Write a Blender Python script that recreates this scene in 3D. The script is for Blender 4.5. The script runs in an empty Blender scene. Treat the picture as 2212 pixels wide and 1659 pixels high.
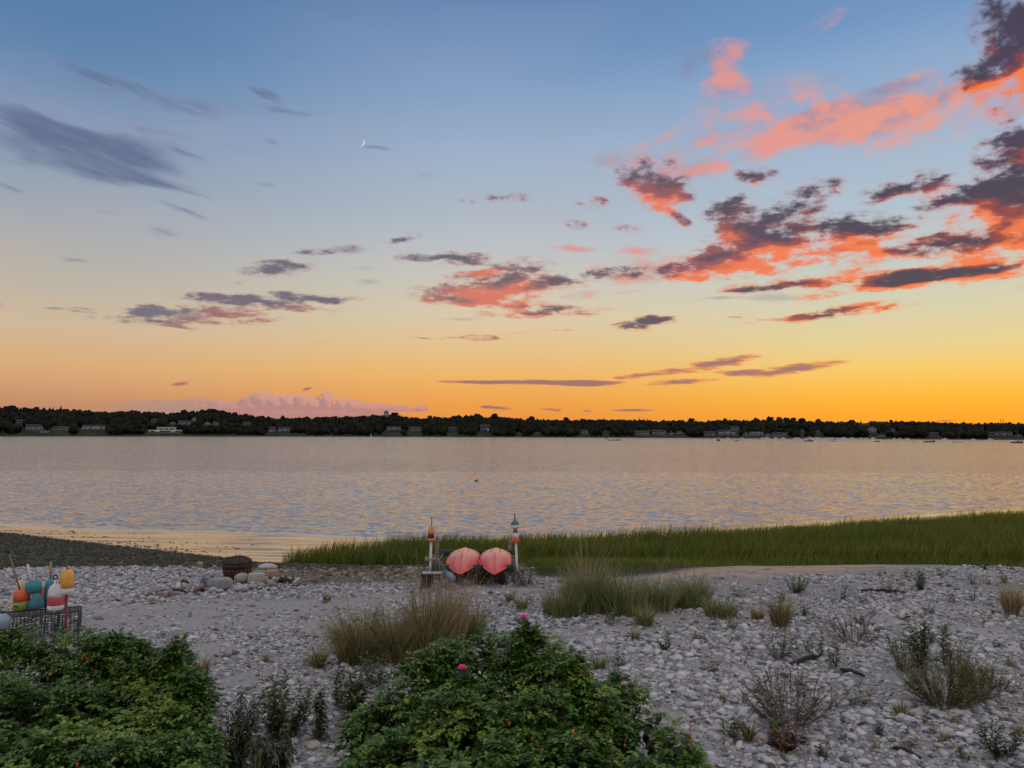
import bpy, math, random
import numpy as np
from mathutils import Vector, Matrix

SC = bpy.context.scene
COL = SC.collection
random.seed(7)
RNG = np.random.default_rng(11)

# ------------------------------------------------------------------ camera
F = 769.0                      # focal length in pixels of the 1024 x 768 frame
CAM_Z = 3.5
PITCH = math.atan(49.2 / F)
ROLL = 3.4 / 1024.0
cam = bpy.data.cameras.new('camera')
cam.sensor_width = 36.0
cam.lens = 36.0 * F / 1024.0
cam.clip_start = 0.05
cam.clip_end = 30000.0
cam_o = bpy.data.objects.new('camera', cam)
COL.objects.link(cam_o)
RM = Matrix.Rotation(math.pi / 2 + PITCH, 4, 'X') @ Matrix.Rotation(ROLL, 4, 'Z')
cam_o.matrix_world = Matrix.Translation((0, 0, CAM_Z)) @ RM
SC.camera = cam_o
R3 = np.array(RM.to_3x3())

SC.view_settings.view_transform = 'Standard'
SC.view_settings.look = 'None'
SC.view_settings.exposure = 0.0
SC.view_settings.gamma = 1.0
SC.view_settings.use_curve_mapping = False
SC.render.film_transparent = False
SC.cycles.max_bounces = 6
SC.cycles.transparent_max_bounces = 6
SC.cycles.use_denoising = True


def ray(px, py):
    """direction through a point of the 1024 x 768 frame"""
    d = R3 @ np.array([(px - 512.0) / F, -(py - 384.0) / F, -1.0])
    return d / np.linalg.norm(d)


def azel(px, py):
    d = ray(px, py)
    return math.atan2(d[0], d[1]), math.asin(d[2])


def lin(c):
    """sRGB 0..255 to linear"""
    o = []
    for v in c[:3]:
        v = v / 255.0
        o.append(v / 12.92 if v <= 0.04045 else ((v + 0.055) / 1.055) ** 2.4)
    return (o[0], o[1], o[2], 1.0)


Q = 1024.0 / 2212.0             # reading scale of the site survey

# ------------------------------------------------------------------ sky (world)
SUN_AZ, SUN_EL = math.radians(62), math.radians(4)
world = bpy.data.worlds.new('World')
SC.world = world
world.use_nodes = True
wt = world.node_tree
wt.nodes.clear()
WN = wt.nodes
WL = wt.links


def wm(op, a, b=None, c=None, clamp=False):
    n = WN.new('ShaderNodeMath')
    n.operation = op
    n.use_clamp = clamp
    for i, v in enumerate((a, b, c)):
        if v is None:
            continue
        if isinstance(v, (int, float)):
            n.inputs[i].default_value = v
        else:
            WL.new(v, n.inputs[i])
    return n.outputs[0]


def wmix(f, a, b):
    n = WN.new('ShaderNodeMix')
    n.data_type = 'RGBA'
    for i, v in ((0, f), (6, a), (7, b)):
        if isinstance(v, (int, float)):
            n.inputs[i].default_value = v
        elif isinstance(v, tuple):
            n.inputs[i].default_value = v
        else:
            WL.new(v, n.inputs[i])
    return n.outputs[2]


def wramp(fac, stops, interp='LINEAR'):
    n = WN.new('ShaderNodeValToRGB')
    n.color_ramp.interpolation = interp
    el = n.color_ramp.elements
    while len(el) > 1:
        el.remove(el[-1])
    el[0].position, el[0].color = stops[0]
    for p, c in stops[1:]:
        e = el.new(p)
        e.color = c
    WL.new(fac, n.inputs[0])
    return n.outputs[0]


def wsmooth(v, lo, hi):
    n = WN.new('ShaderNodeMapRange')
    n.interpolation_type = 'SMOOTHSTEP'
    WL.new(v, n.inputs[0])
    n.inputs[1].default_value = lo
    n.inputs[2].default_value = hi
    return n.outputs[0]


def wcomb(x, y, z=0.0):
    n = WN.new('ShaderNodeCombineXYZ')
    for i, v in enumerate((x, y, z)):
        if isinstance(v, (int, float)):
            n.inputs[i].default_value = v
        else:
            WL.new(v, n.inputs[i])
    return n.outputs[0]


def wnoise(vec, scale, detail=6, rough=0.55, dist=0.0, dim='3D', out=0):
    n = WN.new('ShaderNodeTexNoise')
    n.noise_dimensions = dim
    n.inputs['Scale'].default_value = scale
    n.inputs['Detail'].default_value = detail
    n.inputs['Roughness'].default_value = rough
    n.inputs['Distortion'].default_value = dist
    WL.new(vec, n.inputs['Vector'])
    return n.outputs[out]


tc = WN.new('ShaderNodeTexCoord')
sep = WN.new('ShaderNodeSeparateXYZ')
WL.new(tc.outputs['Generated'], sep.inputs[0])
AZ = wm('ARCTAN2', sep.outputs[0], sep.outputs[1])
EL = wm('ARCSINE', sep.outputs[2])

# clear-sky colour by elevation, west side (right) brighter than the south side (left)
EMAX = 0.60


def elev_ramp(px, stops):
    st = []
    for py, c in stops:
        e = azel(px, py)[1]
        st.append((max(0.0, min(1.0, e / EMAX)), lin(c)))
    st.sort(key=lambda s: s[0])
    st.append((1.0, tuple(v * 0.80 for v in st[-1][1][:3]) + (1.0,)))
    st.insert(0, (0.0, st[0][1]))
    return wramp(wm('DIVIDE', EL, EMAX, clamp=True), st)


rL = elev_ramp(8, [(0, (88, 126, 169)), (62, (104, 137, 175)), (124, (130, 152, 182)), (175, (150, 163, 180)),
                   (218, (166, 170, 176)), (248, (176, 174, 170)), (285, (190, 180, 164)), (322, (206, 182, 152)),
                   (359, (216, 172, 122)), (381, (210, 157, 112)), (405, (192, 138, 106))])
rC = elev_ramp(512, [(0, (92, 131, 176)), (50, (112, 146, 187)), (100, (136, 162, 196)), (150, (156, 176, 200)),
                     (213, (174, 184, 197)), (251, (189, 192, 194)), (285, (204, 198, 184)), (318, (218, 200, 168)),
                     (351, (229, 192, 134)), (376, (238, 180, 100)), (401, (237, 161, 76)), (418, (234, 150, 66))])
rR = elev_ramp(930, [(0, (110, 148, 193)), (50, (134, 166, 202)), (139, (162, 184, 207)), (202, (174, 194, 208)),
                     (250, (192, 203, 200)), (298, (212, 207, 176)), (341, (230, 208, 146)), (366, (246, 202, 108)),
                     (391, (253, 186, 64)), (409, (253, 172, 44)), (422, (250, 162, 38))])
azL, azC, azR = azel(8, 400)[0], 0.0, azel(930, 400)[0]
mixLC = wsmooth(AZ, azL, azC)
mixCR = wsmooth(AZ, azC, azR)
clear = wmix(mixCR, wmix(mixLC, rL, rC), rR)
# away from the afterglow the whole dome is dusky blue
bk = wramp(wm('DIVIDE', EL, EMAX, clamp=True), [(0.0, lin((138, 122, 136))), (0.3, lin((132, 138, 168))), (1.0, lin((100, 122, 165)))])
clear = wmix(wsmooth(sep.outputs[1], 0.45, -0.35), clear, bk)
# unseen bright veil added overhead and behind the viewer to light the ground
vv = WN.new('ShaderNodeVectorMath')
vv.operation = 'MULTIPLY'
WL.new(tc.outputs['Generated'], vv.inputs[0])
vv.inputs[1].default_value = (1.0, 1.0, 1.6)
fill_veil_n = wnoise(vv.outputs[0], 3.2, 5, 0.6)
veil = wmix(wsmooth(fill_veil_n, 0.38, 0.62), (0.66, 0.66, 0.74, 1), (0.98, 0.86, 0.80, 1))
clear = wmix(wm('MULTIPLY', wm('MAXIMUM', wsmooth(EL, 0.56, 0.95), wm('MULTIPLY', wsmooth(sep.outputs[1], 0.30, -0.40), wsmooth(EL, -0.02, 0.25))), 0.85), clear, veil)
# fine airlight unevenness
vU = wcomb(wm('MULTIPLY', AZ, 1.0), wm('MULTIPLY', EL, 3.0), 2.7)
haze_n = wnoise(vU, 2.3, 3, 0.5)
clear = wmix(wm('MULTIPLY', wsmooth(haze_n, 0.42, 0.72), 0.16), clear, wmix(wsmooth(EL, 0.10, 0.45), lin((226, 186, 150)), lin((168, 164, 190))))

# --- cloud fields: soft ellipses in (azimuth, elevation) broken up by noise
lg = wm('LOGARITHM', wm('ADD', wm('MAXIMUM', EL, 0.0), 0.07), math.e)
UV0 = wcomb(AZ, EL, 0.0)
NV0 = wcomb(wm('MULTIPLY', AZ, 7.0), wm('MULTIPLY', lg, 5.2), 0.0)


def vadd(v, off):
    n = WN.new('ShaderNodeVectorMath')
    n.operation = 'ADD'
    WL.new(v, n.inputs[0])
    if isinstance(off, tuple):
        n.inputs[1].default_value = off
    else:
        WL.new(off, n.inputs[1])
    return n.outputs[0]


def vscale(v, s):
    n = WN.new('ShaderNodeVectorMath')
    n.operation = 'SCALE'
    WL.new(v, n.inputs[0])
    n.inputs[3].default_value = s
    return n.outputs[0]


wob = WN.new('ShaderNodeVectorMath')
wob.operation = 'SUBTRACT'
WL.new(wnoise(NV0, 1.1, 3, 0.5, out=1), wob.inputs[0])
wob.inputs[1].default_value = (0.5, 0.5, 0.5)
WOB = vscale(wob.outputs[0], 0.030)
UV1 = vadd(UV0, WOB)
WOBV = wob.outputs[0]


def blobs(vec, lst, mode='ADD'):
    acc = None
    for b in lst:
        cx, cy, rx, ry = [v * Q for v in b[:4]]
        rot = b[4] if len(b) > 4 else 0.0
        w = b[5] if len(b) > 5 else 1.0
        a0, e0 = azel(cx, cy)
        a1 = azel(cx + 4, cy)[0]
        e1 = azel(cx, cy - 4)[1]
        g = WN.new('ShaderNodeTexGradient')
        g.gradient_type = 'SPHERICAL'
        tm = g.texture_mapping
        tm.vector_type = 'TEXTURE'
        tm.translation = (a0, e0, 0)
        tm.rotation = (0, 0, math.radians(rot))
        tm.scale = (max(1e-3, 1.5 * rx * (a1 - a0) / 4), max(1e-3, 1.6 * ry * (e1 - e0) / 4), 1.0)
        WL.new(vec, g.inputs[0])
        o = g.outputs['Fac'] if 'Fac' in g.outputs else g.outputs[1]
        if w != 1.0:
            o = wm('MULTIPLY', o, w)
        acc = o if acc is None else wm(mode, acc, o)
    return acc


# A: broken cumulus, dark on top, lit from below by the set sun
A = [(2180, 40, 76, 60, 0, 1.5), (2195, 150, 90, 65, 30, 1.5), (2115, 165, 60, 26, 0, 1.3), (2205, 95, 64, 55, 0, 1.4),
     (2185, 360, 75, 80, 0, 1.1), (2203, 300, 45, 34), (2150, 440, 115, 42, 10), (2190, 435, 75, 62), (1960, 405, 85, 22, 5), (2040, 440, 90, 24, 10),
     (2200, 485, 60, 36), (2150, 520, 140, 27, 5), (2020, 533, 100, 18, 3), (1860, 545, 85, 28), (1900, 500, 75, 22),
     (1572, 450, 50, 30, 10), (1595, 482, 55, 34), (1740, 430, 70, 27, 15), (1650, 502, 115, 36, 10), (1535, 562, 90, 22, 14), (1700, 532, 130, 40, 5),
     (1850, 480, 62, 22), (1560, 578, 110, 20, 5),
     (1408, 385, 66, 38, -5, 1.25), (1432, 422, 56, 22, 0), (1455, 462, 34, 11, -30), (1638, 380, 38, 18, -10, .9),
     (2150, 577, 125, 18, 6, 1.3), (1920, 602, 170, 16, 5, 1.3), (2030, 590, 140, 15, 6, 1.3), (1720, 607, 130, 12, 2, 1.3), (1620, 622, 60, 7, 0, 1.0),
     (980, 640, 85, 15, -3), (1080, 628, 110, 20, 5), (1110, 592, 70, 24, 14), (965, 556, 80, 12, -4), (1020, 560, 46, 11), (1215, 612, 80, 14, 5),
     (1150, 662, 140, 12, -5), (1110, 680, 90, 7), (1370, 592, 90, 11), (895, 555, 38, 8, 0, .8), (1000, 600, 60, 9, 5, .7), (1040, 605, 90, 18, 12, .6),
     (600, 583, 66, 12, 3, 1.1), (632, 572, 36, 7, 0, .8), (430, 680, 125, 19, 8), (300, 688, 85, 13, 3), (455, 640, 80, 12), (570, 652, 120, 14, 4),
     (690, 648, 66, 11, 4), (640, 672, 80, 8, 0, .9), (375, 706, 50, 4, 0, .9), (155, 670, 50, 6, 0, .9), (700, 545, 66, 8, 12, .7), (745, 645, 40, 7, 10, .7),
     (560, 690, 50, 5, 0, .7), (870, 510, 40, 8, 15, .5), (1075, 437, 70, 9, 3, .75), (1245, 495, 24, 10, 0, .6), (1350, 495, 28, 10, 0, .65), (1282, 445, 32, 11, 0, .65),
     (1040, 728, 78, 5, 2), (1210, 719, 30, 3, 0, .7), (1385, 707, 85, 10, 7, 1.3), (1425, 696, 40, 7), (1790, 675, 150, 9, 3, 1.4), (905, 727, 24, 3, 0, .6), (1600, 686, 24, 3, 0, .7)]
# B: thin bars low over the horizon
B = [(1150, 826, 175, 5, 0), (1055, 825, 80, 3), (1250, 827, 80, 5), (1550, 785, 82, 12, 9), (1400, 808, 66, 6, 6), (1465, 825, 76, 6, 3), (1710, 798, 108, 11, 6),
     (1600, 805, 50, 6), (390, 829, 22, 4, 10), (1070, 881, 32, 4, -3, 1.1), (1205, 886, 20, 4, 0, 1.1), (1270, 889, 18, 3), (1360, 886, 48, 2.5), (662, 842, 13, 4, 20),
     (1050, 880, 12, 3), (1180, 884, 14, 2), (2045, 909, 26, 2), (1250, 832, 60, 3)]
# P: thin high cloud catching pink light
P = [(1560, 132, 42, 36, 0, 1.2), (1568, 184, 46, 26, 0, 1.2), (1605, 108, 28, 16, 10, .6), (1625, 190, 30, 16, 0, .5), (1880, 232, 170, 34, 8, 1.2), (1700, 292, 110, 22, 24, 1.25), (1800, 268, 120, 34, 0, 1.2),
     (2060, 205, 100, 18, 8, 1.2), (1505, 366, 66, 17, 4, 1.3), (1770, 52, 55, 14, 18, .8), (1640, 240, 160, 60, 10, .55), (1400, 335, 100, 28, 8, .5), (1550, 310, 160, 40, 10, .52),
     (1385, 578, 95, 18, 3, .8), (1240, 543, 46, 5, -2, 1.1), (1370, 545, 50, 9, 0, 1.0), (2190, 245, 55, 18, 0, 1.0), (1900, 275, 220, 46, 0, .7), (2190, 205, 60, 22, 0, .8), (1400, 604, 85, 9, 0, .9),
     (1250, 640, 40, 4, 0, .7), (1480, 590, 60, 10, 0, .7), (2120, 500, 90, 12, 0, .5), (1900, 570, 120, 12, 3, .5), (1300, 632, 80, 4, 0, .6)]
# S: soft blue-grey streaks
S = [(200, 318, 220, 30, -16, 1.2), (100, 268, 120, 22, -15, 1.0), (260, 325, 110, 28, -18, 1.25), (345, 392, 95, 9, -14, 1.2), (70, 305, 90, 36, -10, .9), (150, 355, 130, 22, -10, 1.0),
     (230, 372, 90, 14, -15, 1.0), (395, 330, 70, 10, -18, 1.0), (210, 170, 180, 20, -6, .62), (400, 236, 80, 14, -4, .6), (568, 202, 50, 11, -22, 1.15), (615, 240, 62, 7, -6, .95), (345, 288, 74, 11, -12, .9),
     (480, 225, 80, 14, -4, .5), (810, 319, 36, 5, 2, .75), (392, 458, 55, 7, -22, .7), (348, 505, 36, 9, -8, .6), (15, 408, 42, 7, -22, .9), (160, 565, 32, 4, 0, .8), (590, 303, 24, 7, -10, .5), (520, 318, 60, 9, -12, .5),
     (560, 395, 40, 4, -8, .5), (240, 462, 30, 5, 0, .4), (1170, 300, 40, 9, 0, .35), (920, 380, 30, 8, 0, .35), (1490, 140, 30, 24, 40, .6), (1530, 118, 20, 12, 0, .8), (740, 540, 60, 7, 8, .6),
     (1320, 345, 50, 16, 10, .6), (1750, 255, 80, 16, 10, .5), (1880, 205, 120, 14, 8, .7), (1960, 245, 60, 14, 30, .6), (1780, 165, 50, 8, 10, .3), (1000, 690, 50, 4, 0, .6), (1540, 640, 60, 4, 0, .6), (1680, 635, 70, 6, 0, .7),
     (790, 610, 30, 4, 0, .5), (780, 583, 30, 4, 0, .5), (510, 605, 10, 5, 0, .8), (700, 745, 30, 3, 0, .3)]
S = [(b[0], b[1], b[2], b[3] * 1.15) + ((b[4] * 0.62,) if len(b) > 4 else (0,)) + ((b[5],) if len(b) > 5 else (1.0,)) for b in S]


C = [(300, 885, 70, 16), (340, 878, 20, 12), (365, 886, 22, 16), (395, 882, 40, 16), (425, 876, 28, 14), (470, 880, 26, 14), (510, 884, 36, 14), (540, 876, 26, 16), (567, 865, 24, 17),
     (600, 872, 28, 14), (622, 868, 20, 14), (655, 870, 20, 15), (680, 874, 24, 14), (707, 864, 13, 17), (738, 874, 16, 13), (765, 876, 20, 10), (800, 882, 44, 10), (845, 881, 36, 6),
     (450, 902, 130, 18), (600, 900, 140, 26), (730, 902, 120, 20), (280, 900, 60, 13), (912, 881, 12, 6), (880, 886, 40, 3)]
# cloud beyond the edges of the view, so the sky goes on to both sides
A += [(2330, 60, 120, 70), (2380, 180, 110, 50, 20), (2420, 360, 150, 80), (2480, 470, 170, 50), (2350, 500, 140, 40, 5), (2420, 580, 180, 24, 4), (-140, 650, 120, 14), (-220, 560, 90, 12), (2600, 700, 150, 12)]
S += [(-120, 280, 150, 34, -14), (-160, 420, 120, 20, -12), (-200, 120, 160, 26, -8)]
P += [(2400, 250, 160, 40, 5), (2550, 330, 160, 40, 5)]


def span(b):
    """azimuth / elevation box a soft ellipse can touch, wobble included"""
    cx, cy, rx, ry = [v * Q for v in b[:4]]
    a0, e0 = azel(cx, cy)
    a1 = azel(cx + 4, cy)[0]
    e1 = azel(cx, cy - 4)[1]
    sx, sy = 1.5 * rx * (a1 - a0) / 4, 1.6 * ry * (e1 - e0) / 4
    t = math.radians(b[4] if len(b) > 4 else 0.0)
    wx = math.hypot(sx * math.cos(t), sy * math.sin(t)) + 0.022
    wy = math.hypot(sx * math.sin(t), sy * math.cos(t)) + 0.030
    return a0 - wx, a0 + wx, e0 - wy, e0 + wy


def touching(lst, box):
    o = []
    for b in lst:
        s = span(b)
        if s[0] < box[1] and s[1] > box[0] and s[2] < box[3] and s[3] > box[2]:
            o.append(b)
    return o


azf = wm('DIVIDE', wm('SUBTRACT', AZ, azL), azR - azL, clamp=True)


def worley(vec, scale):
    n = WN.new('ShaderNodeTexVoronoi')
    n.feature = 'SMOOTH_F1'
    n.inputs['Scale'].default_value = scale
    n.inputs['Smoothness'].default_value = 0.35
    WL.new(vec, n.inputs['Vector'])
    return n.outputs['Distance']


def amount(b):
    return wm('MINIMUM', wm('MULTIPLY', b, 3.0), 1.0)


def rough(b, n, k):
    """ellipse field b eaten into by noise n"""
    return wm('ADD', wm('MINIMUM', b, 1.45), wm('MULTIPLY', wm('MULTIPLY', wm('SUBTRACT', n, 0.5), k), amount(b)))


SHARED = [('uv', UV0), ('uv_rough', UV1), ('noise_uv', NV0), ('wobble', wob.outputs[0]), ('azimuth', AZ), ('elevation', EL), ('west', azf)]


def sky_leaf(box):
    """the clouds of one stretch of sky, as a node group ending in a background shader"""
    global WN, WL, UV0, UV1, NV0, WOBV, AZ, EL, azf, clear
    lists = [touching(l, box) for l in (A, B, P, S, C)]
    if not any(lists):
        return None
    keep = (WN, WL, UV0, UV1, NV0, WOBV, AZ, EL, azf, clear)
    g = bpy.data.node_groups.new('cloud_field', 'ShaderNodeTree')
    for nm, sk in SHARED + [('clear', clear)]:
        kind = {'VECTOR': 'NodeSocketVector', 'RGBA': 'NodeSocketColor'}.get(sk.type, 'NodeSocketFloat')
        g.interface.new_socket(nm, in_out='INPUT', socket_type=kind)
    g.interface.new_socket('sky', in_out='OUTPUT', socket_type='NodeSocketShader')
    WN, WL = g.nodes, g.links
    gi = WN.new('NodeGroupInput')
    go = WN.new('NodeGroupOutput')
    UV0, UV1, NV0, WOBV, AZ, EL, azf, clear = [gi.outputs[k] for k in range(8)]
    WL.new(leaf_nodes(lists), go.inputs[0])
    WN, WL, UV0, UV1, NV0, WOBV, AZ, EL, azf, clear = keep
    gn = WN.new('ShaderNodeGroup')
    gn.node_tree = g
    for k, (nm, sk) in enumerate(SHARED + [('clear', clear)]):
        WL.new(sk, gn.inputs[k])
    return gn.outputs[0]


def leaf_nodes(lists):
    a, b_, p, s_, c = lists
    col = clear
    if c:
        CV = wcomb(wm('MULTIPLY', AZ, 60.0), wm('MULTIPLY', EL, 75.0), 0.0)

        def field_C(off):
            v = CV if off is None else vadd(CV, (off[0] * 60, off[1] * 75, 0))
            u = UV0 if off is None else vadd(UV0, (off[0], off[1], 0))
            n1 = worley(v, 2.6)
            n2 = wnoise(v, 2.6, 6, 0.65)
            return wm('ADD', wm('SUBTRACT', blobs(u, c, 'MAXIMUM'), wm('MULTIPLY', n1, 0.36)), wm('MULTIPLY', wm('SUBTRACT', n2, 0.5), 0.75))
        DC = field_C(None)
        DC2 = field_C((0.005, 0.004))
        mC = wm('MULTIPLY', wm('MULTIPLY', wsmooth(DC, 0.0, 0.13), wsmooth(blobs(UV0, c, 'MAXIMUM'), 0.0, 0.2)), wsmooth(azf, 0.03, 0.16))
        colC = wmix(wsmooth(wm('SUBTRACT', DC, DC2), -0.10, 0.40), lin((158, 130, 144)), lin((214, 156, 146)))
        colC = wmix(wsmooth(EL, 0.050, 0.014), colC, lin((178, 128, 132)))
        colC = wmix(wsmooth(azf, 0.24, 0.12), colC, lin((172, 142, 132)))
        col = wmix(wm('MULTIPLY', mC, 0.80), col, colC)
    if b_:
        BV = wcomb(wm('MULTIPLY', AZ, 26.0), wm('MULTIPLY', EL, 150.0), 4.0)
        nB = wnoise(BV, 1.0, 5, 0.6)
        DB = rough(blobs(vadd(UV0, vscale(WOBV, 0.006)), b_), nB, 1.9)
        mB = wm('MULTIPLY', wsmooth(DB, 0.20, 0.62), 0.90)
        colB = wmix(wsmooth(DB, 0.35, 0.95), wmix(azf, lin((205, 135, 105)), lin((236, 140, 78))), lin((146, 106, 116)))
        col = wmix(mB, col, colB)
    if s_:
        SV = wcomb(wm('ADD', wm('MULTIPLY', AZ, 5.0), wm('MULTIPLY', EL, 4.0)), wm('ADD', wm('MULTIPLY', EL, 19.0), wm('MULTIPLY', AZ, 3.2)), 1.3)
        nS = wnoise(SV, 2.0, 6, 0.60, 0.4)
        bS = blobs(UV1, s_)
        DS = rough(bS, nS, 3.0)
        mS = wm('MULTIPLY', wm('MULTIPLY', wsmooth(DS, -0.35, 2.1), 0.90), wsmooth(bS, 0.0, 0.45))
        colS = wmix(wsmooth(azf, 0.55, 0.8), wmix(wsmooth(DS, 0.2, 1.0), lin((140, 140, 164)), lin((88, 102, 134))), lin((134, 114, 138)))
        col = wmix(mS, col, colS)
    if p:
        nP = wnoise(NV0, 2.8, 7, 0.60, 0.3)
        bP = blobs(UV1, p)
        DP = rough(bP, nP, 4.0)
        mP = wm('MULTIPLY', wm('MULTIPLY', wsmooth(DP, -0.15, 1.45), 0.86), wsmooth(bP, 0.0, 0.22))
        pk = wramp(azf, [(0.0, lin((196, 150, 150))), (0.5, lin((216, 142, 132))), (0.8, lin((232, 148, 134))), (1.0, lin((240, 150, 118)))])
        colP = wmix(wsmooth(nP, 0.58, 0.36), pk, lin((170, 138, 158)))
        col = wmix(mP, col, colP)
    if a:
        nA = wnoise(NV0, 4.3, 7, 0.64, 0.12)
        bA = blobs(UV1, a)
        DA = rough(bA, nA, 4.9)
        off = (-0.004, 0.015, 0.0)
        bA2 = blobs(vadd(UV1, off), a)
        nA2 = wnoise(vadd(NV0, (-0.03, 0.14, 0.0)), 4.3, 3, 0.5)
        lit = wm('ADD', wm('MULTIPLY', wm('SUBTRACT', bA2, bA), 0.85), wm('MULTIPLY', wm('SUBTRACT', nA2, nA), 1.5))
        big = wnoise(NV0, 0.8, 3, 0.5)
        lit = wm('ADD', lit, wm('MULTIPLY', wm('SUBTRACT', big, 0.46), 2.6))
        lit = wm('SUBTRACT', lit, wm('MULTIPLY', wsmooth(azf, 0.55, 0.25), 0.35))
        lit = wm('ADD', lit, wm('SUBTRACT', wm('MULTIPLY', wsmooth(EL, 0.27, 0.15), wm('MULTIPLY', azf, 0.75)), wm('MULTIPLY', wsmooth(EL, 0.36, 0.46), 0.9)))
        lit = wsmooth(wm('SUBTRACT', lit, wm('MULTIPLY', wsmooth(bA, 1.0, 1.8), 0.35)), -0.80, 0.72)
        mA = wm('MULTIPLY', wsmooth(DA, -0.10, 1.22), wsmooth(bA, 0.0, 0.22))
        darkC = wramp(azf, [(0.0, lin((118, 112, 128))), (0.35, lin((108, 100, 114))), (0.6, lin((100, 86, 100))), (0.85, lin((82, 66, 82))), (1.0, lin((70, 56, 74)))])
        litC = wramp(azf, [(0.0, lin((160, 108, 112))), (0.2, lin((152, 98, 102))), (0.4, lin((186, 116, 108))), (0.6, lin((230, 116, 92))), (0.78, lin((242, 118, 76))), (1.0, lin((248, 122, 58)))])
        litC = wmix(wm('MULTIPLY', wsmooth(EL, 0.27, 0.12), wm('MULTIPLY', azf, 0.36)), litC, lin((236, 126, 74)))
        midC = wramp(azf, [(0.0, lin((140, 112, 122))), (0.4, lin((158, 112, 112))), (0.75, lin((150, 84, 86))), (1.0, lin((146, 62, 60)))])
        colA = wmix(wsmooth(lit, 0.5, 1.0), wmix(wsmooth(lit, 0.0, 0.5), darkC, midC), litC)
        colA = wmix(wm('MULTIPLY', wsmooth(DA, 0.95, 0.15), 0.55), colA, wmix(0.5, clear, litC))
        col = wmix(wm('MULTIPLY', mA, 0.96), col, colA)
    bg = WN.new('ShaderNodeBackground')
    WL.new(col, bg.inputs[0])
    return bg.outputs[0]


clear = wmix(wsmooth(EL, 0.0, -0.05), clear, lin((70, 66, 66)))
bg0 = WN.new('ShaderNodeBackground')
WL.new(clear, bg0.inputs[0])
BG0 = bg0.outputs[0]


def shader_mix(fac, s1, s2):
    if s1 is s2:
        return s1
    n = WN.new('ShaderNodeMixShader')
    WL.new(fac, n.inputs[0])
    WL.new(s1, n.inputs[1])
    WL.new(s2, n.inputs[2])
    return n.outputs[0]


azs = [-0.95, azel(250, 400)[0], azel(430, 400)[0], azel(610, 400)[0], azel(790, 400)[0], 0.95]
els = [0.0, azel(512, 368)[1], azel(512, 300)[1], azel(512, 235)[1], azel(512, 140)[1], 0.62]


def tree(vals, lo, hi, var, leaf):
    """binary split of the intervals vals[lo..hi] on a direction angle"""
    if hi - lo == 1:
        return leaf(lo)
    mid = (lo + hi) // 2
    l = tree(vals, lo, mid, var, leaf)
    h = tree(vals, mid, hi, var, leaf)
    return shader_mix(wm('GREATER_THAN', var, vals[mid]), l, h)


def row(i):
    return tree(azs, 0, len(azs) - 1, AZ, lambda k: sky_leaf((azs[k], azs[k + 1], els[i], els[i + 1])) or BG0)


clouds = tree(els, 0, len(els) - 1, EL, row)
inside = wm('MULTIPLY', wm('LESS_THAN', wm('ABSOLUTE', AZ), 0.95), wm('MULTIPLY', wm('GREATER_THAN', EL, 0.0), wm('LESS_THAN', EL, 0.62)))
DOME = shader_mix(inside, BG0, clouds)

# physical twilight sky adds its own share of light to the dome
nish = WN.new('ShaderNodeTexSky')
nish.sky_type = 'NISHITA'
nish.sun_disc = False
nish.sun_elevation = SUN_EL
nish.sun_rotation = SUN_AZ
bg2 = WN.new('ShaderNodeBackground')
WL.new(nish.outputs[0], bg2.inputs[0])
bg2.inputs[1].default_value = 0.004
ads = WN.new('ShaderNodeAddShader')
WL.new(DOME, ads.inputs[0])
WL.new(bg2.outputs[0], ads.inputs[1])
wo = WN.new('ShaderNodeOutputWorld')
WL.new(ads.outputs[0], wo.inputs[0])
world.cycles.sampling_method = 'MANUAL'
world.cycles.sample_map_resolution = 512

sun = bpy.data.lights.new('sun', 'SUN')
sun.energy = 0.30
sun.angle = math.radians(14)
sun.color = (1.0, 0.66, 0.46)
sun_o = bpy.data.objects.new('sun', sun)
COL.objects.link(sun_o)
sd = Vector((math.sin(SUN_AZ) * math.cos(math.radians(9)), math.cos(SUN_AZ) * math.cos(math.radians(9)), math.sin(math.radians(9))))
sun_o.rotation_euler = sd.to_track_quat('Z', 'Y').to_euler()


# ------------------------------------------------------------------ helpers
def vnoise(x, y, seed=0):
    """smooth value noise on arrays, 0..1"""
    x = np.asarray(x, float)
    y = np.asarray(y, float)
    xi, yi = np.floor(x).astype(np.int64), np.floor(y).astype(np.int64)
    fx, fy = x - xi, y - yi
    fx, fy = fx * fx * (3 - 2 * fx), fy * fy * (3 - 2 * fy)

    def h(a, b):
        n = (a * 374761393 + b * 668265263 + seed * 974634777) & 0x7fffffff
        n = ((n ^ (n >> 13)) * 1274126177) & 0x7fffffff
        return ((n ^ (n >> 16)) & 0xffff) / 65535.0
    return (h(xi, yi) * (1 - fx) + h(xi + 1, yi) * fx) * (1 - fy) + (h(xi, yi + 1) * (1 - fx) + h(xi + 1, yi + 1) * fx) * fy


def fbm(x, y, oct=4, seed=0):
    a, s, t = 0.0, 0.5, 0.0
    for k in range(oct):
        a = a + s * vnoise(x * 2 ** k + 17.3 * k, y * 2 ** k - 9.1 * k, seed + k)
        t += s
        s *= 0.5
    return a / t


def sstep(v, lo, hi):
    t = np.clip((v - lo) / (hi - lo), 0, 1)
    return t * t * (3 - 2 * t)


def tag(o, label=None, cat=None, group=None, kind=None):
    if label:
        o['label'] = label
    if cat:
        o['category'] = cat
    if group:
        o['group'] = group
    if kind:
        o['kind'] = kind
    return o


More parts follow.
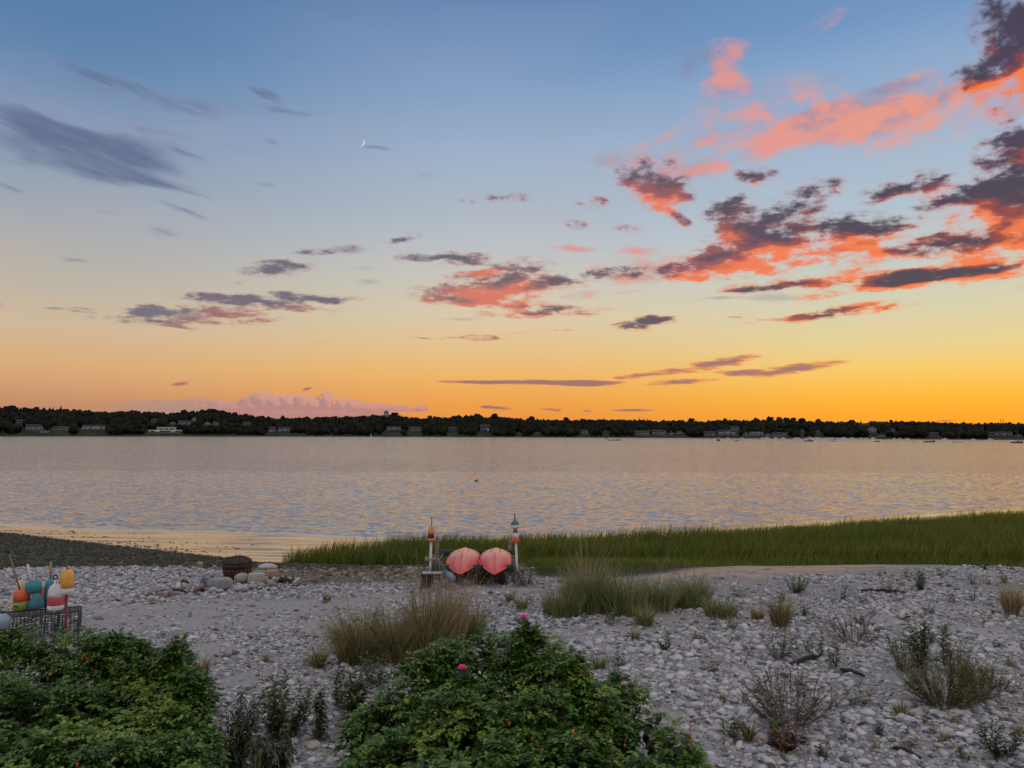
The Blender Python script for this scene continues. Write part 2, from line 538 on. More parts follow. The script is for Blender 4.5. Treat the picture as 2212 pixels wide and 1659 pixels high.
def link_mesh(name, v, f, mat=None, parent=None, smooth=False, attrs=None):
    """v: N x 3 array, f: M x k array (one face size) or list of such arrays"""
    me = bpy.data.meshes.new(name)
    v = np.ascontiguousarray(v, dtype=np.float32).reshape(-1, 3)
    fl = f if isinstance(f, list) and len(f) and isinstance(f[0], np.ndarray) else [np.asarray(f)]
    fl = [a for a in fl if len(a)]
    me.vertices.add(len(v))
    me.vertices.foreach_set('co', v.ravel())
    loops = np.concatenate([a.ravel() for a in fl]).astype(np.int32)
    tot = np.concatenate([np.full(len(a), a.shape[1], np.int32) for a in fl])
    start = np.concatenate([[0], np.cumsum(tot)[:-1]]).astype(np.int32)
    me.loops.add(len(loops))
    me.loops.foreach_set('vertex_index', loops)
    me.polygons.add(len(tot))
    me.polygons.foreach_set('loop_start', start)
    me.polygons.foreach_set('loop_total', tot)
    me.update(calc_edges=True)
    me.validate()
    if smooth:
        me.polygons.foreach_set('use_smooth', np.ones(len(tot), bool))
    if attrs:
        for k, a in attrs.items():
            at = me.attributes.new(k, 'FLOAT', 'POINT')
            at.data.foreach_set('value', np.ascontiguousarray(a, dtype=np.float32))
    if mat:
        me.materials.append(mat)
    o = bpy.data.objects.new(name, me)
    COL.objects.link(o)
    if parent:
        o.parent = parent
    return o


def empty(name, loc, rz=0.0):
    o = bpy.data.objects.new(name, None)
    COL.objects.link(o)
    o.location = loc
    o.rotation_euler = (0, 0, rz)
    o.empty_display_size = 0.2
    return o


class MB:
    """collects faces of one part"""

    def __init__(self):
        self.v, self.f3, self.f4, self.n = [], [], [], 0

    def add(self, v, f):
        v = np.asarray(v, float).reshape(-1, 3)
        for q in f:
            q = [i + self.n for i in q]
            if len(q) == 3:
                self.f3.append(q)
            elif len(q) == 4:
                self.f4.append(q)
            else:
                for k in range(1, len(q) - 1):
                    self.f3.append([q[0], q[k], q[k + 1]])
        self.v.append(v)
        self.n += len(v)
        return self

    def box(self, c, s, rz=0.0, rx=0.0, ry=0.0, taper=1.0):
        h = np.array(s, float) / 2
        v = np.array([[sx * h[0], sy * h[1], sz * h[2]] for sz in (-1, 1) for sy in (-1, 1) for sx in (-1, 1)])
        v[4:, :2] *= taper
        m = np.array((Matrix.Rotation(rz, 3, 'Z') @ Matrix.Rotation(ry, 3, 'Y') @ Matrix.Rotation(rx, 3, 'X')))
        v = v @ m.T + np.array(c, float)
        return self.add(v, [(0, 2, 3, 1), (4, 5, 7, 6), (0, 1, 5, 4), (2, 6, 7, 3), (0, 4, 6, 2), (1, 3, 7, 5)])

    def tube(self, pts, r, n=8, cap=True):
        pts = [np.array(p, float) for p in pts]
        if not hasattr(r, '__len__'):
            r = [r] * len(pts)
        V, Fc = [], []
        up = np.array([0, 0, 1.0])
        for i, p in enumerate(pts):
            d = pts[min(i + 1, len(pts) - 1)] - pts[max(i - 1, 0)]
            d = d / (np.linalg.norm(d) + 1e-9)
            a = np.cross(d, up)
            if np.linalg.norm(a) < 0.05:
                a = np.cross(d, np.array([1.0, 0, 0]))
            a /= np.linalg.norm(a)
            b = np.cross(d, a)
            for k in range(n):
                t = 2 * math.pi * k / n
                V.append(p + r[i] * (a * math.cos(t) + b * math.sin(t)))
        for i in range(len(pts) - 1):
            for k in range(n):
                k2 = (k + 1) % n
                Fc.append((i * n + k, i * n + k2, (i + 1) * n + k2, (i + 1) * n + k))
        if cap:
            Fc.append(tuple(range(n))[::-1])
            Fc.append(tuple((len(pts) - 1) * n + k for k in range(n)))
        return self.add(V, Fc)

    def lathe(self, prof, c=(0, 0, 0), n=20, axis=None):
        """profile of (radius, height) turned about the vertical through c, or about axis"""
        V, Fc = [], []
        if axis is None:
            m = np.eye(3)
        else:
            m = np.array(Vector(axis).to_track_quat('Z', 'Y').to_matrix())
        for r, z in prof:
            for k in range(n):
                t = 2 * math.pi * k / n
                V.append(m @ np.array([r * math.cos(t), r * math.sin(t), z]) + np.array(c, float))
        for i in range(len(prof) - 1):
            for k in range(n):
                k2 = (k + 1) % n
                Fc.append((i * n + k, i * n + k2, (i + 1) * n + k2, (i + 1) * n + k))
        Fc.append(tuple(range(n))[::-1])
        Fc.append(tuple((len(prof) - 1) * n + k for k in range(n)))
        return self.add(V, Fc)

    def prism(self, poly, y0, y1):
        """outline in x,z swept along y"""
        n = len(poly)
        V = [(x, y0, z) for x, z in poly] + [(x, y1, z) for x, z in poly]
        Fc = [tuple(range(n)), tuple(range(n, 2 * n))[::-1]]
        for k in range(n):
            k2 = (k + 1) % n
            Fc.append((k, k + n, k2 + n, k2))
        return self.add(V, Fc)

    def build(self, name, mat, parent=None, smooth=False, bevel=0.0):
        fl = []
        if self.f4:
            fl.append(np.array(self.f4))
        if self.f3:
            fl.append(np.array(self.f3))
        o = link_mesh(name, np.concatenate(self.v), fl, mat, parent, smooth)
        if bevel:
            m = o.modifiers.new('bevel', 'BEVEL')
            m.width = bevel
            m.segments = 2
            m.limit_method = 'ANGLE'
        return o


# ------------------------------------------------------------------ materials
def new_mat(name):
    m = bpy.data.materials.new(name)
    m.use_nodes = True
    nt = m.node_tree
    b = nt.nodes['Principled BSDF']
    return m, nt, b


def node(nt, t, **kw):
    n = nt.nodes.new(t)
    for k, v in kw.items():
        if k in n.inputs.keys():
            n.inputs[k].default_value = v
        else:
            setattr(n, k, v)
    return n


def mixc(nt, f, a, b):
    n = nt.nodes.new('ShaderNodeMix')
    n.data_type = 'RGBA'
    for i, v in ((0, f), (6, a), (7, b)):
        if isinstance(v, (int, float)):
            n.inputs[i].default_value = v
        elif isinstance(v, tuple):
            n.inputs[i].default_value = v if len(v) == 4 else v + (1,)
        else:
            nt.links.new(v, n.inputs[i])
    return n.outputs[2]


def ramp(nt, fac, stops):
    n = nt.nodes.new('ShaderNodeValToRGB')
    el = n.color_ramp.elements
    while len(el) > 1:
        el.remove(el[-1])
    c = stops[0][1]
    el[0].position, el[0].color = stops[0][0], c if len(c) == 4 else c + (1,)
    for p, c in stops[1:]:
        e = el.new(p)
        e.color = c if len(c) == 4 else c + (1,)
    nt.links.new(fac, n.inputs[0])
    return n.outputs[0]


def mth(nt, op, a, b=None, clamp=False):
    n = nt.nodes.new('ShaderNodeMath')
    n.operation = op
    n.use_clamp = clamp
    for i, v in enumerate((a, b)):
        if v is None:
            continue
        if isinstance(v, (int, float)):
            n.inputs[i].default_value = v
        else:
            nt.links.new(v, n.inputs[i])
    return n.outputs[0]


def coord(nt, kind='Object', scale=(1, 1, 1)):
    t = nt.nodes.new('ShaderNodeTexCoord')
    m = nt.nodes.new('ShaderNodeMapping')
    m.inputs['Scale'].default_value = scale
    nt.links.new(t.outputs[kind], m.inputs[0])
    return m.outputs[0]


def noise(nt, vec, scale, detail=4, rough=0.55, dist=0.0):
    n = node(nt, 'ShaderNodeTexNoise')
    n.inputs['Scale'].default_value = scale
    n.inputs['Detail'].default_value = detail
    n.inputs['Roughness'].default_value = rough
    n.inputs['Distortion'].default_value = dist
    nt.links.new(vec, n.inputs['Vector'])
    return n.outputs['Fac']


def bump(nt, h, strength, dist, b, prev=None):
    n = nt.nodes.new('ShaderNodeBump')
    n.inputs['Strength'].default_value = strength
    n.inputs['Distance'].default_value = dist
    nt.links.new(h, n.inputs['Height'])
    if prev:
        nt.links.new(prev, n.inputs['Normal'])
    if b:
        nt.links.new(n.outputs[0], b.inputs['Normal'])
    return n.outputs[0]


def paint(name, c1, c2=None, rough=0.6, scale=12.0, metallic=0.0, bumpy=0.0, amt=(0.35, 0.7), spec=0.5, obj='Object'):
    """worn surface: two tones broken up by noise"""
    m, nt, b = new_mat(name)
    v = coord(nt, obj)
    n1 = noise(nt, v, scale, 5, 0.6)
    c = ramp(nt, n1, [(amt[0], c1), (amt[1], c2 or tuple(x * 0.75 for x in c1[:3]))])
    nt.links.new(c, b.inputs['Base Color'])
    b.inputs['Roughness'].default_value = rough
    b.inputs['Metallic'].default_value = metallic
    b.inputs['Specular IOR Level'].default_value = spec
    if bumpy:
        bump(nt, noise(nt, v, scale * 3, 4, 0.6), 0.5, bumpy, b)
    return m


def rnd_mat(name, stops, rough=0.6, scale=0.0, mottle=0.25, bumpy=0.0, transl=0.0, spec=0.5):
    """colour picked per loose piece of the mesh (pebble, leaf, blade)"""
    m, nt, b = new_mat(name)
    g = nt.nodes.new('ShaderNodeNewGeometry')
    c = ramp(nt, g.outputs['Random Per Island'], stops)
    if scale:
        v = coord(nt, 'Object')
        n1 = noise(nt, v, scale, 4, 0.6)
        k = mth(nt, 'MULTIPLY', mth(nt, 'SUBTRACT', n1, 0.42), 2.2, True)
        dk = nt.nodes.new('ShaderNodeMix')
        dk.data_type = 'RGBA'
        dk.blend_type = 'MULTIPLY'
        nt.links.new(mth(nt, 'MULTIPLY', k, mottle), dk.inputs[0])
        nt.links.new(c, dk.inputs[6])
        dk.inputs[7].default_value = (0.45, 0.42, 0.40, 1)
        c = dk.outputs[2]
        if bumpy:
            bump(nt, n1, 0.6, bumpy, b)
    nt.links.new(c, b.inputs['Base Color'])
    b.inputs['Roughness'].default_value = rough
    b.inputs['Specular IOR Level'].default_value = spec
    if transl:
        tr = nt.nodes.new('ShaderNodeBsdfTranslucent')
        nt.links.new(c, tr.inputs[0])
        mx = nt.nodes.new('ShaderNodeMixShader')
        mx.inputs[0].default_value = transl
        nt.links.new(b.outputs[0], mx.inputs[1])
        nt.links.new(tr.outputs[0], mx.inputs[2])
        nt.links.new(mx.outputs[0], nt.nodes['Material Output'].inputs[0])
    return m


# ------------------------------------------------------------------ shape of the land
WATER_Z = -2.0
NEAR_X = np.array([-80, -40, -26, -20, -12, -9.4, -5, 0, 10, 20, 40, 80.0])
TOE_Y = np.array([54, 47, 41.0, 37.4, 33.0, 30.8, 29, 28, 27.3, 27, 28, 30.0])      # foot of the beach face
TOE_Z = np.array([-1.9, -1.88, -1.88, -1.86, -1.82, -1.75, -1.55, -1.45, -1.4, -1.4, -1.4, -1.4])
EDGE_Y = np.array([58, 50, 43.6, 43.0, 41.5, 40.4, 39.6, 40.2, 43.2, 48.5, 58, 76.0])  # water's edge
MARSH_X = np.array([-9.6, -8.6, -6, -2.3, 2.1, 9.5, 18.7, 25.4, 33, 50, 80.0])
MARSH_Y = np.array([31.0, 33.2, 35.6, 36.6, 38.0, 40.0, 44.4, 47.0, 49.5, 55, 64.0])


def land_h(x, y):
    x = np.asarray(x, float)
    y = np.asarray(y, float)
    ty, tz = np.interp(x, NEAR_X, TOE_Y), np.interp(x, NEAR_X, TOE_Z)
    ey = np.interp(x, NEAR_X, EDGE_Y)
    cy = 20.3 + 0.5 * np.sin(x * 0.23) + 0.3 * np.sin(x * 0.61 + 1)
    t = np.clip((y - cy) / (ty - cy), 0, 1)
    z = tz * (t * 0.75 + 0.25 * t * t)
    z = np.where(y > ty, tz + (WATER_Z - tz) * np.clip((y - ty) / np.maximum(ey - ty, .1), 0, 1) ** 0.8, z)
    z = np.where(y > ey, WATER_Z - (y - ey) * 0.06, z)
    near = sstep(y, 24, 18)
    z = z + near * (0.16 * (fbm(x * 0.28, y * 0.28, 3, 5) - 0.5) + 0.05 * (fbm(x * 1.1, y * 1.1, 3, 9) - 0.5))
    z = z + 0.05 * (fbm(x * 0.9, y * 0.9, 3, 3) - 0.5) * sstep(ty - y, -0.5, 1.5)
    bank = np.clip((4.6 - y) / 4.6, 0, 1)
    z = z + 1.85 * bank * bank * (3 - 2 * bank) * 1.0
    return z


def h1(x, y):
    return float(land_h(np.array([x]), np.array([y]))[0])


def ground(px, py, zoff=0.0):
    """the spot of the beach seen at a frame point"""
    d = ray(px, py)
    t, prev = 3.0, 3.0
    while t < 120:
        x, y, z = d[0] * t, d[1] * t, CAM_Z + d[2] * t
        if z <= h1(x, y) + zoff:
            lo, hi = prev, t
            for _ in range(14):
                m = (lo + hi) / 2
                if CAM_Z + d[2] * m <= h1(d[0] * m, d[1] * m) + zoff:
                    hi = m
                else:
                    lo = m
            t = hi
            break
        prev = t
        t += 0.12
    x, y = d[0] * t, d[1] * t
    return np.array([x, y, h1(x, y)])


def at(px, py, Y):
    d = ray(px, py)
    return np.array([d[0] / d[1] * Y, Y, CAM_Z + d[2] / d[1] * Y])


def gq(qx, qy):
    return ground(qx * Q, qy * Q)


# surface masks ----------------------------------------------------
# open sand patches in the cobbles, found on the site survey (survey x, y, half sizes)
SAND = []
for qx, qy, rx, ry in [(330, 1318, 150, 16), (480, 1312, 150, 17), (620, 1312, 110, 13), (260, 1345, 110, 16), (760, 1300, 60, 9), (400, 1345, 110, 14),
                       (560, 1345, 70, 12), (455, 1400, 60, 14), (690, 1350, 40, 14), (1440, 1337, 90, 10), (1360, 1360, 70, 8), (1230, 1370, 70, 14),
                       (1500, 1600, 40, 26), (1440, 1545, 40, 20), (2090, 1360, 110, 12), (2040, 1312, 110, 7), (1900, 1335, 60, 8), (2000, 1460, 90, 22), (1650, 1330, 60, 8),
                       (1500, 1440, 40, 9), (350, 1440, 80, 16), (1050, 1275, 110, 5), (840, 1290, 60, 6), (1300, 1400, 50, 8), (520, 1470, 60, 16), (1160, 1290, 80, 5)]:
    c = gq(qx, qy)
    a = gq(qx + rx, qy)
    b = gq(qx, qy - ry)
    SAND.append((c[0], c[1], abs(a[0] - c[0]), abs(b[1] - c[1]) + 0.05))


def sand_mask(x, y):
    m = np.zeros_like(x)
    for cx, cy, rx, ry in SAND:
        r = np.sqrt(((x - cx) / rx) ** 2 + ((y - cy) / ry) ** 2)
        m = np.maximum(m, np.clip(1.35 - r, 0, 1))
    return m


def crest_y(x):
    """where the pale cobbles give way to the darker beach face"""
    x = np.asarray(x, float)
    return 20.3 + 0.5 * np.sin(x * 0.23) + 0.3 * np.sin(x * 0.61 + 1) - 1.7 * sstep(x, -7.5, -5.5) * sstep(x, 1.0, 0.2)


def strip_y(x):
    """near edge of the open sand strip on the right"""
    return np.interp(x, [0, 1.0, 4.8, 7.0, 10.0, 12.0], [18.8, 18.7, 18.75, 19.3, 20.2, 20.8]) + 0.12 * np.sin(np.asarray(x) * 3.0)


def masks(x, y):
    ty = np.interp(x, NEAR_X, TOE_Y)
    n = fbm(x * 0.8, y * 0.8, 4, 21)
    cy = crest_y(x)
    # seaweed and dark wet stones on the beach face, left part of the beach
    wrack = sstep(y + (n - 0.5) * 1.0, cy - 0.2, cy + 0.5) * sstep(x, 1.2, -0.2) * sstep(ty - y, -0.2, 0.3)
    my = np.interp(x, MARSH_X, MARSH_Y)
    ny = np.interp(x, NEAR_X, TOE_Y) - 0.4
    near_g = np.interp(x, [0.3, 0.6, 3.0, 5.0, 8.0, 10], [28, 18.9, 19.1, 20.6, 24, 27.3])
    ny = np.minimum(ny, near_g)
    marsh = sstep(x, -9.8, -9.0) * sstep(y + (n - 0.5), ny - 0.3, ny + 0.4) * sstep(my - y, -0.6, 0.3)
    # clean golden sand between the cobbles and the marsh, right part
    strip = sstep(y + (n - 0.5) * 0.8 - strip_y(x), -0.1, 0.35) * sstep(x, 2.2, 3.4) * sstep(x, 11.0, 9.2) * sstep(ny - y, -0.2, 0.2)
    wet = sstep(y, ty - 0.25, ty + 0.25) * (1 - marsh)
    sand = sand_mask(x, y)
    return wrack, marsh, strip, wet, sand


# the beach as one sheet, from the bank under the viewer down below the water line
ys = np.concatenate([np.arange(-30, 3, 1.5), np.arange(3, 24, 0.11), np.arange(24, 52, 0.25), np.arange(52, 90, 2.0)])
xs = np.concatenate([np.arange(-120, -30, 3.0), np.arange(-30, -14, 0.4), np.arange(-14, 14, 0.12), np.arange(14, 36, 0.4), np.arange(36, 125, 3.0)])
GX, GY = np.meshgrid(xs, ys)
vx, vy = GX.ravel(), GY.ravel()
vz = land_h(vx, vy)
nx_, ny_ = len(xs), len(ys)
ii = np.arange(nx_ * (ny_ - 1)).reshape(ny_ - 1, nx_)[:, :-1].ravel()
faces = np.stack([ii, ii + 1, ii + 1 + nx_, ii + nx_], 1)
wr, ma, stp, wt_, sa = masks(vx, vy)

mg, nt, b = new_mat('beach ground')
v = coord(nt, 'Object')


def attr(nt, name):
    n = nt.nodes.new('ShaderNodeAttribute')
    n.attribute_name = name
    return n.outputs['Fac']


n1 = noise(nt, v, 1.3, 5, 0.6)
n2 = noise(nt, v, 26.0, 5, 0.65)
n3 = noise(nt, v, 90.0, 3, 0.6)
sandc = ramp(nt, n1, [(0.30, (0.27, 0.26, 0.258)), (0.52, (0.325, 0.315, 0.312)), (0.72, (0.38, 0.37, 0.36))])
grit = ramp(nt, n2, [(0.30, (0.09, 0.085, 0.085)), (0.46, (0.25, 0.238, 0.236)), (0.60, (0.36, 0.345, 0.345)), (0.74, (0.56, 0.55, 0.55))])
sandc = mixc(nt, 0.55, sandc, grit)
vo = node(nt, 'ShaderNodeTexVoronoi')
vo.inputs['Scale'].default_value = 17.0
nt.links.new(v, vo.inputs['Vector'])
pebc = ramp(nt, vo.outputs['Color'], [(0.0, (0.17, 0.165, 0.17)), (0.5, (0.30, 0.29, 0.30)), (1.0, (0.40, 0.385, 0.38))])
pebc = mixc(nt, ramp(nt, vo.outputs['Distance'], [(0.25, (0, 0, 0)), (0.6, (1, 1, 1))]), pebc, (0.10, 0.095, 0.095))
col = mixc(nt, attr(nt, 'sand'), mixc(nt, 0.55, pebc, sandc), sandc)
# marine litter: dark specks on the open sand
col = mixc(nt, ramp(nt, noise(nt, v, 7.0, 6, 0.75), [(0.60, (0, 0, 0)), (0.68, (0.6, 0.6, 0.6))]), col, (0.10, 0.085, 0.07))
gold = mixc(nt, ramp(nt, noise(nt, coord(nt, 'Object', (0.7, 3.0, 1)), 2.0, 5, 0.65), [(0.56, (0, 0, 0)), (0.62, (1, 1, 1))]), (0.36, 0.28, 0.205), (0.10, 0.075, 0.055))
col = mixc(nt, attr(nt, 'strip'), col, gold)
tanz = ramp(nt, n2, [(0.35, (0.05, 0.042, 0.03)), (0.55, (0.15, 0.125, 0.09)), (0.7, (0.30, 0.25, 0.19))])
weed = ramp(nt, noise(nt, v, 9.0, 6, 0.7), [(0.35, (0.012, 0.014, 0.005)), (0.55, (0.034, 0.040, 0.012)), (0.70, (0.075, 0.070, 0.028))])
col = mixc(nt, attr(nt, 'wrack'), col, mixc(nt, attr(nt, 'tanband'), weed, tanz))
col = mixc(nt, attr(nt, 'marsh'), col, ramp(nt, n1, [(0.4, (0.012, 0.017, 0.005)), (0.7, (0.03, 0.036, 0.01))]))
flat_n = noise(nt, coord(nt, 'Object', (0.12, 0.9, 1)), 1.6, 6, 0.68, 0.6)
wetc = ramp(nt, flat_n, [(0.36, (0.25, 0.19, 0.13)), (0.60, (0.46, 0.335, 0.20))])
col = mixc(nt, attr(nt, 'wet'), col, wetc)
nt.links.new(col, b.inputs['Base Color'])
rg = mixc(nt, attr(nt, 'wet'), (0.85, 0.85, 0.85), ramp(nt, flat_n, [(0.38, (0.42, 0.42, 0.42)), (0.50, (0.14, 0.14, 0.14))]))
nt.links.new(rg, b.inputs['Roughness'])
b.inputs['IOR'].default_value = 1.45
bh = mth(nt, 'MULTIPLY', mth(nt, 'SUBTRACT', 1.0, attr(nt, 'wet')), mth(nt, 'ADD', mth(nt, 'MULTIPLY', n2, 0.7), mth(nt, 'SUBTRACT', 1.0, vo.outputs['Distance'])))
bh = mth(nt, 'ADD', bh, mth(nt, 'MULTIPLY', flat_n, 0.02))
bump(nt, bh, 0.8, 0.02, b)
beach = link_mesh('beach', np.stack([vx, vy, vz], 1), faces, mg, None, True,
                  {'tanband': sstep(vx, -9.5, -7.0) * sstep(vy, 24.0, 21.0), 'sand': np.clip(sa * 1.6, 0, 1), 'strip': stp, 'wrack': wr, 'marsh': ma, 'wet': wt_})
tag(beach, kind='structure')

# ------------------------------------------------------------------ water
mw, nt, b = new_mat('water')
b.inputs['Base Color'].default_value = (0.26, 0.252, 0.24, 1)
b.inputs['Roughness'].default_value = 0.10
b.inputs['IOR'].default_value = 1.6


def slope(vec_scale, scale, detail, rough_, dist):
    """random surface tilt: vector noise centred on zero"""
    n = node(nt, 'ShaderNodeTexNoise')
    n.inputs['Scale'].default_value = scale
    n.inputs['Detail'].default_value = detail
    n.inputs['Roughness'].default_value = rough_
    n.inputs['Distortion'].default_value = dist
    nt.links.new(coord(nt, 'Object', vec_scale), n.inputs['Vector'])
    v = nt.nodes.new('ShaderNodeVectorMath')
    v.operation = 'SUBTRACT'
    nt.links.new(n.outputs['Color'], v.inputs[0])
    v.inputs[1].default_value = (0.5, 0.5, 0.5)
    return v.outputs[0]


def vmath(op, a, b_):
    n = nt.nodes.new('ShaderNodeVectorMath')
    n.operation = op
    for i, v in enumerate((a, b_)):
        if isinstance(v, tuple):
            n.inputs[i].default_value = v
        else:
            nt.links.new(v, n.inputs[i])
    return n.outputs[0]


t1 = vmath('MULTIPLY', slope((1.7, 4.4, 1), 1.0, 2, 0.55, 0.3), (0.75, 1.60, 0.0))
t2 = vmath('MULTIPLY', slope((0.45, 1.6, 1), 1.0, 3, 0.6, 0.5), (0.20, 0.36, 0.0))
# of a wave seen at a low angle it is the near face that shows
tilt = vmath('ADD', vmath('ADD', t1, t2), (0.0, -0.055, 0.0))
w3 = noise(nt, coord(nt, 'Object', (0.012, 0.035, 1)), 1.0, 3, 0.5)
calm = ramp(nt, w3, [(0.35, (0.75, 0.75, 0.75)), (0.65, (1, 1, 1))])
# ripples die out over the shallows
sh = attr(nt, 'deep')
tilt = vmath('MULTIPLY', vmath('MULTIPLY', tilt, calm), sh)
gn_ = nt.nodes.new('ShaderNodeNewGeometry')
nrm = vmath('ADD', gn_.outputs['Normal'], tilt)
nn_ = nt.nodes.new('ShaderNodeVectorMath')
nn_.operation = 'NORMALIZE'
nt.links.new(nrm, nn_.inputs[0])
nt.links.new(nn_.outputs[0], b.inputs['Normal'])
wy = np.concatenate([np.arange(36, 110, 0.22), np.arange(110, 170, 1.2), np.arange(175, 260, 9.0), [320, 400, 700, 1200, 2500, 6000, 12000]])
wx = np.concatenate([[-9000, -3000, -1200, -600, -300, -160, -120, -100], np.arange(-90, 91, 0.45), [100, 120, 160, 300, 600, 1200, 3000, 9000]])
GX, GY = np.meshgrid(wx, wy)
vx, vy = GX.ravel(), GY.ravel()
ey = np.interp(vx, NEAR_X, EDGE_Y)
deep = sstep(vy, ey + 0.3, ey + 2.4) * 0.92 + 0.08 * sstep(vy, ey - 0.2, ey + 0.3)
nx_, ny_ = len(wx), len(wy)
ii = np.arange(nx_ * (ny_ - 1)).reshape(ny_ - 1, nx_)[:, :-1].ravel()
# wind chop as real relief near the shore, and a few long low swells curling along the sand flat
chop = 0.0
gw = np.random.default_rng(2)
for k in range(14):
    wl = gw.uniform(0.8, 1.7)
    an = gw.normal(0.05, 0.38)
    kx, ky = math.sin(an) * 6.283 / wl, math.cos(an) * 6.283 / wl
    ph = gw.uniform(0, 6.28)
    wob_w = 1.6 * fbm(vx * 0.10 + k, vy * 0.14, 2, 200 + k)
    chop = chop + wl * 0.0025 * np.sin(kx * vx + ky * vy + ph + wob_w * 3)
env = 0.25 + 1.5 * fbm(vx * 0.16, vy * 0.30, 3, 240)
chop = chop * env * sstep(vy, ey + 0.5, ey + 4.0) * sstep(vy, 150, 90) * sstep(np.abs(vx), 92, 80)
sw = 0.030 * np.sin((vy - ey) * 4.2 + 0.6 * np.sin(vx * 0.21)) * np.exp(-((vy - ey - 1.8) / 1.7) ** 2) * sstep(vx, 4, -6) * sstep(vx, -60, -45)
water = link_mesh('water', np.stack([vx, vy, WATER_Z + sw + chop], 1), np.stack([ii, ii + 1, ii + 1 + nx_, ii + nx_], 1), mw, None, True, {'deep': deep})
tag(water, kind='structure')

# ------------------------------------------------------------------ far shore and hills
def interp_px(tab, px):
    t = np.array(tab, float)
    return np.interp(px, t[:, 0], t[:, 1])


RIDGE = [(-400, 412), (-200, 408), (0, 407), (23, 407), (39, 408.6), (63, 408), (94, 410), (125, 410.5), (149, 411), (172, 412.5), (188, 411), (211, 409.4), (235, 412.5),
         (251, 415), (282, 417.2), (313, 416.6), (347, 415.4), (367, 415.4), (395, 414.0), (414, 416.4), (445, 416.4), (477, 415.3), (495, 415.8), (524, 417.4), (555, 418.8),
         (617, 418.8), (666, 419.6), (699, 420.6), (731, 419.5), (764, 418.9), (780, 418.2), (793, 418.6), (804, 420.3), (844, 421), (877, 421.1), (909, 421.4), (957, 422.2),
         (1024, 423.5), (1300, 425), (1600, 426)]
SHORE = [(-600, 700), (-400, 760), (0, 863), (200, 980), (347, 1060), (500, 1040), (666, 1000), (800, 930), (1024, 830), (1300, 740), (1600, 700)]


def hill_top(x, y):
    """height of the tree tops on the skyline along a bearing"""
    px = 512 + F * x / y
    return px


def bare_h(x, y):
    px = 512 + F * np.asarray(x) / np.asarray(y)
    ysn = interp_px(SHORE, px)
    yr = ysn + 260.0
    hz = 431.5 + 3.4 * px / 1024.0
    ztop = CAM_Z + (hz - interp_px(RIDGE, px)) / F * yr - 11.0
    t = (y - ysn) / 260.0
    up = sstep(t, 0.0, 1.0) * 0.55 + np.clip(t, 0, 1) * 0.45
    z = (WATER_Z - 0.3) + (ztop - WATER_Z + 0.3) * up
    z = np.where(t < 0, WATER_Z - 0.3 + t * 20, z)
    z = z + 1.5 * (fbm(np.asarray(x) * 0.012, np.asarray(y) * 0.012, 3, 4) - 0.5) * np.clip(t * 4, 0, 1)
    z = np.where(t > 1, ztop - (t - 1) * 4, z)
    # grassy foreshore
    return np.where((t > 0) & (t < 0.10), np.minimum(z, WATER_Z + 0.25 + t * 12), z)


pxs = np.linspace(-560, 1580, 420)
ts = np.concatenate([[-0.1, -0.02], np.linspace(0, 0.12, 8), np.linspace(0.16, 1.0, 22), [1.2, 1.6, 2.5]])
PX, T = np.meshgrid(pxs, ts)
Yv = interp_px(SHORE, PX.ravel()) + T.ravel() * 260.0
Xv = (PX.ravel() - 512) / F * Yv
Zv = bare_h(Xv, Yv)
nx_, ny_ = len(pxs), len(ts)
ii = np.arange(nx_ * (ny_ - 1)).reshape(ny_ - 1, nx_)[:, :-1].ravel()
mh, nt, b = new_mat('hill ground')
v = coord(nt, 'Object')
c = ramp(nt, noise(nt, v, 0.05, 5, 0.6), [(0.35, (0.018, 0.022, 0.010)), (0.55, (0.035, 0.042, 0.014)), (0.72, (0.07, 0.062, 0.032))])
nt.links.new(c, b.inputs['Base Color'])
b.inputs['Roughness'].default_value = 0.95
b.inputs['Specular IOR Level'].default_value = 0.1
hills = link_mesh('hills', np.stack([Xv, Yv, Zv], 1), np.stack([ii, ii + 1, ii + 1 + nx_, ii + nx_], 1), mh, None, True)
tag(hills, kind='structure')


# unit shapes ------------------------------------------------------
def ico(sub):
    import bmesh
    bm = bmesh.new()
    bmesh.ops.create_icosphere(bm, subdivisions=sub, radius=1.0)
    v = np.array([p.co[:] for p in bm.verts])
    f = np.array([[q.index for q in p.verts] for p in bm.faces])
    bm.free()
    return v, f


ICO1, ICO2, ICO3 = ico(1), ico(2), ico(3)


def rot_z(a):
    c, s = np.cos(a), np.sin(a)
    m = np.zeros((len(a), 3, 3))
    m[:, 0, 0], m[:, 0, 1], m[:, 1, 0], m[:, 1, 1], m[:, 2, 2] = c, -s, s, c, 1
    return m


def rand_tilt(n, amt, rng):
    ax = rng.normal(0, amt, n)
    ay = rng.normal(0, amt, n)
    mx = np.zeros((n, 3, 3))
    c, s = np.cos(ax), np.sin(ax)
    mx[:, 0, 0], mx[:, 1, 1], mx[:, 1, 2], mx[:, 2, 1], mx[:, 2, 2] = 1, c, -s, s, c
    my = np.zeros((n, 3, 3))
    c, s = np.cos(ay), np.sin(ay)
    my[:, 1, 1], my[:, 0, 0], my[:, 0, 2], my[:, 2, 0], my[:, 2, 2] = 1, c, s, -s, c
    return mx @ my


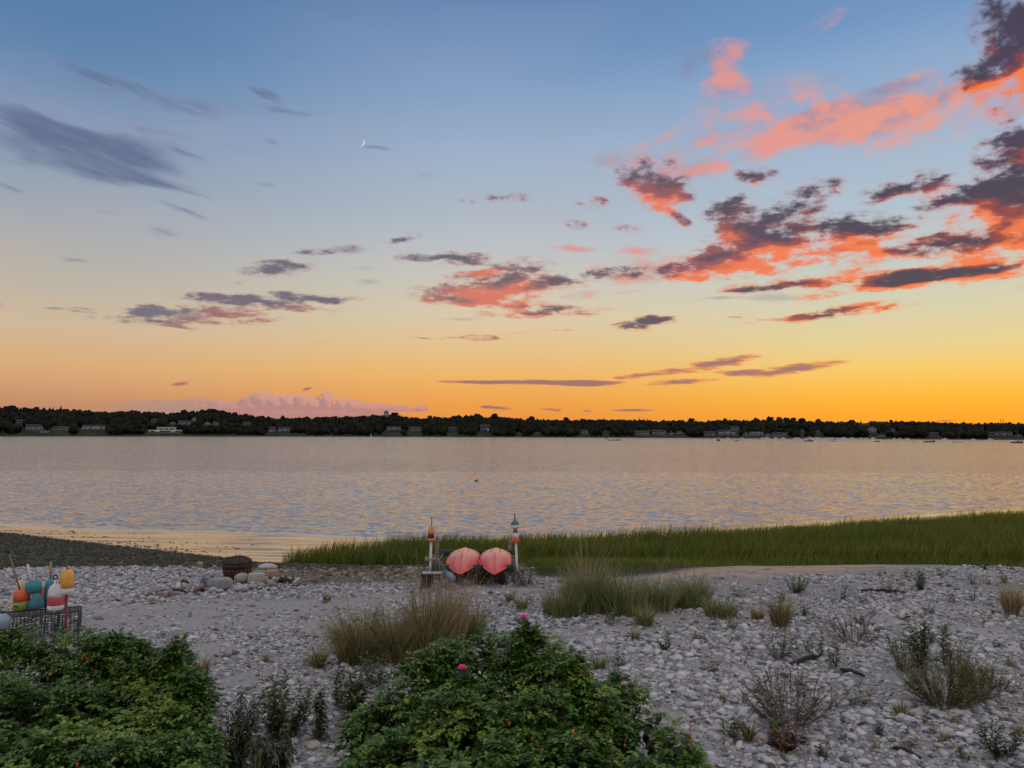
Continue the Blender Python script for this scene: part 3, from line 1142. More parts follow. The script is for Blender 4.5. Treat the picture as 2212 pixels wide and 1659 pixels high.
def scatter(protos, which, pos, scl, rot):
    """merge copies of unit shapes into one vertex / face soup"""
    V, Fc, n = [], [], 0
    for k, (pv, pf) in enumerate(protos):
        s = which == k
        m = int(s.sum())
        if not m:
            continue
        w = pv[None] * scl[s][:, None, :]
        w = np.einsum('nij,nvj->nvi', rot[s], w) + pos[s][:, None, :]
        Fc.append((pf[None] + (np.arange(m) * len(pv))[:, None, None]).reshape(-1, pf.shape[1]) + n)
        V.append(w.reshape(-1, 3))
        n += m * len(pv)
    return np.concatenate(V), np.concatenate(Fc)


def lumpy(base, amp, seed, freq=1.3):
    v, f = base
    r = np.random.default_rng(seed)
    d = np.zeros(len(v))
    for k in range(5):
        w = r.normal(0, freq * (1 + k * 0.6), 3)
        d += np.sin(v @ w * 1.6 + r.uniform(0, 6)) / (1 + k)
    return v * (1 + amp * d[:, None]), f


# far-off wood: one mass of crowns covering the hills, open lawns kept round the houses
CLEAR = []      # (px, py_base, half width px) filled from the house list below
# survey readings of the far shore: left px, right px, top py, base py, style, tone
HOUSES = [
    (24, 42, 424.6, 430.2, 'gable', (0.30, 0.31, 0.34), 'grey shingled house with three gables low on the left hillside'),
    (14.5, 23, 419.6, 424.4, 'gable', (0.15, 0.155, 0.17), 'dim grey house among trees above the three gabled house, far left'),
    (39.6, 46.9, 430.4, 432.5, 'flat', (0.46, 0.47, 0.50), 'small white boathouse at the waterline on the far left shore'),
    (51, 69, 426.2, 430.2, 'gable', (0.22, 0.23, 0.26), 'long low grey house with dark roof left of the big white mansion'),
    (80, 106, 424.4, 430.3, 'mansion', (0.36, 0.38, 0.40), 'wide pale mansion with central gable and long porch on the left shore'),
    (148, 182, 427.2, 432.3, 'modern', (0.62, 0.58, 0.58), 'flat roofed white modern house in stepped blocks by the water'),
    (177, 191, 420.4, 424.4, 'gable', (0.28, 0.29, 0.34), 'pale blue grey house above the white modern house'),
    (191, 196.5, 417.2, 421.6, 'tower', (0.26, 0.27, 0.31), 'narrow tall grey house with turret on the hill crest'),
    (203.7, 209.2, 420.6, 425.0, 'gable', (0.30, 0.30, 0.34), 'small pale house, steep gable facing the water'),
    (212.2, 219.2, 421.4, 425.2, 'gable', (0.24, 0.24, 0.28), 'small grey cottage right of the steep gabled house'),
    (241.8, 250.6, 421.6, 425.3, 'gable', (0.19, 0.21, 0.25), 'lone grey house midway up the dark wooded slope'),
    (268, 275.4, 427.0, 432.2, 'gable', (0.24, 0.27, 0.30), 'blue grey house with pointed roof left of the many gabled house'),
    (276.6, 290.6, 426.4, 432.6, 'mansion', (0.26, 0.29, 0.32), 'blue grey shore house with many pointed gables'),
    (150.4, 156.8, 418.8, 422.4, 'gable', (0.15, 0.155, 0.17), 'dim house half hidden by trees above the white modern house'),
    (169.4, 174.6, 421.1, 424.0, 'gable', (0.33, 0.32, 0.33), 'tiny pale cottage up the slope left of the blue grey house'),
    (385.6, 401.0, 425.6, 430.8, 'mansion', (0.26, 0.28, 0.31), 'two storey pale house below the water tower'),
    (408, 421, 426.8, 431.2, 'gable', (0.22, 0.21, 0.23), 'long grey house right of the pale house below the water tower'),
    (448, 458, 427.0, 431.6, 'gable', (0.11, 0.10, 0.11), 'dark brown house almost lost in the trees, centre left shore'),
    (480, 490, 424.6, 431.8, 'gable', (0.15, 0.16, 0.19), 'tall dusky house with a lit lamp by its door'),
    (516.7, 520.8, 431.6, 434.1, 'gable', (0.30, 0.28, 0.28), 'tiny pale shed at the waterline near the middle'),
    (534.0, 540.6, 432.0, 434.3, 'gable', (0.22, 0.20, 0.20), 'low brown boathouse at the waterline near the middle'),
    (580.2, 589.2, 429.8, 434.0, 'gable', (0.28, 0.28, 0.31), 'grey house with a bright gable left of the open skiff'),
    (603, 609, 429.4, 432.6, 'gable', (0.13, 0.12, 0.13), 'dim small house in trees behind the open skiff'),
    (635, 650.6, 430.6, 435.6, 'gable', (0.24, 0.22, 0.24), 'wide house with large hipped grey roof right of the skiff'),
    (652.4, 667.5, 430.0, 435.0, 'gable', (0.26, 0.25, 0.28), 'cluster house with twin chimneys beside the hipped roof house'),
    (669, 674.6, 430.8, 435.2, 'gable', (0.24, 0.24, 0.27), 'narrow grey gable house at the start of the town shore'),
    (676.4, 683, 430.8, 433.8, 'gable', (0.30, 0.30, 0.33), 'small pale house beside a bare lawn'),
    (704.6, 717.4, 431.4, 436.2, 'gable', (0.22, 0.21, 0.24), 'grey waterfront house directly behind the channel marker'),
    (718.6, 737.2, 429.2, 436.0, 'mansion', (0.30, 0.29, 0.32), 'wide double decked inn on the town waterfront'),
    (729.6, 740.2, 426.2, 430.4, 'gable', (0.24, 0.24, 0.28), 'grey house uphill behind the double decked inn'),
    (744.0, 749.4, 431.4, 435.6, 'gable', (0.24, 0.23, 0.26), 'small gabled house between the inn and the long wharf shed'),
    (750.8, 764.6, 431.2, 435.7, 'flat', (0.32, 0.34, 0.40), 'long wharf shed with a pale flat roof'),
    (765.4, 772.8, 433.4, 436.4, 'gable', (0.34, 0.33, 0.35), 'low white boat shed right of the long wharf shed'),
    (774.2, 789.6, 432.4, 436.6, 'gable', (0.26, 0.24, 0.26), 'big grey shed on the waterfront below the church'),
    (800, 806, 428.4, 433.0, 'gable', (0.16, 0.15, 0.17), 'dim tall house in trees right of the church'),
    (815.4, 822.0, 429.0, 434.0, 'gable', (0.17, 0.16, 0.18), 'dim gabled house above the moored motor boats'),
    (868.8, 877.4, 426.6, 433.8, 'tower', (0.28, 0.28, 0.32), 'three storey flat topped house halfway up the town hill'),
    (878.6, 886.6, 433.8, 437.6, 'mansion', (0.26, 0.27, 0.27), 'two storey waterfront building with a row of dark windows'),
    (890.2, 896.4, 427.2, 432.0, 'gable', (0.22, 0.21, 0.23), 'pale gabled house right of the three storey house'),
    (860, 871, 423.2, 425.8, 'flat', (0.16, 0.15, 0.16), 'dark low building on the hill crest above the three storey house'),
    (958.4, 963.6, 427.2, 429.4, 'gable', (0.20, 0.18, 0.19), 'tiny pale house high on the right hillside'),
    (981, 984.6, 426.4, 430.0, 'tower', (0.18, 0.16, 0.17), 'small turreted house high on the far right hillside'),
    (988, 996.6, 431.8, 436.2, 'gable', (0.20, 0.18, 0.19), 'grey house with lit lamps on the far right waterfront'),
    (997.4, 1015.2, 431.0, 436.8, 'mansion', (0.24, 0.22, 0.24), 'large grey waterfront mansion near the right edge'),
    (1016.4, 1023.8, 433.4, 437.2, 'gable', (0.22, 0.20, 0.22), 'low shed at the right edge of the shore'),
    (931, 940, 432.4, 436.4, 'gable', (0.15, 0.14, 0.15), 'dark shingled house behind the moored sloops'),
]


def hz(px):
    return 431.5 + 3.4 * px / 1024.0


def far_ground(px, py):
    """point of the far hillside under a frame point"""
    ysn = float(interp_px(SHORE, px))
    d = ray(px, py)
    for k in range(340):
        Y = ysn + 8 + k * 0.62
        X = d[0] / d[1] * Y
        z = CAM_Z + d[2] / d[1] * Y
        g = float(bare_h(np.array([X]), np.array([Y]))[0])
        if g >= z:
            return np.array([X, Y, g])
    return np.array([X, Y, z])


M_SHINGLE = {}


def tone_mat(prefix, c):
    k = (prefix, tuple(round(v, 2) for v in c))
    if k not in M_SHINGLE:
        c = tuple(v * 0.78 for v in c)
        M_SHINGLE[k] = paint(prefix, c, tuple(v * 0.8 for v in c), 0.8, 0.8, amt=(0.4, 0.62))
    return M_SHINGLE[k]


M_ROOF = paint('roof shingle', (0.055, 0.055, 0.062), (0.04, 0.04, 0.045), 0.85, 1.0)
M_PANE = paint('dark window glass', (0.02, 0.022, 0.028), (0.015, 0.016, 0.02), 0.12, 1.0)
M_LAMP, nt, b = new_mat('lit lamp')
b.inputs['Emission Color'].default_value = (1.0, 0.86, 0.62, 1)
b.inputs['Emission Strength'].default_value = 2.2


def gable_roof(mb, cx, cy, w, d, z, h, over=0.4, along='x'):
    """solid gable prism; ridge along x, or along y when the gable faces the water"""
    if along == 'x':
        a, c_ = w / 2 + over, d / 2 + over
        v = [(cx - a, cy - c_, z), (cx + a, cy - c_, z), (cx + a, cy + c_, z), (cx - a, cy + c_, z), (cx - a, cy, z + h), (cx + a, cy, z + h)]
        mb.add(v, [(0, 3, 2, 1), (0, 1, 5, 4), (2, 3, 4, 5), (0, 4, 3), (1, 2, 5)])
    else:
        a, c_ = w / 2 + over, d / 2 + over
        v = [(cx - a, cy - c_, z), (cx + a, cy - c_, z), (cx + a, cy + c_, z), (cx - a, cy + c_, z), (cx, cy - c_, z + h), (cx, cy + c_, z + h)]
        mb.add(v, [(0, 3, 2, 1), (0, 1, 4), (2, 3, 5), (1, 2, 5, 4), (3, 0, 4, 5)])


def make_house(px0, px1, ptop, pbase, style, tone, label):
    c = far_ground((px0 + px1) / 2, pbase)
    s = c[1] / F                                     # metres per frame pixel there
    W, H = (px1 - px0) * s, (pbase - ptop) * s
    D = min(max(W * 0.6, 6.0), 12.0)
    root = empty('house', (c[0], c[1] + D / 2, c[2] - 0.3), -math.atan2(c[0], c[1]))
    tag(root, label, 'house', 'houses on the far shore')
    wall, roof = MB(), MB()
    H += 0.3
    wins = []
    fy = -D / 2
    if style == 'gable':
        wh = H * 0.58
        wall.box((0, 0, wh / 2 - 1), (W * 0.96, D, wh + 2))
        gable_roof(roof, 0, 0, W * 0.96, D, wh + 0.02, H - wh, 0.3, 'x' if W > 9 else 'y')
        n = max(2, int(W / 3.5))
        for k in range(n):
            wins.append((-W * 0.42 + W * 0.84 * (k + 0.5) / n, wh * 0.55, W * 0.84 / n * 0.42, wh * 0.38))
        if W > 11:
            ww = W * 0.26
            wall.box((W * 0.22, fy - 1.0, wh * 0.55 - 1), (ww, 2.4, wh * 1.1 + 2))
            gable_roof(roof, W * 0.22, fy - 1.0, ww, 2.4, wh * 1.1 + 0.02, H * 0.36, 0.25, 'y')
            roof.box((-W * 0.25, 0, H * 0.98), (0.9, 0.9, H * 0.35))
    elif style == 'flat':
        wall.box((0, 0, H * 0.42 - 1), (W * 0.95, D, H * 0.84 + 2))
        roof.box((0, 0, H * 0.92), (W, D + 0.8, H * 0.16))
        for k in range(4):
            wins.append((-W * 0.4 + W * 0.8 * (k + 0.5) / 4, H * 0.42, W * 0.10, H * 0.4))
    elif style == 'tower':
        wall.box((0, 0, H * 0.40 - 1), (W * 0.95, D * 0.8, H * 0.80 + 2))
        roof.box((0, 0, H * 0.83), (W, D * 0.9, H * 0.06))
        wall.box((0, 0, H * 0.92), (W * 0.4, D * 0.4, H * 0.12))
        for r in range(2):
            for k in range(3):
                wins.append((-W * 0.3 + W * 0.3 * k, H * (0.24 + 0.28 * r), W * 0.13, H * 0.13))
        fy = -D * 0.4
    elif style == 'modern':
        wall.box((0, 0, H * 0.25 - 1), (W, D, H * 0.5 + 2))
        wall.box((-W * 0.02, 1.0, H * 0.75), (W * 0.52, D * 0.8, H * 0.5))
        roof.box((-W * 0.02, 1.0, H * 1.02), (W * 0.55, D * 0.86, H * 0.05))
        for x, z, w, h in [(-.38, .24, .10, .2), (-.16, .62, .09, .3), (-.02, .62, .1, .3), (.12, .62, .1, .3), (-.05, .22, .3, .22), (.3, .24, .16, .2)]:
            wins.append((W * x, H * z, W * w, H * h))
    else:                                            # mansion: two floors, porch, row of gables
        wh = H * 0.62
        wall.box((0, 0, wh / 2 - 1), (W * 0.9, D, wh + 2))
        gable_roof(roof, 0, 0, W * 0.9, D, wh + 0.02, H * 0.26, 0.3, 'x')
        for gx, gw, gh in ((-0.30, 0.2, 1.0), (0.05, 0.26, 1.12), (0.33, 0.18, 0.98)):
            wall.box((W * gx, fy - 0.8, wh * 0.5 * gh - 1), (W * gw, 2.0, wh * gh + 2))
            gable_roof(roof, W * gx, fy - 0.8, W * gw, 2.0, wh * gh + 0.02, H * 0.34, 0.2, 'y')
        wall.box((0, fy - 2.6, wh * 0.42), (W * 0.99, 1.2, 0.35))
        for k in range(7):
            wall.box((-W * 0.48 + W * 0.96 * k / 6, fy - 3.0, wh * 0.2), (0.35, 0.35, wh * 0.42))
        for r in range(2):
            for k in range(5):
                wins.append((-W * 0.4 + W * 0.8 * (k + .5) / 5, wh * (0.24 + 0.42 * r), W * 0.06, wh * 0.2))
    wall.build('wall', tone_mat('painted shingle wall', tone), root)
    roof.build('roof', M_ROOF if style != 'modern' else tone_mat('white flat roof', (0.5, 0.5, 0.52)), root)
    back = 2.0 if style == 'mansion' else (1.2 if style == 'gable' and W > 11 else 0.0)
    for x, z, w, h in wins:
        m = MB()
        on_bay = back and any(abs(x - W * gx) < W * gw / 2 for gx, gw in (((-0.30, 0.2), (0.05, 0.26), (0.33, 0.18)) if style == 'mansion' else ((0.22, 0.26),)))
        yy = fy - (1.83 if style == 'mansion' else 2.23) if on_bay else fy - 0.03
        if style == 'modern' and z > H * 0.5:
            yy = 1.0 - D * 0.4 - 0.03
        m.box((x, yy, z), (w, 0.14, h))
        m.build('window', M_PANE, root)
    if 'lamp' in label:
        for x in ((0.3,) if 'a lit lamp' in label else (-0.4, 0.35)):
            m = MB()
            m.lathe([(0.0, -0.35), (0.3, -0.2), (0.3, 0.2), (0.0, 0.35)], (W * x, fy - 4.2, H * 0.3), 8)
            m.build('porch_lamp', M_LAMP, root)
    return (px0, px1, ptop, pbase, c[1])


HS = [make_house(*h) for h in HOUSES]

# white church with steeple, and the small cupola tower beside it
c = far_ground(785.5, 428.3)
s = c[1] / F
church = empty('church', (c[0], c[1], c[2] - 0.3), -math.atan2(c[0], c[1]))
tag(church, 'white church with pointed steeple high above the town waterfront', 'church')
m = MB()
m.box((4.0, 6, 1.6), (10, 14, 5.2))
m.build('nave', tone_mat('white clapboard', (0.40, 0.39, 0.41)), church)
m = MB()
gable_roof(m, 4.0, 6, 10, 14, 4.25, 2.6, 0.3, 'x')
m.build('roof', M_ROOF, church)
m = MB()
m.box((-3.2, 2.0, 3.0), (3.0, 3.0, 8.0))
m.box((-3.2, 2.0, 7.6), (2.3, 2.3, 1.8))
m.build('tower', tone_mat('white clapboard', (0.40, 0.39, 0.41)), church)
m = MB()
m.lathe([(1.15, 8.5), (0.5, 10.3), (0.05, 12.6)], (-3.2, 2.0, 0), 8)
m.build('spire', tone_mat('white clapboard', (0.40, 0.39, 0.41)), church)
for z in (3.2, 5.6):
    m = MB()
    m.box((-3.2, 0.47, z), (0.9, 0.1, 1.3))
    m.build('window', M_PANE, church)
c = far_ground(771, 427.2)
cup = empty('cupola_tower', (c[0], c[1], c[2] - 0.3), 0)
tag(cup, 'squat pale tower with cupola just left of the white church', 'tower')
m = MB()
m.box((0, 0, 2.0), (4, 4, 6))
m.build('wall', tone_mat('grey clapboard', (0.2, 0.19, 0.21)), cup)
m = MB()
m.lathe([(1.5, 5.02), (1.5, 7.0), (1.9, 7.05), (1.2, 8.0), (0.1, 8.7)], (0, 0, 0), 8)
m.build('cupola', tone_mat('grey clapboard', (0.2, 0.19, 0.21)), cup)

# water tower over the ridge
c = at(386.3, 416.4, 1280.0)
wtw = empty('water_tower', (c[0], c[1], c[2] - 24), 0)
tag(wtw, 'blue grey cylindrical water tower rising over the wooded ridge', 'water tower')
m = MB()
m.lathe([(3.9, 0), (3.9, 31.2)], (0, 0, 0), 24)
m.build('tank', paint('tower paint', (0.13, 0.16, 0.19), (0.10, 0.13, 0.16), 0.6, 0.3), wtw, True)
m = MB()
m.lathe([(4.0, 31.22), (3.7, 32.0), (2.2, 32.9), (0.3, 33.4)], (0, 0, 0), 24)
m.build('dome', paint('tower dome paint', (0.06, 0.07, 0.085), (0.05, 0.06, 0.07), 0.6, 0.3), wtw, True)
for px, hgt in ((1001.0, 15), (1003.4, 13)):
    c = at(px, 423.4, 1150.0)
    m = MB()
    m.tube([(0, 0, -14), (0, 0, hgt * 0.45)], [0.7, 0.25], 6)
    m.box((0, 0, hgt * 0.30), (1.6, 0.5, 0.5))
    o = m.build('radio_mast', M_ROOF)
    o.location = c
    tag(o, 'thin dark mast on the far right skyline, ' + ('taller left one of two' if hgt == 15 else 'shorter right one of two'), 'mast')

# ------------------------------------------------------------------ wood on the hills
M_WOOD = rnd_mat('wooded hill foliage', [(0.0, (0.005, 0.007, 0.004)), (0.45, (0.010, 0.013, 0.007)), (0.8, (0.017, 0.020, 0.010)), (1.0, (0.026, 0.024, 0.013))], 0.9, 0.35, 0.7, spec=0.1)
rng = np.random.default_rng(5)
NT = 19000
tp = rng.uniform(-330, 1400, NT)
tt = 0.115 + 0.88 * rng.random(NT) ** 0.8
ty_ = interp_px(SHORE, tp) + tt * 260
tx_ = (tp - 512) / F * ty_
tz_ = bare_h(tx_, ty_)
rad = rng.uniform(1.8, 4.0, NT) * (0.75 + 0.9 * rng.random(NT) ** 4)
hgt = rng.uniform(6.0, 9.8, NT) * (0.72 + 0.62 * fbm(tp * 0.05, tt * 12, 3, 19)) + 0.35 * (rad - 3)
hgt = np.where(tt > 0.8, hgt + 0.6, hgt)
s_ = ty_ / F
tpy_top = hz(tp) + (CAM_Z - (tz_ + hgt)) / s_
tpy_bot = hz(tp) + (CAM_Z - tz_) / s_
keep = np.ones(NT, bool)
for p0, p1, pt, pb, Yh in HS + [(779, 791, 420, 428.3, 1060), (769, 773.5, 421, 427, 1060)]:
    m = (tp + rad / s_ > p0 - 0.2) & (tp - rad / s_ < p1 + 0.2) & (ty_ < Yh + 12) & (tpy_top < pb - 0.3) & (tpy_bot > pt)
    keep &= ~m | (tt > 0.92)
# open fields on the near slope of the left shore
lawn = (fbm(tp * 0.02, tt * 6, 3, 8) > 0.60) & (tt < 0.30)
keep &= ~lawn
tx_, ty_, tz_, rad, hgt = [a[keep] for a in (tx_, ty_, tz_, rad, hgt)]
n = len(tx_)
protos = [lumpy(ICO2, 0.17, k, 2.6) for k in range(6)]
pos = np.stack([tx_, ty_, tz_ + hgt * 0.52], 1)
scl = np.stack([rad, rad, hgt * 0.50], 1)
V, Fc = scatter(protos, rng.integers(0, 6, n), pos, scl, rot_z(rng.uniform(0, 6.28, n)))
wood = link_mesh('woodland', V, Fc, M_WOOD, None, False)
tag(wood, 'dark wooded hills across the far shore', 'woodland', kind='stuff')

# trees that stand out on the skyline
M_TRUNK = paint('tree bark', (0.05, 0.04, 0.032), (0.03, 0.025, 0.02), 0.9, 2.0)


def crown_mesh(kind, r, h, seed):
    g = np.random.default_rng(seed)
    if kind == 'spruce':
        n = 40
        t = g.random(n)
        a = g.uniform(0, 6.28, n)
        rr = r * (1 - t) * g.uniform(0.4, 1.0, n)
        pos = np.stack([rr * np.cos(a), rr * np.sin(a), h * (0.15 + 0.82 * t)], 1)
        scl = np.stack([r * 0.34 * (1.15 - t), r * 0.34 * (1.15 - t), np.full(n, h * 0.08)], 1)
    else:
        n = 46
        d = g.normal(0, 1, (n, 3))
        d /= np.linalg.norm(d, axis=1)[:, None]
        rr = g.random(n) ** 0.4
        pos = d * rr[:, None] * np.array([r * 0.8, r * 0.8, h * 0.30]) + np.array([0, 0, h * 0.66])
        k = g.uniform(0.16, 0.34, n) * r
        scl = np.stack([k, k, k * 0.8], 1)
    return scatter([lumpy(ICO2, 0.15, 60 + seed, 2.2)], np.zeros(n, int), pos, scl, rot_z(g.uniform(0, 6.28, n)))


SKYTREES = [(49.8, 406.6, 'spruce', 3.2), (53.4, 406.8, 'spruce', 3.0), (61.0, 405.4, 'spruce', 3.6), (37, 406.8, 'round', 5.2), (6, 405.9, 'round', 5.5), (133, 409.2, 'round', 6.0),
            (184, 409.6, 'round', 6.0), (211, 408.6, 'round', 7.5), (223, 410.0, 'round', 6.0), (283, 415.2, 'round', 4.0), (373, 414.2, 'round', 5.6), (395, 412.2, 'round', 7.6),
            (430, 414.9, 'round', 4.6), (477, 413.6, 'round', 7.4), (494.8, 413.4, 'round', 7.2), (531.5, 415.7, 'round', 6.2), (566, 416.7, 'round', 6.0), (639.7, 416.8, 'spruce', 2.6),
            (647, 417.6, 'spruce', 2.6), (691, 418.0, 'round', 7.0), (725, 417.6, 'round', 4.4), (756, 417.4, 'round', 5.4), (770, 416.6, 'round', 6.8), (779, 416.4, 'round', 5.6),
            (786, 416.8, 'round', 6.0), (793, 417.2, 'round', 5.4), (802, 418.0, 'round', 6.6), (818, 418.2, 'round', 4.6), (852, 419.4, 'round', 5.4), (861, 420.2, 'spruce', 2.4),
            (890.5, 419.9, 'round', 4.8), (928, 420.7, 'round', 3.8)]
near = {49.8: 'first of the three spruces', 53.4: 'middle one of the three spruces', 61.0: 'tallest of the three spruces', 37: 'round tree left of the three spruces', 6: 'broad tree on the skyline at the far left edge',
        133: 'round tree on the first rise left of the highest hump', 184: 'round tree at the left foot of the highest hump', 211: 'big round tree on top of the highest hump', 223: 'round tree just right of the highest hump',
        283: 'lone little tree on the low saddle under the cumulus bank', 373: 'round tree left of the water tower', 395: 'big round tree right of the water tower', 430: 'small round tree between water tower and twin crowns',
        477: 'left one of two broad crowns near mid skyline', 494.8: 'right one of two broad crowns near mid skyline', 531.5: 'round tree standing up right of the two broad crowns', 566: 'round tree above the brown boathouse, mid skyline',
        639.7: 'slim spruce poking over the ridge above the hipped roof house', 647: 'second slim spruce above the hipped roof house', 691: 'broad tree on the skyline above the bare lawn', 725: 'small round tree above the town inn',
        756: 'round tree on the skyline left of the church hill', 770: 'broad tree directly behind the cupola tower', 779: 'round crown just behind the church steeple', 786: 'round crown above the church roof',
        793: 'round crown at the right end of the church hill', 802: 'flat topped tree right of the church hill', 818: 'small tree on the skyline above the moored motor boats', 852: 'spreading tree on the skyline left of the crest building',
        861: 'slim dark conifer at the crest building', 890.5: 'small round tree right of the crest building', 928: 'low round tree on the right skyline'}
for k, (px, pt, kind, r) in enumerate(SKYTREES):
    Y = float(interp_px(SHORE, px)) + 256
    top = at(px, pt, Y)
    g = float(bare_h(np.array([top[0]]), np.array([top[1]]))[0])
    H = max(9.0, top[2] - g)
    root = empty('spruce_tree' if kind == 'spruce' else 'broadleaf_tree', (top[0], top[1], top[2] - H), 0)
    tag(root, 'dark ' + near[px], 'tree', 'trees standing out on the far skyline')
    m = MB()
    m.tube([(0, 0, -1.5), (0.1, 0, H * 0.4), (0, 0, H * 0.75)], [0.35, 0.28, 0.1], 6)
    m.build('trunk', M_TRUNK, root)
    V, Fc = crown_mesh(kind, r, H, k)
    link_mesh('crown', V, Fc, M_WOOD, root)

# ------------------------------------------------------------------ boats
M_HULLW = paint('white gelcoat', (0.62, 0.60, 0.60), (0.5, 0.48, 0.48), 0.35, 1.5)
M_HULLD = paint('dark hull paint', (0.05, 0.055, 0.07), (0.035, 0.04, 0.05), 0.4, 1.5)
M_WOODB = paint('varnished trim', (0.16, 0.10, 0.07), (0.12, 0.07, 0.05), 0.5, 3.0)


def hull_mb(L, Bm, Hh, sheer=0.25):
    """boat shell along x: pointed bow to the right, transom to the left"""
    mb = MB()
    N = 14
    V, Fc = [], []
    for i in range(N + 1):
        t = i / N
        x = -L / 2 + L * t
        w = Bm / 2 * (1 - max(0.0, (t - 0.45) / 0.55) ** 2.2) * (0.86 + 0.14 * min(1, t * 3))
        w = max(w, 0.02)
        zt = Hh * (1 + sheer * (2 * t - 0.7) ** 2 * (1.4 if t > 0.35 else 0.6))
        ring = [(x, -w, zt), (x, -w * 0.92, Hh * 0.35), (x, -w * 0.5, -0.18 * Hh), (x, 0, -0.35 * Hh), (x, w * 0.5, -0.18 * Hh), (x, w * 0.92, Hh * 0.35), (x, w, zt), (x, w * 0.8, zt * 0.86), (x, 0, zt * 0.86), (x, -w * 0.8, zt * 0.86)]
        V += ring
    k = 10
    for i in range(N):
        for j in range(k):
            j2 = (j + 1) % k
            Fc.append((i * k + j, (i + 1) * k + j, (i + 1) * k + j2, i * k + j2))
    Fc.append(tuple(range(k)))
    Fc.append(tuple(N * k + j for j in range(k))[::-1])
    return mb.add(V, Fc)


def make_boat(px0, px1, pwl, kind, hullmat, label, group=None, flip=False, name=None):
    px = (px0 + px1) / 2
    Y = (CAM_Z - WATER_Z) * F / (pwl - hz(px))
    Ymax = float(interp_px(SHORE, px)) - 10
    Y = min(Y, Ymax)
    p = at(px, pwl, Y)
    L = (px1 - px0) * Y / F
    nm = name or {'motor': 'motor_boat', 'sail': 'sailboat', 'skiff': 'skiff'}[kind]
    root = empty(nm, (p[0], Y, WATER_Z), math.pi if flip else 0.0)
    tag(root, label, {'motor': 'motor boat', 'sail': 'sailboat', 'skiff': 'skiff'}[kind], group)
    Hh = L * (0.11 if kind != 'skiff' else 0.055)
    hull_mb(L, L * 0.30, Hh, 0.3).build('hull', hullmat, root, False)
    if kind == 'motor':
        m = MB()
        m.box((0.02 * L, 0, Hh * 1.5), (L * 0.40, L * 0.2, Hh * 1.2), taper=0.82)
        m.build('cabin', M_HULLW, root)
        m = MB()
        m.box((0.0, 0, Hh * 2.25), (L * 0.30, L * 0.2, Hh * 0.18))
        m.build('hardtop', M_HULLW, root)
        m = MB()
        m.box((0.03 * L, -L * 0.094, Hh * 1.72), (L * 0.26, L * 0.012, Hh * 0.4))
        m.build('windshield', M_PANE, root)
    elif kind == 'sail':
        m = MB()
        m.tube([(L * 0.06, 0, Hh * 0.6), (L * 0.06, 0, L * 0.95)], [0.09, 0.05], 6)
        m.build('mast', M_WOODB, root)
        m = MB()
        m.box((-0.05 * L, 0, Hh * 1.12), (L * 0.34, L * 0.15, Hh * 0.5), taper=0.85)
        m.build('cabin', M_HULLW, root)
        m = MB()
        m.tube([(L * 0.05, 0, Hh * 2.1), (-L * 0.36, 0, Hh * 2.0)], 0.10, 6)
        m.build('boom', M_WOODB, root)
    else:
        m = MB()
        for x in (-0.28, 0.0, 0.24):
            m.box((x * L, 0, Hh * 0.95), (L * 0.05, L * 0.2, Hh * 0.12))
        m.build('thwart', M_WOODB, root)
        m = MB()
        m.box((-0.5 * L - 0.12, 0, Hh * 1.3), (0.35, 0.3, 0.7))
        m.box((-0.5 * L - 0.12, 0, Hh * 0.1), (0.15, 0.15, 1.0))
        m.build('outboard_motor', M_PANE, root)
    return root, p, L


BO = 'boats moored off the town'
make_boat(734.4, 738.8, 441.0, 'motor', M_HULLD, 'small dark motor boat moored right of the channel marker', BO)
make_boat(804.4, 813.2, 441.4, 'motor', M_HULLD, 'dark hulled motor boat with white cabin moored below the church hill', BO)
make_boat(828.6, 839.0, 441.5, 'motor', M_HULLW, 'largest pale cabin cruiser moored off the small boat marina', BO)
make_boat(874.2, 880.0, 441.7, 'motor', M_HULLD, 'small motor boat moored below the three storey house', BO)
make_boat(912.4, 917.4, 441.9, 'skiff', M_HULLW, 'low pale dinghy moored left of the two dark sloops', BO)
make_boat(924.6, 935.2, 442.2, 'sail', M_HULLD, 'dark sloop with low cabin, left of two sailboats', BO)
make_boat(953.2, 963.6, 442.5, 'sail', M_HULLW, 'pale sloop with tall mast, right of two sailboats', BO)
make_boat(1001.8, 1006.4, 441.4, 'motor', M_HULLW, 'tiny pale motor boat near the large waterfront mansion', BO)
make_boat(1011.6, 1023.2, 443.0, 'motor', M_HULLD, 'dark cabin boat moored at the right edge of the view', BO)
make_boat(748.5, 752.0, 439.2, 'motor', M_HULLW, 'tiny white boat close in under the wharf shed', BO)
make_boat(604.2, 607.8, 438.9, 'motor', M_HULLD, 'tiny motor boat just behind the stern of the open skiff', BO)
skiff, sp_, sL = make_boat(608.2, 620.6, 440.4, 'skiff', M_HULLD, 'long low open skiff with one person aboard, alone on the bay', None)

# the person sitting in the skiff
rp = empty('person', (sp_[0] + sL * 0.20, sp_[1], WATER_Z + 0.35), 0)
tag(rp, 'person in dark jacket sitting near the bow of the skiff', 'person')
m = MB()
m.tube([(0, 0, 0.05), (0.02, 0, 0.30), (0.05, 0, 0.62), (0.05, 0, 0.76)], [0.20, 0.19, 0.22, 0.08], 12)
m.tube([(0.0, -0.1, 0.08), (0.42, -0.12, 0.16), (0.46, -0.12, -0.22)], [0.10, 0.085, 0.06], 10)
m.tube([(0.0, 0.1, 0.08), (0.42, 0.12, 0.16), (0.46, 0.12, -0.22)], [0.10, 0.085, 0.06], 10)
m.tube([(0.05, -0.22, 0.66), (0.16, -0.27, 0.40), (0.38, -0.2, 0.30)], [0.065, 0.055, 0.04], 8)
m.tube([(0.05, 0.22, 0.66), (0.16, 0.27, 0.40), (0.38, 0.2, 0.30)], [0.065, 0.055, 0.04], 8)
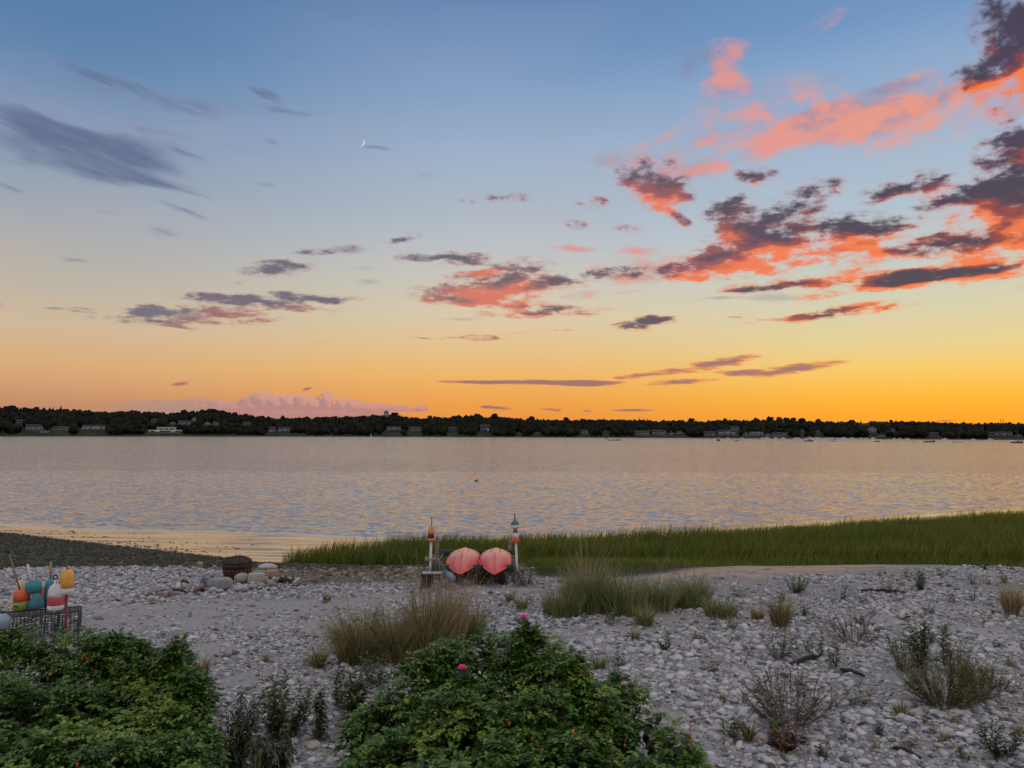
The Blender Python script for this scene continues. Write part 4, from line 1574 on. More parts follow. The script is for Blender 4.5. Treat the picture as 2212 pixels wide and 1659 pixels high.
m.build('body', M_HULLD, rp, True)
m = MB()
m.lathe([(0.02, -0.13), (0.075, -0.09), (0.095, 0.0), (0.085, 0.08), (0.02, 0.12)], (0.06, 0, 0.90), 12)
m.build('head', paint('skin', (0.35, 0.22, 0.16), (0.3, 0.18, 0.13), 0.6, 5.0), rp, True)

# white boats packed along the town wharf
proto = None
rng2 = np.random.default_rng(3)
k = 0
for px in [806, 809.5, 812, 815.5, 817.5, 820, 823, 826, 829.5, 832, 835.5, 838, 841, 844.5, 847, 850.5, 853.5, 857, 860.5, 799, 795, 783, 776, 768, 762, 866, 872, 893, 899, 906, 944, 972, 989, 742, 728]:
    px = px + rng2.uniform(-0.6, 0.6)
    Y = float(interp_px(SHORE, px)) - rng2.uniform(12, 46)
    if proto is None:
        proto = empty('moored_boat', (0, 0, 0), 0)
        L = 7.0
        hull_mb(L, 2.3, 0.85, 0.3).build('hull', M_HULLW, proto)
        m = MB()
        m.box((0.2, 0, 1.35), (2.8, 1.5, 1.1), taper=0.8)
        m.build('cabin', M_HULLW, proto)
        m = MB()
        m.box((0.25, -0.70, 1.5), (1.9, 0.06, 0.36))
        m.build('windshield', M_PANE, proto)
        o = proto
    else:
        o = proto.copy()
        COL.objects.link(o)
        for ch in list(proto.children):
            c2 = ch.copy()
            COL.objects.link(c2)
            c2.parent = o
    x = (px - 512) / F * Y
    o.location = (x, Y, WATER_Z)
    o.rotation_euler = (0, 0, rng2.choice([0, math.pi]) + rng2.uniform(-0.5, 0.5))
    s = rng2.uniform(0.6, 1.15)
    o.scale = (s, s, s)
    tag(o, 'small white boat among the many moored tightly along the town wharf', 'boat', 'small white boats along the town wharf')

# low wharf the boats lie at
for px0, px1, lab in ((716, 803, 'long low dark wharf under the town inn and sheds'), (804, 870, 'timber float dock behind the packed white boats'), (884, 1010, 'thin far dock along the right part of the town shore')):
    Y0, Y1 = float(interp_px(SHORE, px0)) - 6, float(interp_px(SHORE, px1)) - 6
    a = np.array([(px0 - 512) / F * Y0, Y0])
    e = np.array([(px1 - 512) / F * Y1, Y1])
    c = (a + e) / 2
    L = float(np.linalg.norm(e - a))
    root = empty('wharf', (c[0], c[1], WATER_Z), math.atan2(e[1] - a[1], e[0] - a[0]))
    tag(root, lab, 'wharf', 'wharves of the town')
    m = MB()
    m.box((0, 0, 0.9), (L, 3.0, 0.3))
    m.build('deck', paint('wharf deck', (0.09, 0.08, 0.075), (0.06, 0.055, 0.05), 0.9, 0.5), root)
    m = MB()
    nn = int(L / 6)
    for k in range(nn):
        m.tube([(-L / 2 + L * (k + .5) / nn, -1.3, -1.0), (-L / 2 + L * (k + .5) / nn, -1.3, 1.7)], 0.22, 6)
    m.build('pilings', M_TRUNK, root)

# channel marker, dark float, white beacon post
px = 718.3
Y = (CAM_Z - WATER_Z) * F / (440.9 - hz(px))
p = at(px, 440.9, Y)
r = empty('channel_marker', (p[0], Y, WATER_Z), 0)
tag(r, 'squat dark channel marker with open cage top on the water', 'buoy')
m = MB()
m.lathe([(0.9, -0.3), (1.25, 0.0), (1.25, 0.9), (0.9, 1.1)], (0, 0, 0), 14)
m.build('float', paint('marker black', (0.02, 0.03, 0.025), (0.03, 0.05, 0.035), 0.5, 2), r, True)
m = MB()
for k in range(4):
    t = k * math.pi / 2 + 0.6
    m.tube([(0.8 * math.cos(t), 0.8 * math.sin(t), 1.0), (0.45 * math.cos(t), 0.45 * math.sin(t), 2.3)], 0.10, 5)
m.box((0, 0, 1.7), (0.9, 0.9, 0.9))
m.build('cage', paint('marker green', (0.03, 0.06, 0.04), (0.02, 0.04, 0.03), 0.5, 2), r)
m = MB()
m.lathe([(0.03, 2.30), (0.12, 2.34), (0.12, 2.50), (0.03, 2.54)], (0, 0, 0), 8)
m.build('marker_lamp', M_LAMP, r)

p = ground(476.2, 480.6)
Y = (CAM_Z - WATER_Z) * F / (480.9 - hz(476.2))
p = at(476.2, 480.9, Y)
m = MB()
m.lathe([(0.05, -0.15), (0.22, -0.06), (0.26, 0.06), (0.16, 0.17), (0.05, 0.21)], (0, 0, 0), 12)
m.tube([(0.1, 0, 0.1), (0.26, 0, 0.30)], [0.07, 0.05], 6)
o = m.build('mooring_float', paint('float black', (0.02, 0.02, 0.025), (0.04, 0.035, 0.035), 0.5, 6), None, True)
o.location = (p[0], Y, WATER_Z + 0.02)
o.scale = (0.8, 0.8, 0.8)
tag(o, 'small dark mooring float alone in the middle of the bay', 'float')
px = 371.0
Y = float(interp_px(SHORE, px)) + 2
p = at(px, 436.2, Y)
m = MB()
m.lathe([(1.2, 0), (0.5, 0.6), (0.28, 4.2), (0.05, 4.9)], (0, 0, 0), 8)
o = m.build('beacon_post', tone_mat('white beacon', (0.6, 0.58, 0.55)), None)
o.location = (p[0], Y, WATER_Z)
tag(o, 'thin white beacon post at the waterline below the water tower', 'beacon')

# ------------------------------------------------------------------ moon
mm, nt, b = new_mat('moon surface')
nt.nodes.remove(b)
MOON_Y = 9000.0
mp = at(360.4, 142.2, MOON_Y)
dirm = (Vector(mp) - Vector((0, 0, CAM_Z))).normalized()
right = dirm.cross(Vector((0, 0, 1))).normalized()
upv = right.cross(dirm).normalized()
msun = (right * 0.86 - upv * 0.36 + dirm * 1.25).normalized()
g = nt.nodes.new('ShaderNodeNewGeometry')
dp = nt.nodes.new('ShaderNodeVectorMath')
dp.operation = 'DOT_PRODUCT'
nt.links.new(g.outputs['Normal'], dp.inputs[0])
dp.inputs[1].default_value = msun
fac = mth(nt, 'MULTIPLY', ramp(nt, dp.outputs['Value'], [(0.0, (0, 0, 0)), (0.10, (1, 1, 1))]), mth(nt, 'SUBTRACT', 1.0, g.outputs['Backfacing']))
em = nt.nodes.new('ShaderNodeEmission')
nt.links.new(ramp(nt, noise(nt, coord(nt, 'Object'), 0.02, 4), [(0.4, (0.80, 0.86, 0.92)), (0.6, (0.95, 0.98, 1.0))]), em.inputs[0])
em.inputs[1].default_value = 1.15
trn = nt.nodes.new('ShaderNodeBsdfTransparent')
mx = nt.nodes.new('ShaderNodeMixShader')
nt.links.new(fac, mx.inputs[0])
nt.links.new(trn.outputs[0], mx.inputs[1])
nt.links.new(em.outputs[0], mx.inputs[2])
nt.links.new(mx.outputs[0], nt.nodes['Material Output'].inputs[0])
V, Fc = ico(5)
o = link_mesh('moon', V * (4.0 / F * MOON_Y), Fc, mm, None, True)
o.location = mp
tag(o, 'thin white crescent moon in the blue sky', 'moon')


# ------------------------------------------------------------------ cobbles
M_COB = rnd_mat('beach cobble', [(0.0, (0.05, 0.05, 0.055)), (0.10, (0.15, 0.15, 0.16)), (0.25, (0.31, 0.31, 0.325)), (0.45, (0.43, 0.43, 0.445)), (0.60, (0.52, 0.52, 0.535)), (0.72, (0.36, 0.325, 0.33)),
                                (0.80, (0.40, 0.36, 0.30)), (0.88, (0.56, 0.55, 0.545)), (0.95, (0.25, 0.26, 0.24)), (1.0, (0.17, 0.145, 0.13))], 0.75, 22.0, 0.35, 0.004)
M_COBW = rnd_mat('dark shore stone', [(0.0, (0.012, 0.012, 0.006)), (0.55, (0.032, 0.037, 0.012)), (0.85, (0.06, 0.052, 0.028)), (1.0, (0.14, 0.115, 0.08))], 0.7, 12.0, 0.5, 0.004)


def frame_px(x, y, z):
    d = np.stack([x, y, z - CAM_Z], 1) @ R3
    return 512 + F * d[:, 0] / -d[:, 2], 384 - F * d[:, 1] / -d[:, 2]


def stone_field(n, seed, ylo, yhi, wfun, smin, smax, dens, zsink=0.30):
    g = np.random.default_rng(seed)
    # even spread over the picture's depth: more stones close in
    y = ylo + (yhi - ylo) * g.random(n)
    xw = wfun(y)
    x = g.uniform(-1, 1, n) * xw
    k = dens(x, y)
    keep = g.random(n) < k
    x, y = x[keep], y[keep]
    m = len(x)
    big = fbm(x * 0.5, y * 0.5, 3, 33)
    s = np.exp(g.normal(math.log((smin * smax) ** 0.5), 0.42, m)) * (0.7 + 0.65 * big)
    s = np.clip(s, smin * 0.6, smax * 1.5) * 0.36
    scl = np.stack([s * g.uniform(0.95, 1.5, m), s * g.uniform(0.8, 1.1, m), s * g.uniform(0.38, 0.72, m)], 1)
    z = land_h(x, y) + scl[:, 2] * g.uniform(-0.05, 0.75, m) * (1 - zsink)
    rot = rot_z(g.uniform(0, 6.28, m)) @ rand_tilt(m, 0.22, g)
    return x, y, z, scl, rot


PRO2 = [lumpy(ICO2, 0.055, 100 + k, 0.9) for k in range(8)]
PRO1 = [lumpy(ICO1, 0.06, 130 + k, 0.9) for k in range(6)]


def dens_near(x, y):
    s = sand_mask(x, y)
    n = fbm(x * 0.55, y * 0.55, 4, 51)
    d = np.clip((n - 0.30) * 4.2, 0.22, 1.0) * np.clip(1 - s * 1.15, 0.10, 1)
    d = np.where((x < -3.5) & (y > 16.5), np.maximum(d, 0.95 * np.clip(1 - s, .05, 1)), d)
    cy = crest_y(x)
    d = d * sstep(y, cy + 0.4, cy - 0.1)
    return np.where((x > 0.2) & (x < 12), d * sstep(y - np.minimum(strip_y(x), np.interp(x, [0.3, 0.6, 3.0, 5.0], [28, 18.9, 19.1, 20.6])), 0.15, -0.25), d)


wf = lambda y: 2.0 + y * 0.72
px_, py_, pz_, ps_, pr_ = [], [], [], [], []
# big and middling cobbles, close pebbles, far cobbles
A1 = stone_field(26000, 1, 6.0, 13.0, wf, 0.045, 0.125, dens_near)
A2 = stone_field(42000, 2, 12.5, 21.5, wf, 0.060, 0.125, dens_near)
A3 = stone_field(34000, 3, 6.5, 13.5, wf, 0.022, 0.055, lambda x, y: np.clip(0.50 + dens_near(x, y), 0, 1))
A4 = stone_field(24000, 4, 13.0, 21.0, wf, 0.030, 0.06, lambda x, y: np.clip(0.16 * sstep(y, 18.4, 17.6) + dens_near(x, y), 0, 1))

# the 300 cobbles that show largest stand as things of their own
bx = np.concatenate([A1[0], A2[0]])
by = np.concatenate([A1[1], A2[1]])
bz = np.concatenate([A1[2], A2[2]])
bs = np.concatenate([A1[3], A2[3]])
br = np.concatenate([A1[4], A2[4]])
fx, fy = frame_px(bx, by, bz)
vis = (fx > 2) & (fx < 1022) & (fy < 766)
# not under the rose bushes
vis &= ~((fx > 340) & (fx < 700) & (fy > 690 - 0.0 * fx)) & ~((fx < 225) & (fy > 640))
score = np.where(vis, bs[:, 0] / by, 0)
order = np.argsort(-score)[:300]
mask = np.ones(len(bx), bool)
mask[order] = False
which = RNG.integers(0, 8, len(bx))
near_ = mask & (by < 12)
far_ = mask & (by >= 12)
V1, F1 = scatter(PRO2, which[near_], np.stack([bx, by, bz], 1)[near_], bs[near_], br[near_])
V2, F2 = scatter(PRO1, which[far_] % 6, np.stack([bx, by, bz], 1)[far_], bs[far_], br[far_])
V3, F3 = scatter(PRO1, RNG.integers(0, 6, len(A3[0])), np.stack(A3[:3], 1), A3[3], A3[4])
V4, F4 = scatter(PRO1, RNG.integers(0, 6, len(A4[0])), np.stack(A4[:3], 1), A4[3], A4[4])
o1, o2, o3 = len(V1), len(V1) + len(V2), len(V1) + len(V2) + len(V3)
cob = link_mesh('cobbles', np.concatenate([V1, V2, V3, V4]), np.concatenate([F1, F2 + o1, F3 + o2, F4 + o3]), M_COB, None, True)
tag(cob, 'countless rounded grey cobbles covering the beach', 'cobbles', kind='stuff')

TINTS = [('pale grey', (0.52, 0.515, 0.53)), ('blue grey', (0.37, 0.385, 0.42)), ('mauve grey', (0.42, 0.39, 0.41)), ('off white', (0.62, 0.61, 0.60)), ('pinkish', (0.46, 0.38, 0.37)), ('tan', (0.46, 0.41, 0.34)), ('dark grey', (0.24, 0.245, 0.26)), ('greenish grey', (0.36, 0.38, 0.35))]
SM = []
for nm, c in TINTS:
    mat, nt, b = new_mat(nm + ' cobble')
    oi = nt.nodes.new('ShaderNodeObjectInfo')
    n1 = noise(nt, coord(nt, 'Object'), 2.6, 5, 0.65)
    cc = ramp(nt, n1, [(0.30, tuple(v * 0.72 for v in c)), (0.50, c), (0.72, tuple(min(0.8, v * 1.15) for v in c))])
    cc = mixc(nt, mth(nt, 'MULTIPLY', oi.outputs['Random'], 0.35), cc, (0.42, 0.41, 0.42))
    nt.links.new(cc, b.inputs['Base Color'])
    b.inputs['Roughness'].default_value = 0.72
    bump(nt, n1, 0.5, 0.01, b)
    SM.append(mat)
meshes = []
PRO3 = [lumpy(ICO3, 0.05, 160 + k, 0.9) for k in range(4)]
for t in range(len(TINTS)):
    for k in range(4):
        me_o = link_mesh('cobble', PRO3[k][0], PRO3[k][1], SM[t], None, True)
        meshes.append(me_o.data)
        bpy.data.objects.remove(me_o)
MARKS = [(795, 715, 'near the large brown twiggy plant'), (950, 690, 'near the big feathery bush'), (1000, 742, 'near the dark spiky weed at the corner'), (860, 640, 'below the middle twiggy plant'), (790, 655, 'near the curved driftwood'),
         (925, 655, 'near the tall leafy weeds'), (700, 660, 'on open ground right of the rose bush'), (740, 740, 'at the sand patch beside the rose bush'), (880, 740, 'on the lower middle of the right cobbles'), (640, 620, 'in front of the beach grass stand'),
         (270, 700, 'between the two rose bushes'), (310, 745, 'at the bottom edge between the rose bushes'), (300, 650, 'left of the brown grass mound'), (200, 600, 'on the left cobbles below the fire pit'), (1000, 620, 'on the far right cobbles'), (330, 700, 'at the left flank of the middle rose bush')]


def zone(px, py):
    return min(MARKS, key=lambda m: (m[0] - px) ** 2 + (1.6 * (m[1] - py)) ** 2)[2]


def form(s):
    return 'flat' if s[2] / s[0] < 0.42 else 'long' if s[0] / s[1] > 1.42 else 'round' if s[0] / s[1] < 1.15 else 'oval'


w8 = RNG.choice(8, 300, p=[.30, .14, .16, .14, .09, .07, .05, .05])
for j, i in enumerate(order):
    t = int(w8[j])
    o = bpy.data.objects.new('cobble', meshes[t * 4 + j % 4])
    COL.objects.link(o)
    m4 = Matrix([[*(br[i][r] * bs[i]), (bx[i], by[i], bz[i])[r]] for r in range(3)] + [[0, 0, 0, 1]])
    o.matrix_world = m4
    tag(o, 'large ' + form(bs[i]) + ' ' + TINTS[t][0] + ' cobble ' + zone(fx[i], fy[i]), 'cobble', 'largest ' + form(bs[i]) + ' ' + TINTS[t][0] + ' cobbles ' + zone(fx[i], fy[i]))

# dark weedy stones on the seaward face and pale flat stones at the crest of it
gz = np.random.default_rng(9)
n = 30000
x = gz.uniform(-34, 2, n)
y = gz.uniform(18.3, 41, n)
ty = np.interp(x, NEAR_X, TOE_Y)
k = (y < ty - 0.15) & (np.abs(x) < 2 + y * .72)
k &= (y > crest_y(x) - 0.1) & (x < 0.6)
k &= gz.random(n) < np.where(x > -9, 1.0, 0.62)
x, y = x[k], y[k]
n = len(x)
s = 0.022 + 0.05 * gz.random(n) ** 2
scl = np.stack([s * 1.1, s, s * 0.85], 1)
z = land_h(x, y) + scl[:, 2] * 0.3
M_COBT = rnd_mat('tan shore stone', [(0.0, (0.05, 0.04, 0.03)), (0.4, (0.13, 0.11, 0.08)), (0.75, (0.24, 0.20, 0.155)), (1.0, (0.36, 0.33, 0.29))], 0.7, 12.0, 0.5, 0.004)
tanb = (x > -8.6 + gz.normal(0, 0.7, n)) & (y < 21.4 + gz.normal(0, 0.8, n))
for msk, mt, nm_, lb in ((~tanb, M_COBW, 'shore_stones', 'dark weed covered stones on the seaward slope of the beach'), (tanb, M_COBT, 'crest_stones', 'tan and brown stones along the crest between fire pit and rack')):
    V, Fc = scatter(PRO1, gz.integers(0, 6, int(msk.sum())), np.stack([x, y, z], 1)[msk], scl[msk], rot_z(gz.uniform(0, 6.28, int(msk.sum()))))
    o = link_mesh(nm_, V, Fc, mt, None, True)
    tag(o, lb, 'stones', kind='stuff')
# dry litter caught between the cobbles
n = 2600
x = gz.uniform(-14, 14, n)
y = 6.5 + 13.5 * gz.random(n)
ok = (np.abs(x) < 2 + y * .7) & (fbm(x * 0.8, y * 0.8, 3, 300) > 0.47)
x, y = x[ok], y[ok]
n = len(x)
s = gz.uniform(0.008, 0.030, n)
V, Fc = scatter(PRO1, gz.integers(0, 6, n), np.stack([x, y, land_h(x, y) + 0.018], 1), np.stack([s * gz.uniform(1.5, 4, n), s * 0.5, s * 0.35], 1), rot_z(gz.uniform(0, 6.28, n)))
o = link_mesh('beach_litter', V, Fc, rnd_mat('dry litter', [(0.0, (0.02, 0.018, 0.015)), (0.6, (0.06, 0.045, 0.03)), (0.9, (0.16, 0.12, 0.07)), (1.0, (0.30, 0.24, 0.15))], 0.9))
tag(o, 'dry weed scraps and twig bits caught between the cobbles', 'litter', kind='stuff')

# seaweed clumps and little stranded bits on the wet sand flat
n = 520
x = gz.uniform(-34, -8, n)
ty = np.interp(x, NEAR_X, TOE_Y)
y = ty + gz.exponential(1.6, n) + 0.1
k = (y < np.interp(x, NEAR_X, EDGE_Y) - 0.2) & (fbm(x * 0.3, y * 1.2, 3, 77) > 0.50)
x, y = x[k], y[k]
n = len(x)
s = gz.uniform(0.012, 0.035, n)
V, Fc = scatter(PRO1, gz.integers(0, 6, n), np.stack([x, y, land_h(x, y) + 0.01], 1), np.stack([s * 2.4, s, s * 0.5], 1), rot_z(gz.normal(0, 0.5, n)))
o = link_mesh('seaweed_scraps', V, Fc, M_COBW, None, True)
tag(o, 'scraps of dark seaweed stranded on the wet golden sand', 'seaweed', kind='stuff')


# ------------------------------------------------------------------ blades of grass
def blades(px, py, pz, h, w, lean, heading, bend, seg=3, seed=0):
    """tapered curved blades; all arguments are arrays"""
    n = len(px)
    t = np.linspace(0, 1, seg + 1)
    dx, dy = np.cos(heading), np.sin(heading)
    g = np.random.default_rng(seed)
    fa = g.uniform(0, 3.14, n)                      # facing of the flat side
    sx, sy = np.cos(fa), np.sin(fa)
    P = []
    for k in range(seg + 1):
        out = (lean * t[k] + bend * t[k] ** 2) * h
        up = h * t[k] * np.sqrt(np.clip(1 - 0.25 * (lean + bend * t[k]) ** 2, 0.15, 1)) - bend * h * 0.35 * t[k] ** 3
        cx, cy, cz = px + dx * out, py + dy * out, pz + up
        ww = w * (1 - t[k] ** 1.5) * 0.5 + 0.0003
        P.append(np.stack([cx - sx * ww, cy - sy * ww, cz], 1))
        P.append(np.stack([cx + sx * ww, cy + sy * ww, cz], 1))
    V = np.stack(P, 1).reshape(-1, 3)
    base = np.arange(n)[:, None] * (2 * (seg + 1))
    Fc = []
    for k in range(seg):
        Fc.append(np.stack([base[:, 0] + 2 * k, base[:, 0] + 2 * k + 1, base[:, 0] + 2 * k + 3, base[:, 0] + 2 * k + 2], 1))
    return V, np.concatenate(Fc)


def join(parts):
    V, Fc, n = [], [], 0
    for v, f in parts:
        V.append(v)
        Fc.append(f + n)
        n += len(v)
    return np.concatenate(V), np.concatenate(Fc)


M_MARSH = rnd_mat('marsh grass blades', [(0.0, (0.065, 0.100, 0.012)), (0.5, (0.125, 0.170, 0.018)), (0.8, (0.20, 0.225, 0.028)), (0.95, (0.28, 0.25, 0.05)), (1.0, (0.26, 0.20, 0.08))], 0.6, transl=0.30, spec=0.3)
gm = np.random.default_rng(12)


def in_marsh(x, y, pad=0.0):
    my = np.interp(x, MARSH_X, MARSH_Y)
    ny = np.interp(x, NEAR_X, TOE_Y) - 0.3
    lx = -9.3 + 0.5 * np.sin(y * 1.7)
    ok = (x > lx) & (y > ny + pad) & (y < my + 0.5 * np.sin(x * 1.3) + 0.4 * np.sin(x * 3.1))
    return ok


n = 330000
x = gm.uniform(-10, 52, n)
y = gm.uniform(26.5, 56, n)
ok = in_marsh(x, y) & (np.abs(x) < 3 + y * 0.72)
my = np.interp(x, MARSH_X, MARSH_Y)
edge = np.minimum(my - y, x + 9.6)
dn = np.clip(0.62 + 0.5 * (fbm(x * 0.6, y * 0.6, 3, 61) - 0.4), 0.2, 1) * np.clip(0.45 + edge * 0.5, 0.3, 1)
ok &= gm.random(n) < dn * 0.85
x, y, edge = x[ok], y[ok], edge[ok]
n = len(x)
ny = np.interp(x, NEAR_X, TOE_Y)
hs = fbm(x * 0.25, y * 0.35, 3, 71)
hgt = 0.50 + 0.55 * hs * (0.6 + 0.8 * fbm(x * 0.9, y * 0.9, 2, 81)) + 0.12 * gm.normal(0, 1, n) ** 2 * 0.3
# the strip nearest the beach is shorter, greener grass
hgt = np.where((y < ny + 3.2) & (x > 0.5), hgt * 0.52, hgt)
hgt = np.where((y > ny + 2.4) & (y < ny + 4.0), hgt * 1.12, hgt)
hgt *= np.clip(0.72 + edge * 0.35, 0.72, 1.0)
V, Fc = blades(x, y, land_h(x, y) - 0.02, hgt * gm.uniform(0.75, 1.2, n), gm.uniform(0.022, 0.045, n), gm.uniform(0.0, 0.22, n), gm.normal(0.3, 1.2, n), gm.uniform(0.05, 0.5, n), 2, 1)
marsh = link_mesh('marsh_grass', V, Fc, M_MARSH)
# short salt hay creeping up to the cobbles right of the kayak rack
n = 26000
x = gm.uniform(0.5, 9.0, n)
y = gm.uniform(18.7, 28.5, n)
lo = np.interp(x, [0.3, 0.6, 3.0, 5.0, 8.0, 10], [28, 18.9, 19.1, 20.6, 24, 27.3]) + 0.5 * (fbm(x * 2, y * 2, 2, 64) - 0.5)
ok = (y > lo) & (gm.random(n) < np.clip((y - lo) * 1.2, 0.2, 1))
x, y, lo = x[ok], y[ok], lo[ok]
n = len(x)
V, Fc = blades(x, y, land_h(x, y) - 0.02, gm.uniform(0.10, 0.26, n) * (0.7 + 0.5 * np.clip(y - lo, 0, 1)), gm.uniform(0.008, 0.018, n), gm.uniform(0.0, 0.4, n), gm.uniform(0, 6.28, n), gm.uniform(0.1, 0.7, n), 2, 2)
hay = link_mesh('salt_hay', V, Fc, M_MARSH)
tag(hay, 'short yellow green salt hay between the cobbles and tall marsh grass', 'salt hay', kind='stuff')
tag(marsh, 'tall green marsh grass filling the tidal strip between beach and bay', 'marsh grass', kind='stuff')

# patches of greener and of browner marsh
nt = M_MARSH.node_tree
b = nt.nodes['Principled BSDF']
src = b.inputs['Base Color'].links[0].from_socket
pn = noise(nt, coord(nt, 'Object', (0.10, 0.28, 0.0)), 1.0, 4, 0.6)
mlt = nt.nodes.new('ShaderNodeMix')
mlt.data_type = 'RGBA'
mlt.blend_type = 'MULTIPLY'
mlt.inputs[0].default_value = 1.0
nt.links.new(src, mlt.inputs[6])
nt.links.new(ramp(nt, pn, [(0.34, (0.48, 0.62, 0.50)), (0.50, (0.82, 0.80, 0.65)), (0.64, (1.15, 0.88, 0.70))]), mlt.inputs[7])
nt.links.new(mlt.outputs[2], b.inputs['Base Color'])
M_BEACHG = rnd_mat('beach grass blades', [(0.0, (0.09, 0.13, 0.045)), (0.35, (0.17, 0.215, 0.075)), (0.65, (0.26, 0.29, 0.115)), (0.80, (0.38, 0.34, 0.17)), (1.0, (0.52, 0.42, 0.23))], 0.55, transl=0.25, spec=0.3)
M_STRAW = rnd_mat('dry straw blades', [(0.0, (0.16, 0.12, 0.06)), (0.4, (0.30, 0.23, 0.12)), (0.8, (0.46, 0.36, 0.20)), (1.0, (0.58, 0.47, 0.28))], 0.65, transl=0.2, spec=0.3)
M_OLIVE = rnd_mat('olive grass blades', [(0.0, (0.05, 0.055, 0.02)), (0.4, (0.18, 0.175, 0.06)), (0.7, (0.34, 0.29, 0.13)), (1.0, (0.56, 0.45, 0.26))], 0.65, transl=0.2, spec=0.3)
M_STEM = rnd_mat('weed stem', [(0.0, (0.05, 0.045, 0.02)), (0.5, (0.10, 0.085, 0.045)), (1.0, (0.17, 0.13, 0.08))], 0.7)
M_LEAFG = rnd_mat('weed leaf', [(0.0, (0.035, 0.055, 0.015)), (0.4, (0.07, 0.10, 0.025)), (0.75, (0.12, 0.15, 0.04)), (0.92, (0.20, 0.19, 0.06)), (1.0, (0.22, 0.09, 0.04))], 0.5, transl=0.2)
M_LEAFO = rnd_mat('olive weed leaf', [(0.0, (0.09, 0.10, 0.03)), (0.5, (0.15, 0.16, 0.05)), (1.0, (0.24, 0.21, 0.08))], 0.6, transl=0.2)
M_LEAFR = rnd_mat('reddish weed leaf', [(0.0, (0.08, 0.03, 0.02)), (0.5, (0.16, 0.07, 0.045)), (0.8, (0.12, 0.11, 0.04)), (1.0, (0.28, 0.15, 0.09))], 0.6, transl=0.15)
M_DARKL = rnd_mat('dark weed leaf', [(0.0, (0.02, 0.025, 0.012)), (0.5, (0.045, 0.06, 0.02)), (0.85, (0.10, 0.12, 0.035)), (1.0, (0.20, 0.15, 0.06))], 0.5, transl=0.2)


def span_q(qx0, qx1, qbase):
    """foot of a plant and its width in metres, from survey readings"""
    p = gq((qx0 + qx1) / 2, qbase)
    w = (qx1 - qx0) * Q * p[1] / F
    return p, w


def tuft(qx0, qx1, qbase, qh, label, nb=260, mat=None, group='grass tufts on the cobbles', stalks=0, droop=0.6, name='grass_tuft', mat2=None, seed=None, wide=0.012):
    p, w = span_q(qx0, qx1, qbase)
    H = qh * Q * p[1] / F * (1.62 if 'middle rose' in group or 'stands' in group else 1.4)
    nb = int(nb * 1.4)
    g = np.random.default_rng(int(qx0 * 7 + qbase) if seed is None else seed)
    a = g.uniform(0, 6.28, nb)
    r = np.sqrt(g.random(nb)) * w * (0.34 if w > 0.6 else 0.22)
    x, y = r * np.cos(a), r * np.sin(a) * 0.7
    h = H * g.uniform(0.35, 1.08, nb) * (1.08 - 0.45 * (r / (r.max() + 1e-6)) ** 2)
    lean = g.uniform(0.05, 0.55, nb) * min(1.6, (w * 0.5 / max(H, .05)))
    hd = a + g.normal(0, 0.9, nb)
    z = land_h(x + p[0], y + p[1]) - p[2] - 0.01
    V, Fc = blades(x, y, z, h, g.uniform(0.7, 1.4, nb) * wide, lean, hd, g.uniform(0.05, droop, nb), 4, 3)
    root = empty(name, p)
    tag(root, label, 'grass', group)
    link_mesh('blades', V, Fc, mat or M_BEACHG, root)
    if stalks:
        a = g.uniform(0, 6.28, stalks)
        r = g.random(stalks) * w * 0.30
        x, y = r * np.cos(a), r * np.sin(a) * 0.6
        h = H * g.uniform(0.9, 1.5, stalks)
        V, Fc = blades(x, y, np.zeros(stalks) - 0.01, h, np.full(stalks, 0.010), g.uniform(0.0, 0.22, stalks), a + g.normal(0, 0.8, stalks), g.uniform(0.0, 0.30, stalks), 4, 5)
        link_mesh('seed_stalks', V, Fc, mat2 or M_STRAW, root)
    return root, p, w, H


def leafset(cx, cy, cz, dirx, diry, dirz, L, W, droop=0.25):
    """pointed leaves: 2 quads folded on the midrib; arrays in, arrays out"""
    n = len(cx)
    d = np.stack([dirx, diry, dirz], 1)
    d /= np.linalg.norm(d, axis=1)[:, None] + 1e-9
    up = np.tile(np.array([0, 0, 1.0]), (n, 1))
    s = np.cross(d, up)
    s /= np.linalg.norm(s, axis=1)[:, None] + 1e-6
    u = np.cross(s, d)
    o = np.stack([cx, cy, cz], 1)
    L = L[:, None]
    W = W[:, None]
    dz = np.array([0, 0, 1.0])[None] * L * droop
    b0 = o
    m = o + d * L * 0.5 - dz * 0.15
    tip = o + d * L - dz
    l1 = o + d * L * 0.28 + s * W * 0.5 + u * W * 0.16
    l2 = o + d * L * 0.68 + s * W * 0.42 + u * W * 0.12 - dz * 0.35
    r1 = o + d * L * 0.28 - s * W * 0.5 + u * W * 0.16
    r2 = o + d * L * 0.68 - s * W * 0.42 + u * W * 0.12 - dz * 0.35
    V = np.stack([b0, m, tip, l1, l2, r1, r2], 1).reshape(-1, 3)
    k = np.arange(n)[:, None] * 7
    f1 = np.concatenate([k + 0, k + 3, k + 4, k + 1], 1)
    f2 = np.concatenate([k + 0, k + 1, k + 6, k + 5], 1)
    t1 = np.concatenate([k + 1, k + 4, k + 2, k + 2], 1)
    f3 = np.concatenate([k + 1, k + 4, k + 2], 1)
    f4 = np.concatenate([k + 1, k + 2, k + 6], 1)
    return V, [np.concatenate([f1, f2]), np.concatenate([f3, f4])]


def stem_tubes(paths, r0, r1, sides=4):
    mb = MB()
    for p in paths:
        rr = np.linspace(r0, r1, len(p))
        mb.tube(p, list(rr), sides, cap=False)
    return mb


